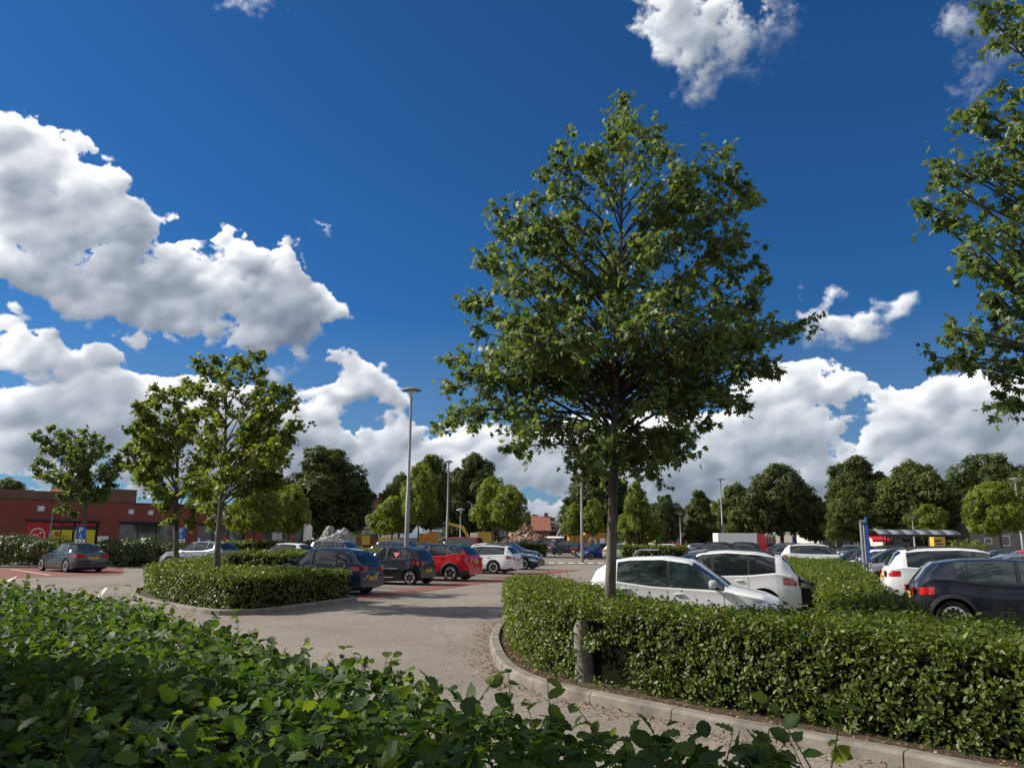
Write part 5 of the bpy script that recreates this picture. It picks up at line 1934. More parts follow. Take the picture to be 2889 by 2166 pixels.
HS = 4.5
YL, YR = depth_for(0, 1405, HS), depth_for(880, 1440, HS)
pL, pR = at(0, 1405, YL), at(880, 1440, YR)
fd = Vector((pR.x - pL.x, pR.y - pL.y, 0))
FL = fd.length
fd.normalize()
frz = math.atan2(fd.y, fd.x)
shop = empty('shop_building', (pL.x, pL.y, 0), frz, 'long flat-roofed red brick shop with yellow and red doors and dark framed windows', 'building')


def fac(px, py=1500):
    """position along the facade and height for a pixel"""
    d = ray(px, py)
    # camera (0,0) + t d ; facade pL + s fd
    det = d.x * (-fd.y) - d.y * (-fd.x)
    t = (pL.x * (-fd.y) - pL.y * (-fd.x)) / det
    s = (d.x * pL.y - d.y * pL.x) / det
    X, Y = d.x * t, d.y * t
    s = (X - pL.x) * fd.x + (Y - pL.y) * fd.y
    return s, CAM_H + d.z * t


zl = fac(180, 1470)[1]
ops = [(fac(73)[0], fac(278)[0]), (fac(337)[0], fac(497)[0]), (fac(557)[0], fac(691)[0]), (fac(742)[0], fac(857)[0])]
wall = MB()
x = -14.0
for a, b in ops:
    wall.box(x, a, 0, .4, 0, zl)
    x = b
wall.box(x, FL, 0, .4, 0, zl)
wall.box(-14, FL, 0, .4, zl, HS)
wall.box(-14, FL, 16.0, 16.3, 0, HS)
wall.box(FL - .3, FL, .4, 16.0, 0, HS)
wall.build('wall', M_brick, shop)
rf = MB().box(-14, FL - .31, .41, 15.99, HS - .35, HS - .15)
rf.build('roof', M_tiledark, shop)
MB().box(-14.05, FL + .05, -.05, .45, HS + .002, HS + .07).build('roof_edge', M_darkframe, shop)
sA = fac(277)[0]
blk = MB().box(sA + 1.0, sA + 6.2, 7, 13, HS - .2, HS + 1.55)
blk.box(sA - 9, sA + .9, 8, 13, HS - .2, HS + 1.1)
blk.build('roof_room', M_brickbrown, shop)
plinth = MB()
for i, (a, b) in enumerate(ops):
    w = MB().box(a, b, .30, .36, 0, zl)
    w.build('back_panel', M_darkframe, shop)
    lt = MB().box(a - .1, b + .1, -.12, .30, zl - .002, zl + .14)
    lt.build('lintel', M_darkframe, shop)
    if i:
        n = 3
        for k in range(n):
            x0, x1 = a + (b - a) * k / n + .06, a + (b - a) * (k + 1) / n - .06
            f = MB()
            for q in ((x0 - .06, x0, 0.2, zl - .05), (x1, x1 + .06, 0.2, zl - .05), (x0, x1, 0.2, .3), (x0, x1, zl - .15, zl - .05)):
                f.box(q[0], q[1], .16, .26, q[2], q[3])
            fr_ = f.build('window', M_darkframe, shop)
            MB().box(x0, x1, .20, .22, .3, zl - .15).build('pane', M_shopglass, fr_)
            r_ = random.Random(i * 7 + k)
            po = MB()
            for q in range(3):
                w_ = (x1 - x0) * r_.uniform(.16, .3)
                c_ = x0 + (x1 - x0) * (q + .5) / 3
                zz = r_.uniform(.5, 1.1)
                po.box(c_ - w_ / 2, c_ + w_ / 2, .185, .195, zz, zz + r_.uniform(.5, .9))
            po.build('poster', M_poster if (i + k) % 2 else M_white2, fr_)
# the red sign panel with a white ring and five dots, then the yellow doors
a, b = fac(73)[0], fac(140)[0]
pn = MB().box(a + .02, b, .12, .2, 0.05, zl - .06).build('sign_panel', M_redpanel, shop)
cx, cz = fac(107, 1509)
ring, rr = MB(), (fac(129)[0] - fac(85)[0]) / 2
for q in range(40):
    t0, t1 = 2 * PI * q / 40, 2 * PI * (q + 1) / 40
    ring.add([(cx + r_ * math.cos(t), .114, cz + r_ * math.sin(t)) for r_, t in ((rr, t0), (rr, t1), (rr * .85, t1), (rr * .85, t0))], [(0, 1, 2, 3)])
for dx, dz in ((0, 0), (.34, .30), (.30, -.38), (-.40, .05), (-.02, -.42)):
    ring.add([(cx + rr * dx * 1.1 + rr * .15 * math.cos(t * .628), .114, cz + rr * dz * 1.1 + rr * .15 * math.sin(t * .628)) for t in range(10)], [tuple(range(10))])
ring.build('emblem', M_white2, pn)
for (x0, x1) in ((147, 172), (176, 206), (213, 239), (243, 271)):
    s0, s1 = fac(x0)[0], fac(x1)[0]
    z1 = fac(x0, 1494)[1]
    z2 = fac(x0, 1479)[1]
    dr = MB().box(s0, s1, .13, .2, .05, z1).build('door', M_yellow, shop)
    MB().box(s0, s1, .13, .2, z2 - .1, zl - .12).build('red_band', M_redpanel, dr)
    MB().box(s0 + .3, s0 + .32, .11, .13, 1.0, 1.4).build('handle', M_darkframe, dr)
s0, z0 = fac(155, 1511)
MB().box(s0, s0 + .35, .118, .13, z0, z0 + .32).build('sale_notice', M_poster, shop)
s0 = fac(277)[0]
s1 = fac(307)[0]
MB().box(s0, s1, -.06, 0, fac(290, 1527)[1], fac(290, 1512)[1]).build('white_board', M_white2, shop)
for px, py in ((115, 1434), (369, 1443), (424, 1446), (628, 1452), (600, 1451)):
    s0, z0 = fac(px, py)
    f = MB().box(s0 - .26, s0 + .26, -.07, 0, z0 - .22, z0 + .22).build('wall_light', M_steel, shop)
    MB().box(s0 - .14, s0 + .16, -.09, -.072, z0 - .12, z0 + .12).build('light_glass', M_white2, f)
# tall narrow lettering board on the far part of the shop, only its end shows between leaves
s0, z0 = fac(585, 1452)


def gable_house(name, label, px0, px1, Y, eave, ridge, depth, wall_m, roof_m, wins, rz=0.0, gable_front=False, frame=None, group=None, chim=True, dormer=None):
    """house whose front spans two columns of the photograph at distance Y"""
    a, b = at(px0, 1500, Y), at(px1, 1500, Y)
    w = (b - a).length
    root = empty(name, ((a.x + b.x) / 2, Y, 0), rz, label, 'house', group)
    mb = MB()
    if gable_front:
        vs = [(-w / 2, 0, 0), (w / 2, 0, 0), (w / 2, 0, eave), (0, 0, ridge), (-w / 2, 0, eave)]
        vs += [(x, depth, z) for x, y, z in vs]
        mb.add(vs, [(0, 1, 2, 3, 4), (9, 8, 7, 6, 5), (0, 5, 6, 1), (1, 6, 7, 2), (4, 9, 5, 0)])
        mb.build('wall', wall_m, root)
        rf = MB()
        for sg in (1, -1):
            e = .3
            dx, dz = w / 2, ridge - eave
            x1, z1 = sg * (dx + e), eave - e * dz / dx
            rf.add([(0, -e, ridge + .05), (x1, -e, z1 + .05), (x1, depth + e, z1 + .05), (0, depth + e, ridge + .05), (0, -e, ridge + .25), (x1, -e, z1 + .25), (x1, depth + e, z1 + .25), (0, depth + e, ridge + .25)],
                   [(0, 1, 2, 3), (4, 7, 6, 5), (0, 4, 5, 1), (1, 5, 6, 2), (2, 6, 7, 3)])
        rf = rf.build('roof', roof_m, root)
    else:
        vs = [(-w / 2, 0, 0), (w / 2, 0, 0), (w / 2, depth, 0), (-w / 2, depth, 0), (-w / 2, 0, eave), (w / 2, 0, eave), (w / 2, depth, eave), (-w / 2, depth, eave), (-w / 2, depth / 2, ridge), (w / 2, depth / 2, ridge)]
        mb.add(vs, [(0, 1, 5, 4), (2, 3, 7, 6), (1, 2, 6, 9, 5), (3, 0, 4, 8, 7)])
        mb.build('wall', wall_m, root)
        e = .35
        zz = eave - e * (ridge - eave) / (depth / 2)
        rf = MB().add([(-w / 2 - .2, -e, zz + .04), (w / 2 + .2, -e, zz + .04), (w / 2 + .2, depth / 2, ridge + .04), (-w / 2 - .2, depth / 2, ridge + .04),
                       (w / 2 + .2, depth + e, zz + .04), (-w / 2 - .2, depth + e, zz + .04),
                       (-w / 2 - .2, -e, zz + .22), (w / 2 + .2, -e, zz + .22), (w / 2 + .2, depth / 2, ridge + .22), (-w / 2 - .2, depth / 2, ridge + .22), (w / 2 + .2, depth + e, zz + .22), (-w / 2 - .2, depth + e, zz + .22)],
                      [(6, 7, 8, 9), (9, 8, 10, 11), (0, 6, 9, 3), (1, 2, 8, 7), (0, 1, 7, 6), (3, 9, 11, 5), (2, 4, 10, 8)]).build('roof', roof_m, root)
    if chim:
        c = MB().box(w * .22, w * .22 + .8, depth / 2 - .3, depth / 2 + .3, ridge - 1.0, ridge + .9)
        c.build('chimney', wall_m, rf)
    fm = frame or M_whiteframe
    for (u, z0, ww, hh, kind) in wins:
        x0 = u * w - w / 2
        if kind == 'door':
            MB().box(x0 - ww / 2, x0 + ww / 2, -.05, .05, z0, z0 + hh).build('door', M_darkframe, root)
            continue
        f = MB()
        t = .09
        f.box(x0 - ww / 2, x0 + ww / 2, -.06, .04, z0, z0 + t)
        f.box(x0 - ww / 2, x0 + ww / 2, -.06, .04, z0 + hh - t, z0 + hh)
        f.box(x0 - ww / 2, x0 - ww / 2 + t, -.06, .04, z0 + t, z0 + hh - t)
        f.box(x0 + ww / 2 - t, x0 + ww / 2, -.06, .04, z0 + t, z0 + hh - t)
        if ww > 1.1:
            for q in range(1, int(ww / .8) + 1):
                xx = x0 - ww / 2 + ww * q / (int(ww / .8) + 1)
                f.box(xx - .04, xx + .04, -.055, .035, z0 + t, z0 + hh - t)
        f = f.build('window', fm, root)
        MB().box(x0 - ww / 2 + t, x0 + ww / 2 - t, -.03, .02, z0 + t, z0 + hh - t).build('pane', M_pane, f)
    return root


# gabled brick house between the dark tree and the tall lamp
hb = gable_house('brick_house', 'old brown brick house with a steep tiled gable beside the huge dark tree', 1022, 1062, 132, 5.4, 8.7, 9, M_brickbrown, M_tile,
                 [(.25, 3.2, 1.3, 1.5, 'w'), (.72, 3.2, 1.3, 1.5, 'w'), (.5, 6.2, .9, .9, 'w')], gable_front=True)
gable_house('brick_house', 'brown brick house wing with white window frames, left of the steep gable', 968, 1020, 133, 5.2, 8.2, 8, M_brickbrown, M_tile,
            [(.15, 3.1, 1.2, 1.5, 'w'), (.5, 3.1, 1.2, 1.5, 'w'), (.8, 3.1, 1.3, 1.5, 'w'), (.65, 5.9, .8, .8, 'w')])
gable_house('white_extension', 'low white flat building below the steep brick gable', 1018, 1070, 126, 3.1, 3.3, 4, M_whitewall, M_tiledark, [(.2, 1.5, 1.2, .9, 'w'), (.55, 1.5, 1.2, .9, 'w'), (.85, 1.5, .9, .9, 'w')], chim=False)
# houses beyond the rubble
gable_house('brick_house', 'house with a red tiled roof rising behind the brick rubble heap', 1502, 1552, 165, 3.6, 6.5, 9, M_brickbrown, M_tile, [(.3, 1, 1.4, 1.3, 'w'), (.7, 1, 1.4, 1.3, 'w')])
gable_house('brick_house', 'house with a dark roof, right of the red tiled one', 1552, 1586, 168, 3.4, 5.6, 8, M_brickbrown, M_tiledark, [(.3, 3.6, 1.2, 1, 'w'), (.6, 1, 1.2, 1.3, 'w')], chim=False)
gable_house('brick_house', 'small grey gabled house with a white door, by the orange containers', 1578, 1612, 158, 2.9, 4.9, 8, M_brickgrey, M_tiledark, [(.35, .1, 1.3, 2.6, 'w')], gable_front=True, chim=False)
gable_house('brick_shed', 'low brown shed with a white roof edge, right of the brick rubble heap', 1548, 1588, 140, 1.9, 2.1, 4, M_brickbrown, M_whiteframe, [], chim=False)
gable_house('grey_hall', 'grey metal clad hall behind the excavator and the pale trees', 1392, 1500, 150, 4.0, 4.4, 10, M_steel, M_tiledark, [], chim=False)
# brick terrace behind the middle
for i, (x0, x1, lb) in enumerate(((1850, 1896, 'terrace house farthest left, its pale side wall beside the pale tree'), (1896, 1952, 'terrace house with a slim white door, second from the left of the brick row'), (1952, 2004, 'terrace house in the middle of the brick row, behind the thin dark lamp'), (2004, 2056, 'terrace house at the right end of the brick row, half behind the lorry'))):
    gable_house('terrace_house', lb, x0, x1, 135, 4.4, 7.2, 9, M_brickgrey if i else M_render, M_tiledark, [(.16, .7, 1.1, 2.0, 'w'), (.45, .7, 1.5, 1.8, 'w'), (.82, .7, 1.1, 1.9, 'w'), (.3, 3.2, 1.3, 1.0, 'w'), (.75, 3.2, 1.3, 1.0, 'w')], chim=i % 2 == 0, group='brick terrace')
gable_house('apartment_block', 'pale grey three storey block seen between the trees behind the red lorry cab', 2118, 2200, 175, 8.6, 9.6, 12, M_whitewall, M_tiledark,
            [(u, z, 1.3, 1.5, 'w') for u in (.12, .32, .52, .62, .85) for z in (1.0, 3.6, 6.2)], chim=False)
gable_house('low_building', 'low building with a row of blue framed windows behind the trees', 2236, 2318, 122, 2.9, 3.1, 8, M_brickgrey, M_whiteframe, [(u, .6, 1.0, 1.9, 'w') for u in (.08, .22, .36, .5, .64, .78, .92)], frame=M_bluesign, chim=False)
gable_house('cream_house', 'cream rendered house with dark windows behind the trees, left of the blue and white post', 2308, 2438, 105, 3.9, 4.3, 8, M_render, M_tiledark,
            [(.17, .9, .9, 1.2, 'w'), (.30, .9, .5, 1.2, 'w'), (.46, .1, .9, 2.2, 'door'), (.60, .8, 1.4, 1.5, 'w'), (.74, .8, .9, 1.5, 'w'), (.90, 1.0, .6, 1.0, 'w'), (.78, 2.9, .8, .7, 'w')], chim=False, frame=M_darkframe)
gable_house('cream_house', 'cream house with windows seen through the arched shelter', 2492, 2640, 100, 3.7, 4.1, 8, M_render, M_tiledark,
            [(.10, .8, .5, 1.3, 'w'), (.27, .8, 1.2, 1.5, 'w'), (.45, .8, 1.1, 1.3, 'w'), (.64, .3, .8, 2.0, 'door'), (.85, .8, 1.1, 1.4, 'w')], chim=False, frame=M_darkframe)
gable_house('grey_building', 'dark grey brick building behind the trees at the right', 2735, 2900, 92, 4.6, 5.0, 9, M_brickgrey, M_tiledark, [(.3, 1.6, .9, .7, 'w'), (.6, 1.4, 1.0, 1.2, 'w')], chim=False, frame=M_whiteframe)

# red market awning left of the shelter
p = at(2476, 1530, 84)
aw = empty('market_stall', (p.x, p.y, 0), 0, 'market stall with a bright red awning beside the arched shelter', 'stall')
MB().add([(-.9, -.8, 2.0), (1.0, -.8, 2.0), (1.0, .8, 2.6), (-.9, .8, 2.6), (-.9, -.8, 1.75), (1.0, -.8, 1.75)], [(0, 1, 2, 3), (4, 5, 1, 0)]).build('awning', M_redpanel, aw)
for x in (-.85, .95):
    MB().tube([(x, -.75, 0), (x, -.75, 1.98)], .03, 6).build('pole', M_steel, aw)
MB().box(-.8, .9, -.3, .6, 0, .9).build('counter', M_white2, aw)

# arched shelter
p0, p1 = at(2480, 1520, 58), at(2712, 1520, 58)
Ls = (p1 - p0).length
sh = empty('bicycle_shelter', (p0.x, p0.y, 0), 0, 'long open shelter with an arched clear roof on thin posts', 'shelter')
M_roofglass = simple('frosted_roof', (0.16, 0.18, 0.19), 0.45, spec=0.6, var=0.2)
rf, ribs = MB(), MB()
n = 12
for seg in range(6):
    x0, x1 = Ls * seg / 6, Ls * (seg + 1) / 6
    vs, fs = [], []
    for i in range(n + 1):
        t = PI * (.14 + .72 * i / n)
        vs += [(x0 + .02, 1.5 - 1.65 * math.cos(t), 2.05 + .62 * math.sin(t)), (x1 - .02, 1.5 - 1.65 * math.cos(t), 2.05 + .62 * math.sin(t))]
    for i in range(n):
        fs.append((2 * i, 2 * i + 2, 2 * i + 3, 2 * i + 1))
    rf.add(vs, fs)
    ribs.tube([(x0, v[1], v[2] + .02) for v in vs[::2]], .035, 6)
ribs.tube([(Ls, 1.5 - 1.65 * math.cos(PI * (.14 + .72 * i / n)), 2.07 + .62 * math.sin(PI * (.14 + .72 * i / n))) for i in range(n + 1)], .035, 6)
rfo = rf.build('roof', M_roofglass, sh, True)
rfo.modifiers.new('thick', 'SOLIDIFY').thickness = .02
ribs.box(0, Ls, -.06, 0.04, 2.20, 2.31)
ribs.box(0, Ls, 2.96, 3.06, 2.20, 2.31)
ribs.build('roof_frame', M_darkframe, sh)
for x in (.3, Ls * .33, Ls * .64, Ls * .96):
    for y in (0, 3.0):
        MB().tube([(x, y, 0), (x, y, 2.24)], .05, 8).build('post', M_darkframe, sh)
MB().box(Ls * .3, Ls * .63, 2.97, 3.0, .3, 1.8).build('back_glass', M_shopglass, sh)
p = at(2645, 1530, 57.2)
k = empty('yellow_kiosk', (p.x, p.y, 0), 0, 'bright yellow vending kiosk standing under the arched shelter', 'kiosk')
MB().box(-.42, .42, -.3, .3, 0, 2.15, None, .03).build('cabinet', M_machine, k)
MB().box(-.36, .1, -.315, -.302, 1.82, 1.96).build('lettering', M_darkframe, k)
MB().box(-.30, .2, -.315, -.302, 1.62, 1.70).build('lettering', M_darkframe, k)
p = at(2760, 1530, 80)

# lorry
p = at(2042, 1530, 86)
lo = empty('box_lorry', (p.x, p.y, 0), 0, 'lorry with a long white box body and a red cab', 'lorry')
MB().box(-.9, 3.35, -1.05, 1.05, .62, 2.58, None, .04).build('cargo_box', M_white2, lo)
MB().prism([(3.42, .45), (6.2, .45), (6.2, 1.05), (5.5, 1.35), (4.9, 2.05), (4.3, 2.15), (4.15, 2.55), (3.42, 2.6)], -1.0, 1.0, Matrix.Rotation(PI / 2, 4, 'X')).build('cab', PAINT['red'], lo)
for sd in (-1.012, 1.012):
    MB().prism([(4.35, 1.2), (5.35, 1.28), (4.85, 1.95), (4.35, 1.98)], sd - .008, sd + .008, Matrix.Rotation(PI / 2, 4, 'X')).build('side_window', M_glass, lo)
MB().add([(5.49, -.85, 1.37), (5.49, .85, 1.37), (4.94, .8, 2.03), (4.94, -.8, 2.03)], [(0, 1, 2, 3)]).build('windscreen', M_glass, lo)
for x in (0.2, 5.3):
    for y in (-.95, .95):
        w = empty('w', (0, 0, 0))
        bpy.data.objects.remove(w)
        m_ = MB().lathe([(.25, -.1), (.38, -.12), (.40, 0), (.38, .12), (.25, .1)], 20, Matrix.Translation((x, y, .40)) @ Matrix.Rotation(PI / 2, 4, 'X'))
        m_.build('wheel', M_tyre, lo, True)

# blue and white information post in the hedge strip
p = G(2447, 1607, 1.0)
t_ = 20.2 / p.y
px_, py_ = at(2445, 1600, 20.2).x, 20.2
po = empty('information_post', (px_, py_, 0), -0.41, 'tall post of two grey tubes with a narrow blue board seen edge on', 'sign')
MB().tube([(-.055, 0, 0), (-.055, 0, 2.34)], .036, 10).build('tube', M_steel, po, True)
MB().tube([(.02, .08, 0), (.02, .08, 2.34)], .030, 10).build('tube', M_steel, po, True)
MB().box(.055, .105, -.03, .62, 1.28, 2.42, None, .008).build('board', M_bluesign, po)
MB().box(.075, .135, -.03, .4, .5, 1.26, None, .008).build('lower_board', M_white2, po)
MB().box(-.09, .07, -.05, .13, 1.22, 1.27).build('clamp', M_steel, po)
MB().box(-.09, .07, -.05, .13, 2.28, 2.35).build('clamp', M_steel, po)
MB().box(.048, .054, .02, .10, 1.72, 1.86).build('red_mark', M_redpanel, po)


# street lamps
def lamp(px, ptop, Y, label, head_r=0.46, r0=0.075, zbase=0.0, kind='disc', z=None):
    t = at(px, ptop, Y)
    h = z or t.z
    root = empty('street_lamp', (t.x, Y, zbase), 0, label, 'street lamp', 'lamps of the car park')
    h -= zbase
    MB().tube([(0, 0, 0), (0, 0, h * .42), (0, 0, h * .425), (0, 0, h - .25)], [r0 * 1.15, r0 * 1.05, r0 * .78, r0 * .6], 12).build('pole', M_polegrey, root, True, R(50))
    if kind == 'disc':
        hd = MB().lathe([(.05, h - .27), (.10, h - .10), (head_r * .55, h - .075), (head_r, h - .03), (head_r * .97, h + .0), (head_r * .55, h + .10), (head_r * .2, h + .15), (.02, h + .16)], 28)
        ho = hd.build('lamp_head', M_polegrey, root, True, R(50))
        MB().lathe([(.05, h - .32), (.13, h - .14), (head_r * .5, h - .095), (head_r * .5, h - .085)], 24).build('lens', M_lens, ho, True)
    elif kind == 'arm':
        MB().tube([(0, 0, h - .27), (0, 0, h - .02), (.25, 0, h + .03), (.5, 0, h + .02)], .035, 8).build('arm', M_polegrey, root, True)
        hd = MB().lathe([(.02, h + .06), (.30, h + .03), (.42, h - .04), (.40, h - .07), (.1, h - .09)], 20, Matrix.Translation((.75, 0, 0))).build('lamp_head', M_polegrey, root, True, R(50))
        MB().lathe([(.3, h - .085), (.3, h - .12), (.1, h - .14)], 16, Matrix.Translation((.75, 0, 0))).build('lens', M_lens, hd, True)
    else:     # flat black head on a thin post
        hd = MB().lathe([(.05, h - .2), (.12, h - .12), (.62, h - .05), (.62, h - .0), (.1, h + .03)], 20).build('lamp_head', M_darkframe, root, True, R(40))
        MB().lathe([(.05, h - .22), (.3, h - .11), (.3, h - .1)], 16).build('lens', M_lens, hd, True)
    return root


lamp(1161, 1100, 38.5, 'tall grey lamp with a saucer head, nearest of the lamps, behind the small black hatchback', .52, .10)
lamp(1266, 1302, 76, 'tall lamp between the two big round trees in the middle', .5, .11)
lamp(1300, 1438, 75, 'short lamp with a saucer head in front of the dark trees, left of the excavator', .46, .08)
lamp(1639, 1256, 63, 'tall lamp half hidden behind the leaves left of the big trunk', .46, .10)
lamp(2032, 1351, 96, 'tall pale lamp in front of the white lorry box', .55, .13)
lamp(2108, 1412, 118, 'pale lamp in front of the red lorry cab', .5, .12)
lamp(2573, 1453, 66, 'thin post lamp with a flat dark head, in front of the arched shelter', .5, .07, kind='flat')
lamp(2863, 1351, 80, 'tall lamp at the right edge, in front of the yellow-green tree', .55, .13)
lamp(150, 1432, 60, 'lamp with a short curved arm in front of the yellow shop doors', .46, .08, kind='arm')
lamp(1918, 1445, 80, 'thin lamp with a flat dark head in front of the brick terrace', .5, .07, kind='flat')
lamp(1070, 1472, 100, 'small pale lamp at the site fence, right of the brick gable', .35, .07)


# parking signs
def p_sign(px, py, Y, label, turn=0.0):
    c = at(px, py, Y)
    root = empty('parking_sign', (c.x, Y, 0), turn, label, 'sign', 'disabled parking signs')
    zt = c.z
    MB().tube([(0, .03, 0), (0, .03, zt)], .03, 8).build('pole', M_steel, root, True)
    MB().box(-.29, .29, -.02, .0, zt - .72, zt, None, .006).build('board', M_bluesign, root)
    b = MB()
    y = -.024
    b.add([(-.12, y, zt - .36), (-.06, y, zt - .36), (-.06, y, zt - .06), (-.12, y, zt - .06)], [(0, 1, 2, 3)])
    m_ = 12
    vs = []
    for r_ in (.10, .045):
        for i in range(m_ + 1):
            t = -PI / 2 + PI * i / m_
            vs.append((-.01 + r_ * math.cos(t) * 1.1, y, zt - .15 + r_ * .9 * math.sin(t)))
    b.add(vs, [(i, i + 1, m_ + 2 + i, m_ + 1 + i) for i in range(m_)])
    b.add([(-.06, y, zt - .06), (-.06, y, zt - .11), (-.01, y, zt - .11), (-.01, y, zt - .06)], [(0, 1, 2, 3)])
    b.add([(-.06, y, zt - .19), (-.06, y, zt - .24), (-.01, y, zt - .24), (-.01, y, zt - .19)], [(0, 1, 2, 3)])
    # wheelchair symbol
    cx_, cz_ = 0.0, zt - .56
    for i in range(14):
        t0, t1 = PI * .6 + 1.35 * PI * i / 14, PI * .6 + 1.35 * PI * (i + 1) / 14
        b.add([(cx_ + r_ * math.cos(t), y, cz_ + r_ * math.sin(t)) for r_, t in ((.085, t0), (.085, t1), (.062, t1), (.062, t0))], [(0, 1, 2, 3)])
    b.add([(-.02, y, cz_), (.01, y, cz_), (.01, y, cz_ + .12), (-.02, y, cz_ + .12)], [(0, 1, 2, 3)])
    b.add([(-.02, y, cz_ - .0), (.07, y, cz_ - .0), (.11, y, cz_ - .08), (.085, y, cz_ - .085), (.055, y, cz_ - .025), (-.02, y, cz_ - .025)], [(0, 1, 2, 3, 4, 5)])
    b.add([(-.005 + .026 * math.cos(t * .628), y, cz_ + .145 + .026 * math.sin(t * .628)) for t in range(10)], [tuple(range(10))])
    b.build('symbols', M_white2, root)
    lo_ = MB().box(-.29, .29, -.02, .0, zt - .96, zt - .74, None, .006).build('lower_board', M_white2, root)
    ar = MB()
    for sx_ in (-1, 1):
        ar.add([(sx_ * .22, -.024, zt - .86), (sx_ * .10, -.024, zt - .80), (sx_ * .10, -.024, zt - .92)], [(0, 1, 2)])
        ar.add([(sx_ * .10, -.024, zt - .84), (sx_ * .03, -.024, zt - .84), (sx_ * .03, -.024, zt - .88), (sx_ * .10, -.024, zt - .88)], [(0, 1, 2, 3)])
    ar.build('arrows', M_darkframe, lo_)
    return root


p_sign(231, 1485, 46.6, 'blue disabled parking sign right above the dark grey saloon')
p_sign(512, 1488, 52, 'blue disabled parking sign beside the trunk of the denser island maple', 0.6)


# feather flags before the shop
def flag(px, ptop, pbot, Y, bend, label):
    c = at(px, ptop, Y)
    root = empty('feather_flag', (c.x, Y, 0), 0.4, label, 'flag', 'flags before the shop')
    h = c.z
    n = 12
    vs, fs, v2, f2 = [], [], [], []
    for i in range(n + 1):
        t = i / n
        z = .35 + (h - .35) * t
        x = bend * (1 - t)
        w_ = .78 if t < .9 else .78 - .2 * (t - .9) / .1
        vs += [(x, .02 * math.sin(t * 9), z), (x + w_, .05 + .06 * math.sin(t * 7), z)]
        if i:
            k_ = 2 * i - 2
            fs.append((k_, k_ + 1, k_ + 3, k_ + 2))
    cut = 2 * 5
    a = pydata('cloth', vs[8:], [tuple(q - 8 for q in f) for f in fs[4:]], M_pinkflag, root, True)
    b = pydata('cloth_base', vs[:10], fs[:4], M_greyflag, root, True)
    for o in (a, b):
        o.modifiers.new('thick', 'SOLIDIFY').thickness = .006
    MB().tube([(bend, 0, 0), (bend, 0, .4), (bend * .5, 0, h * .55), (0, 0, h + .05)], .02, 6).build('pole', M_steel, root)
    MB().lathe([(.3, 0), (.3, .05), (.05, .1)], 12, Matrix.Translation((bend, 0, 0))).build('foot', M_darkframe, root)


flag(766, 1477, 1528, 66, .35, 'pale feather flag, leaning, left one before the shop windows')
flag(858, 1478, 1528, 72, .0, 'pale feather flag, upright, at the right end of the shop')

# ------------------------------------------------------------------ demolition site
M_rub = leaf_mat('brick_rubble', (0.10, 0.055, 0.04), (0.24, 0.14, 0.10), (0.36, 0.25, 0.20), 0.0, 0.95, 0.1, (0.48, 0.38, 0.32))
M_rubw = leaf_mat('white_rubble', (0.16, 0.16, 0.15), (0.20, 0.20, 0.19), (0.34, 0.34, 0.32), 0.0, 0.9, 0.1, (0.55, 0.55, 0.52))


def rubble(name, cx, cy, w, d, h, n, m, seed, sz, label):
    rng = np.random.default_rng(seed)
    cube = np.array([(-1, -1, -1), (1, -1, -1), (1, 1, -1), (-1, 1, -1), (-1, -1, 1), (1, -1, 1), (1, 1, 1), (-1, 1, 1)], float) * .5
    q = np.array([(0, 3, 2, 1), (4, 5, 6, 7), (0, 1, 5, 4), (1, 2, 6, 5), (2, 3, 7, 6), (3, 0, 4, 7)])
    X, Y = rng.uniform(-1, 1, n), rng.uniform(-1, 1, n)
    rr = np.hypot(X, Y)
    Z = h * np.clip(1 - rr ** 1.3, 0, 1) * (0.82 + 0.25 * np.sin(X * 5 + seed) * np.cos(Y * 4)) * (0.85 + .15 * rng.random(n))
    V = cube[None] * (rng.uniform(.4, 1.6, (n, 1, 3)) * sz) + rng.normal(0, sz * .12, (n, 8, 3))
    ang = rng.uniform(0, 6.28, (n, 3))
    for ax_ in range(3):
        c, s_ = np.cos(ang[:, ax_])[:, None], np.sin(ang[:, ax_])[:, None]
        a, b = (ax_ + 1) % 3, (ax_ + 2) % 3
        va, vb = V[:, :, a].copy(), V[:, :, b].copy()
        V[:, :, a], V[:, :, b] = va * c - vb * s_, va * s_ + vb * c
    V += np.stack([X * w / 2, Y * d / 2, Z], 1)[:, None, :]
    F = (q[None] + (np.arange(n) * 8)[:, None, None]).reshape(-1, 4)
    o = np_mesh(name, V.reshape(-1, 3), F, m, None, np.repeat(rng.random(n), 6), nv=4)
    o.location = (cx, cy, 0)
    tag(o, label, None, None, 'stuff')
    return o


p = at(1492, 1530, 112)
rubble('brick_rubble', p.x, 116, 11.5, 10, 4.4, 6500, M_rub, 3, .34, 'heap of broken brick')
p = at(1440, 1530, 112)
rubble('brick_rubble', p.x, 119, 8, 9, 3.2, 3000, M_rub, 5, .34, 'lower end of the brick heap')
p = at(925, 1530, 92)
rubble('white_rubble', p.x, 97, 6.5, 8, 3.1, 3000, M_rubw, 6, .42, 'heap of pale demolition waste')
p = at(890, 1530, 90)
rubble('white_rubble', p.x, 97, 4, 8, 2.8, 1500, M_rubw, 8, .42, 'heap of pale demolition waste')


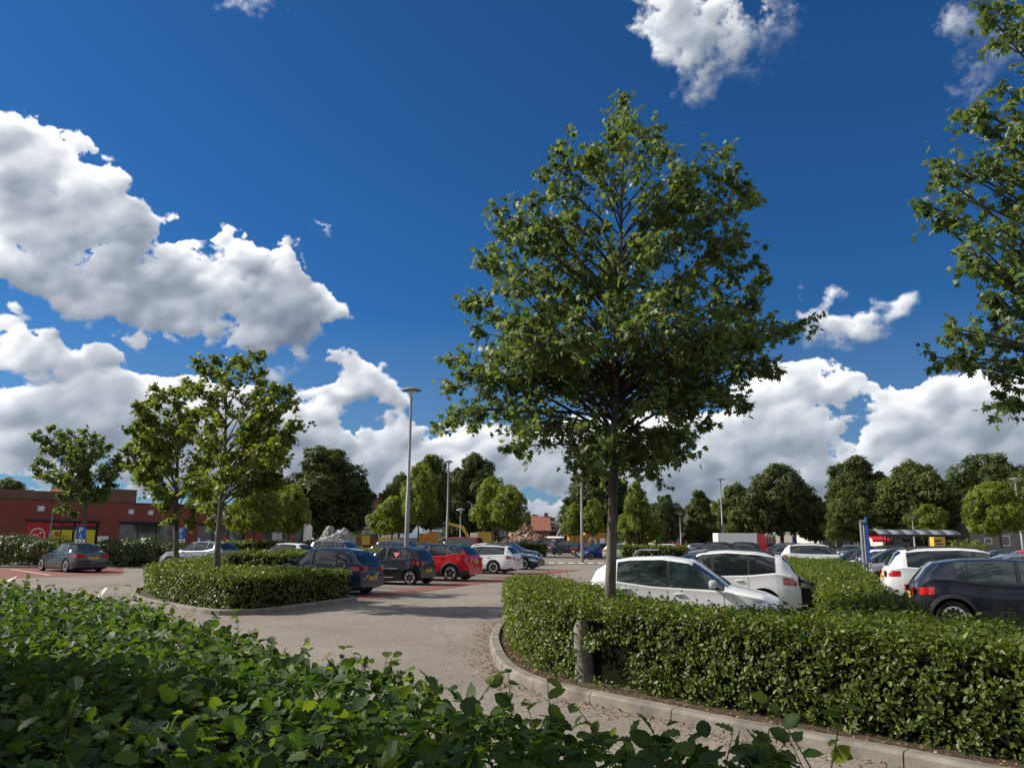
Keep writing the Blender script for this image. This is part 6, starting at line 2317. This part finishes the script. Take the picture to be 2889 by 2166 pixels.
def container(px0, px1, Y, h, label, m=M_orange, d=2.3, name='container'):
    a, b = at(px0, 1530, Y), at(px1, 1530, Y)
    w = b.x - a.x
    root = empty(name, ((a.x + b.x) / 2, Y, 0), 0.05, label, 'container', 'containers along the site')
    mb = MB().box(-w / 2, w / 2, 0, d, .1, h)
    n = max(3, int(w / .35))
    for i in range(n):
        x = -w / 2 + w * (i + .5) / n
        mb.box(x - .07, x + .07, -.05, -.002, .2, h - .12)
    mb.build('body', m, root)
    MB().box(-w / 2 - .03, w / 2 + .03, -.07, d + .03, h, h + .09).build('rim', M_machine if m is M_orange else m, root)
    return root


container(1178, 1207, 98, 2.35, 'yellow-orange skip with ribbed sides, right of the tall lamp')
container(1207, 1236, 97, 2.6, 'taller orange container beside the ribbed skip')
container(1346, 1392, 96, 2.55, 'yellow container behind the white hatchback, right of the excavator', M_machine)
container(1606, 1650, 104, 2.3, 'orange container at the left end of the row behind the blue hatchback')
container(1651, 1712, 104, 2.6, 'orange container with painted signs, next to the big trunk')
c_ = container(2180, 2192, 140, 1.5, 'small dark skip behind the lorry', M_darkframe)
# painted marks on the orange container
p = at(1673, 1520, 103.9)
sg = MB()
for i in range(12):
    t0, t1 = 2 * PI * i / 12, 2 * PI * (i + 1) / 12
    sg.add([(p.x - .1 + r_ * math.cos(t), 103.86, 1.5 + r_ * math.sin(t)) for r_, t in ((.55, t0), (.55, t1), (.38, t1), (.38, t0))], [(0, 1, 2, 3)])
sg.box(p.x + .9, p.x + 1.6, 103.84, 103.87, 1.0, 2.0)
o = sg.build('round_notice', M_white2)
tag(o, 'white round notice painted on the orange container', 'notice')


def excavator(px, Y, s, label, rz=0.0):
    p = at(px, 1530, Y)
    root = empty('excavator', (p.x, Y, 0), rz, label, 'excavator')
    root.scale = (s, s, s)
    for y in (-1.0, 1.0):
        tr_ = MB().prism([(-1.6, .0), (1.6, .0), (1.95, .35), (1.6, .75), (-1.6, .75), (-1.95, .35)], y - .25, y + .25, Matrix.Rotation(PI / 2, 4, 'X'))
        tr_.build('track', M_darkframe, root)
    MB().box(-1.9, 1.2, -1.1, 1.1, .85, 1.75, None, .08).build('body', M_machine, root)
    cb = MB().box(.1, 1.4, -1.1, -.1, 1.0, 2.75, None, .1).build('cab', M_white2, root)
    MB().box(.25, 1.42, -1.12, -.9, 1.75, 2.55).build('cab_window', M_glass, cb)
    bm_ = Matrix.Rotation(PI / 2, 4, 'X')
    MB().prism([(1.0, 1.4), (1.3, 1.3), (2.6, 3.3), (4.6, 3.9), (4.5, 4.2), (2.4, 3.75)], -.45, -.1, bm_).build('boom', M_machine, root)
    ar = MB().prism([(4.3, 4.25), (4.75, 4.1), (5.05, 2.0), (4.8, 1.9)], -.42, -.14, bm_).build('arm', M_machine, root)
    MB().prism([(4.7, 2.0), (5.2, 1.9), (5.3, 1.2), (4.7, .9), (4.2, 1.2)], -.7, .15, bm_).build('bucket', M_darkframe, ar)
    return root


e = excavator(1355, 101, .92, 'yellow excavator, arm folded towards the left, beside the orange containers', PI)
p = at(1100, 1530, 98)
ld_ = empty('wheel_loader', (p.x, 98, 0), 0, 'yellow wheel loader with a white cab behind the site fence', 'loader')
MB().box(-1.7, 1.6, -1.0, 1.0, .8, 1.9, None, .12).build('body', M_machine, ld_)
cb = MB().box(-.9, .7, -.8, .8, 1.9, 3.2, None, .08).build('cab', M_white2, ld_)
MB().box(-.75, .55, -.82, -.79, 2.2, 3.0).build('cab_window', M_glass, cb)
MB().prism([(-2.6, .5), (-1.7, .6), (-1.7, 1.5), (-2.7, 1.5)], -1.2, 1.2, Matrix.Rotation(PI / 2, 4, 'X')).build('bucket', M_machine, ld_)
for x in (-1.0, 1.1):
    for y in (-1.05, 1.05):
        MB().lathe([(.3, -.2), (.62, -.22), (.68, 0), (.62, .22), (.3, .2)], 20, Matrix.Translation((x, y, .68)) @ Matrix.Rotation(PI / 2, 4, 'X')).build('wheel', M_tyre, ld_, True)


# site fence
def fence(px0, px1, Y, h, label, m, solid=False):
    a, b = at(px0, 1530, Y), at(px1, 1530, Y)
    w = b.x - a.x
    root = empty('site_fence', (a.x, Y, 0), 0, label, 'fence', 'fences of the demolition site')
    n = max(1, int(w / 2.6))
    for i in range(n):
        x0, x1 = w * i / n + .03, w * (i + 1) / n - .03
        mb = MB()
        if solid:
            mb.box(x0, x1, 0, .04, .05, h - .05)
            for k_ in range(1, 9):
                xx = x0 + (x1 - x0) * k_ / 9
                mb.box(xx - .015, xx + .015, -.02, -.001, .05, h - .05)
        else:
            for q in ((x0, x1, .12, .16), (x0, x1, h - .04, h), (x0, x1, h * .5, h * .5 + .03)):
                mb.box(q[0], q[1], 0, .03, q[2], q[3])
            for k_ in range(0, 19):
                xx = x0 + (x1 - x0) * k_ / 18
                r_ = .02 if k_ in (0, 18) else .006
                mb.box(xx - r_, xx + r_, .004, .026, .16, h - .04)
        mb.build('panel', m, root)
    for i in range(n + 1):
        MB().tube([(w * i / n, .02, 0), (w * i / n, .02, h + .05)], .03, 6).build('post', M_steel, root)


fence(950, 1003, 86, 2.1, 'see-through mesh site fence, right of the pale rubble heap', M_steel)
fence(1003, 1068, 88, 2.0, 'dark solid site fence left of the wheel loader', M_brickbrown, True)
fence(1120, 1178, 92, 1.9, 'grey solid site fence behind the tall lamp', M_polegrey, True)
p = at(1019, 1519, 85)
o = MB().box(-.45, .45, -.02, .02, -.5, .5, None, .01).build('notice_board', M_machine)
o.location = (p.x, 87.8, 1.55)
tag(o, 'square yellow notice on the site fence, left of the wheel loader', 'sign')

# ------------------------------------------------------------------ people
M_skin = simple('skin', (0.50, 0.30, 0.22), 0.55)
M_hair = simple('dark_hair', (0.03, 0.018, 0.012), 0.6)


def person(x, y, h, rz, label, top_m, leg_m, lean=0.0, arm=0.3, bag=None, stride=.12):
    k = h / 1.75
    J = {'pel': (0, 0, .95), 'wai': (lean * .12, 0, 1.1), 'che': (lean * .35, 0, 1.33), 'nec': (lean * .5, 0, 1.49), 'hea': (lean * .58 + .01, 0, 1.60), 'top': (lean * .62, 0, 1.71)}
    E_ = [('pel', 'wai'), ('wai', 'che'), ('che', 'nec'), ('nec', 'hea'), ('hea', 'top')]
    Rd = {'pel': .135, 'wai': .115, 'che': .14, 'nec': .052, 'hea': .088, 'top': .055}
    for s_, sg in (('l', 1), ('r', -1)):
        J['hip' + s_] = (0, sg * .09, .88)
        J['kne' + s_] = (sg * stride + .03, sg * .10, .49)
        J['ank' + s_] = (sg * stride * 1.6 - .03, sg * .10, .09)
        J['toe' + s_] = (sg * stride * 1.6 + .13, sg * .11, .035)
        J['sho' + s_] = (lean * .42, sg * .175, 1.40)
        J['elb' + s_] = (lean * .42 + arm * .35, sg * .24, 1.14)
        J['wri' + s_] = (lean * .42 + arm * .95, sg * .20, .98)
        J['han' + s_] = (lean * .42 + arm * 1.15, sg * .185, .92)
        E_ += [('pel', 'hip' + s_), ('hip' + s_, 'kne' + s_), ('kne' + s_, 'ank' + s_), ('ank' + s_, 'toe' + s_), ('che', 'sho' + s_), ('sho' + s_, 'elb' + s_), ('elb' + s_, 'wri' + s_), ('wri' + s_, 'han' + s_)]
        Rd.update({'hip' + s_: .095, 'kne' + s_: .06, 'ank' + s_: .042, 'toe' + s_: .035, 'sho' + s_: .062, 'elb' + s_: .043, 'wri' + s_: .030, 'han' + s_: .036})

    def skin(name, joints, edges, grow, m, parent):
        idx = {n_: i for i, n_ in enumerate(joints)}
        me = bpy.data.meshes.new(name)
        me.from_pydata([J[n_] for n_ in joints], [(idx[a], idx[b]) for a, b in edges], [])
        o = bpy.data.objects.new(name, me)
        COL.objects.link(o)
        md = o.modifiers.new('skin', 'SKIN')
        for i, n_ in enumerate(joints):
            r_ = Rd[n_] + grow
            me.skin_vertices[0].data[i].radius = (r_ * (.8 if n_ in ('che', 'pel', 'wai') else 1), r_)
        me.skin_vertices[0].data[0].use_root = True
        o.modifiers.new('sub', 'SUBSURF').levels = 2
        o.modifiers['sub'].render_levels = 2
        dg = bpy.context.evaluated_depsgraph_get()
        me2 = bpy.data.meshes.new_from_object(o.evaluated_get(dg))
        bpy.data.objects.remove(o)
        me2.name = name
        me2.materials.clear()
        me2.materials.append(m)
        me2.shade_smooth()
        o2 = bpy.data.objects.new(name, me2)
        COL.objects.link(o2)
        o2.parent = parent
        return o2
    root = empty('person', (x, y, 0), rz, label, 'person')
    root.scale = (k, k, k)
    skin('body', list(J), E_, 0, M_skin, root)
    js = ['pel', 'wai', 'che', 'shol', 'shor', 'elbl', 'elbr']
    skin('shirt', js, [('pel', 'wai'), ('wai', 'che'), ('che', 'shol'), ('che', 'shor'), ('shol', 'elbl'), ('shor', 'elbr')], .014, top_m, root)
    js = ['pel', 'hipl', 'hipr', 'knel', 'kner', 'ankl', 'ankr']
    skin('trousers', js, [('pel', 'hipl'), ('pel', 'hipr'), ('hipl', 'knel'), ('hipr', 'kner'), ('knel', 'ankl'), ('kner', 'ankr')], .016, leg_m, root)
    hx = J['hea'][0]
    hr = MB()
    bm = bmesh.new()
    bmesh.ops.create_uvsphere(bm, u_segments=14, v_segments=10, radius=.112)
    for v in bm.verts:
        v.co = Vector((hx - .025 + v.co.x * .95, v.co.y * .9, 1.655 + v.co.z * (1.0 if v.co.z > 0 or v.co.x > 0 else 1.5)))
    bmesh.ops.delete(bm, geom=[v for v in bm.verts if v.co.x > hx + .045 and v.co.z < 1.69], context='VERTS')
    me = bpy.data.meshes.new('hair')
    bm.to_mesh(me)
    bm.free()
    me.shade_smooth()
    link('hair', me, root, M_hair)
    return root


M_shirtred = simple('salmon_shirt', (0.55, 0.20, 0.18), 0.8)
M_shirtwhite = simple('white_shirt', (0.62, 0.58, 0.52), 0.8)
M_jeans = simple('dark_trousers', (0.03, 0.035, 0.06), 0.85)
M_beige = simple('beige_trousers', (0.42, 0.36, 0.28), 0.85)
p = at(838, 1520, 60)
person(p.x, p.y, 1.72, PI * .9, 'person in a salmon top bending forward between the white car roofs', M_shirtred, M_jeans, .55, .35)
p = at(889, 1520, 58)
person(p.x, p.y, 1.72, -.4, 'person with dark hair in a pale top, standing right of the white hatchback', M_shirtwhite, M_beige, .1, .2)
p = at(880, 1520, 57.9)
bg_ = MB().box(-.16, .16, -.1, .1, -.2, .2, None, .06).build('shoulder_bag', M_darkframe)
bg_.location = (p.x, p.y, 1.2)
tag(bg_, 'black bag at the side of the person in a pale top', 'bag')
p = at(1402, 1515, 88)
person(p.x, p.y, 1.75, -1.2, 'person in pale clothes standing at the left foot of the rubble heap', M_shirtwhite, M_beige, .05, .1)
p = at(1763, 1520, 84)
person(p.x, p.y, 1.75, -1.4, 'person in white just right of the big tree trunk, far off', M_shirtwhite, M_jeans, .0, .1)
p = at(1787, 1520, 86)
person(p.x, p.y, 1.6, 1.2, 'smaller person in white, far off, under the pale tree', M_shirtwhite, M_beige, .0, .1)

# trolley bay arches, dark grey, beyond the white city car
p = at(1812, 1545, 44)
tb = empty('trolley_bay', (p.x, p.y, 0), -.3, 'dark rounded trolley bay behind the roof of the white city car', 'trolley bay')
for q in range(2):
    MB().tube([(-.5, q * 1.5, 0), (-.5, q * 1.5, .95), (-.35, q * 1.5, 1.18), (-.1, q * 1.5, 1.25), (.75, q * 1.5, 1.25)], .035, 8).build('hoop', M_steel, tb, True)
MB().add([(-.47, 0, .15), (-.47, 1.5, .15), (-.47, 1.5, .95), (-.47, 0, .95), (-.33, 0, 1.15), (-.33, 1.5, 1.15), (-.1, 1.5, 1.22), (-.1, 0, 1.22), (.75, 0, 1.22), (.75, 1.5, 1.22)], [(0, 1, 2, 3), (3, 2, 5, 4), (4, 5, 6, 7), (7, 6, 9, 8)]).build('cover', M_polegrey, tb)

# ------------------------------------------------------------------ trees farther off
tree_proto('round', 'round', 10, 12, 3.3, 13000, 0.42, M_far, 201, 0.28)
tree_proto('dome', 'dome', 10, 12, 3.4, 13000, 0.42, M_far, 202, 0.28)
tree_proto('dark', 'dome', 10, 12, 1.6, 14000, 0.42, M_fardark, 203, 0.3)
tree_proto('dark2', 'round', 10, 12, 3.2, 11000, 0.42, M_fardark, 204, 0.3)
tree_proto('cone', 'cone', 8, 12, 1.8, 10000, 0.40, M_far, 205, 0.22)
tree_proto('lime', 'dome', 5, 6, 2.5, 5000, 0.26, M_lime, 206, 0.10, M_bark)
tree_proto('lime2', 'round', 5, 7, 2.7, 5000, 0.26, M_lime, 207, 0.10, M_bark)
tree_proto('lime3', 'cone', 5, 8, 2.4, 4500, 0.26, M_maple2, 208, 0.10, M_bark)

TG, LG = 'broad trees around the car park', 'young pale trees in the car park'
rnd = random.Random(3)
for key, x0, x1, yt, Y, lb in (
    ('dark', 792, 1030, 1272, 112, 'huge dark round tree right of the shop'),
    ('dark2', 905, 1042, 1345, 118, 'lower right shoulder tree of the huge dark one, touching the brick gable'),
    ('dark2', 700, 850, 1360, 108, 'dark tree rising behind the right end of the shop'),
    ('dome', 1068, 1185, 1345, 112, 'leafy tree left of the tall lamp, behind pale young trees'),
    ('round', 1150, 1275, 1288, 110, 'tall round tree directly behind the tall lamp'),
    ('dark', 1262, 1412, 1288, 122, 'airy dark round tree right of the second tall lamp'),
    ('dark2', 1240, 1330, 1400, 118, 'dark undergrowth tree behind the short lamp'),
    ('dark', 1470, 1532, 1455, 200, 'distant dark tree above the left of the rubble heap'),
    ('dome', 1498, 1545, 1462, 230, 'distant tree above the red tiled roof, left one'),
    ('round', 1535, 1575, 1460, 230, 'distant tree above the red tiled roof, right one'),
    ('dark', 1570, 1620, 1478, 230, 'distant low tree between the tiled roofs and the dark crown'),
    ('dark', 1585, 1790, 1322, 112, 'dark tree behind the big trunk'),
    ('round', 1590, 1700, 1390, 125, 'tree at the left flank of the dark one behind the trunk'),
    ('dark2', 1835, 1925, 1402, 96, 'dark green tree right of the pale young tree'),
    ('cone', 1918, 2035, 1385, 98, 'pointed light tree left of the tall pale lamp'),
    ('dome', 2018, 2145, 1372, 104, 'tree between the two pale lamps'),
    ('dark2', 2120, 2290, 1316, 98, 'tall dark tree right of the pale lamps, standing clear of the others'),
    ('dome', 2235, 2360, 1400, 100, 'low spreading tree before the cream house'),
    ('dark', 2330, 2520, 1300, 124, 'highest round tree of the group at the right'),
    ('dome', 2330, 2470, 1388, 92, 'leafy tree directly before the cream house, left of the blue post'),
    ('dome', 2480, 2710, 1312, 96, 'broad tree above the arched shelter'),
    ('round', 2600, 2760, 1398, 100, 'tree right of the arched shelter'),
    ('dark2', 2690, 2920, 1290, 108, 'large dark tree at the right edge'),
    ('dome', 2820, 3050, 1330, 100, 'tree beyond the right edge of the picture'),
    ('cone', 1770, 1850, 1440, 130, 'small dark tree behind the pale tree right of the trunk'),
    ('dome', -60, 92, 1360, 96, 'trees behind the left end of the shop roof'),
    ('round', 118, 175, 1376, 100, 'small tree top behind the shop roof, left of the windswept tree'),
    ('dark2', 440, 500, 1400, 100, 'tree top behind the shop roof, between the island maples'),
):
    a, b = at(x0, 1500, Y), at(x1, 1500, Y)
    h = at((x0 + x1) / 2, yt, Y).z
    plant_tree(key, ((a.x + b.x) / 2, Y, 0), (b.x - a.x) * 1.14, h, rnd.uniform(0, 6), 'broad_tree', lb, TG)
for key, x0, x1, yt, Y, lb in (
    ('lime', 640, 790, 1368, 60, 'pale young tree before the shop, left of a pair'),
    ('lime2', 755, 868, 1372, 64, 'pale young tree before the shop, right of a pair'),
    ('lime', 1045, 1165, 1405, 84, 'pale young tree left of the tall lamp'),
    ('lime2', 1128, 1232, 1318, 82, 'bright tall young tree behind the tall lamp'),
    ('lime', 1335, 1440, 1352, 84, 'pale young tree above the excavator'),
    ('lime2', 1375, 1490, 1372, 80, 'pale young tree with its branches reaching right, above the rubble heap'),
    ('lime', 1588, 1652, 1425, 96, 'pale young tree above the orange containers, left of a pair'),
    ('lime2', 1640, 1705, 1412, 95, 'pale young tree above the orange containers, right of a pair'),
    ('lime3', 1745, 1850, 1358, 72, 'bright slender young tree right of the big trunk'),
    ('lime', 1740, 1860, 1440, 74, 'low bright young tree right of the big trunk'),
    ('lime3', 1990, 2048, 1415, 110, 'yellowish young tree behind the tall pale lamp'),
    ('lime', 2735, 2905, 1368, 66, 'yellow-green young tree at the right edge'),
    ('lime2', 2570, 2665, 1425, 88, 'young tree above the middle of the arched shelter'),
):
    a, b = at(x0, 1500, Y), at(x1, 1500, Y)
    h = at((x0 + x1) / 2, yt, Y).z
    plant_tree(key, ((a.x + b.x) / 2, Y, 0), (b.x - a.x) * 1.1, h, rnd.uniform(0, 6), 'young_tree', lb, LG)

# hedges and shrubs along the far side, low band of green that closes the car park
rng = np.random.default_rng(9)
for i, (x0, x1, Y, h, m_, lb) in enumerate(((930, 1090, 104, 2.6, M_far, 'dark bushes below the brick gable, behind the site fence'), (1230, 1420, 118, 3.2, M_fardark, 'dark bushes behind the excavator'), (1600, 1860, 118, 3.4, M_fardark, 'dark bushes behind the orange containers and the big trunk'),
                                          (1860, 2120, 92, 1.2, M_far, 'low hedge before the brick terrace'), (2060, 2320, 150, 3.0, M_fardark, 'far bushes behind the lorry'), (2690, 2760, 74, 2.0, M_lime, 'round bright bush right of the arched shelter'), (2320, 2480, 96, .9, M_far, 'low hedge before the cream house'))):
    a, b = at(x0, 1500, Y), at(x1, 1500, Y)
    w = b.x - a.x
    n = max(3, int(w / 2.0))
    bl = [(w * (j + .5) / n - w / 2, random.Random(j + i).uniform(-.6, .6), h * .45, w / n * .8, 1.2, h * random.Random(j * 3 + i).uniform(.42, .58)) for j in range(n)]
    P, Nn, rg = crown_mesh(300 + i, bl, int(900 * w / 4), .3)
    k_ = P[:, 2] > .02
    P, Nn = P[k_], Nn[k_]
    root = empty('bushes' if w > 6 else 'bush', ((a.x + b.x) / 2, Y, 0), 0, lb, 'bush')
    root.name = 'bush_row' if w > 6 else 'round_bush'
    leaves('foliage', P, frames(len(P), rg, Nn + np.array([0, 0, .4]), .5, .2), 0.36 * rg.uniform(.6, 1.2, len(P)), 'spray', m_, root, rg.beta(2, 2.3, len(P)), rg)
    MB().tube([(-w * .45, 0, .1), (w * .45, 0, .1)], .08, 6).build('stems', M_barkdark, root)

# unseen brick terrace added behind the camera to darken reflections in the car paint
bk = empty('reflection_terrace', (0, -24, 0), PI, 'long brown brick terrace added out of view behind the camera, for car reflections', 'building')
MB().box(-55, 55, 0, 9, 0, 6.2).build('wall', M_brickbrown, bk)
MB().add([(-55.4, -.4, 6.1), (55.4, -.4, 6.1), (55.4, 4.5, 9.4), (-55.4, 4.5, 9.4), (55.4, 9.4, 6.1), (-55.4, 9.4, 6.1)], [(0, 1, 2, 3), (3, 2, 4, 5)]).build('roof', M_tiledark, bk)
for i in range(22):
    for z0 in (.8, 3.6):
        f = MB().box(-52 + i * 5, -50.4 + i * 5, -.04, 0, z0, z0 + 1.5).build('window', M_whiteframe, bk)
        MB().box(-51.9 + i * 5, -50.5 + i * 5, -.06, -.042, z0 + .1, z0 + 1.4).build('pane', M_pane, f)
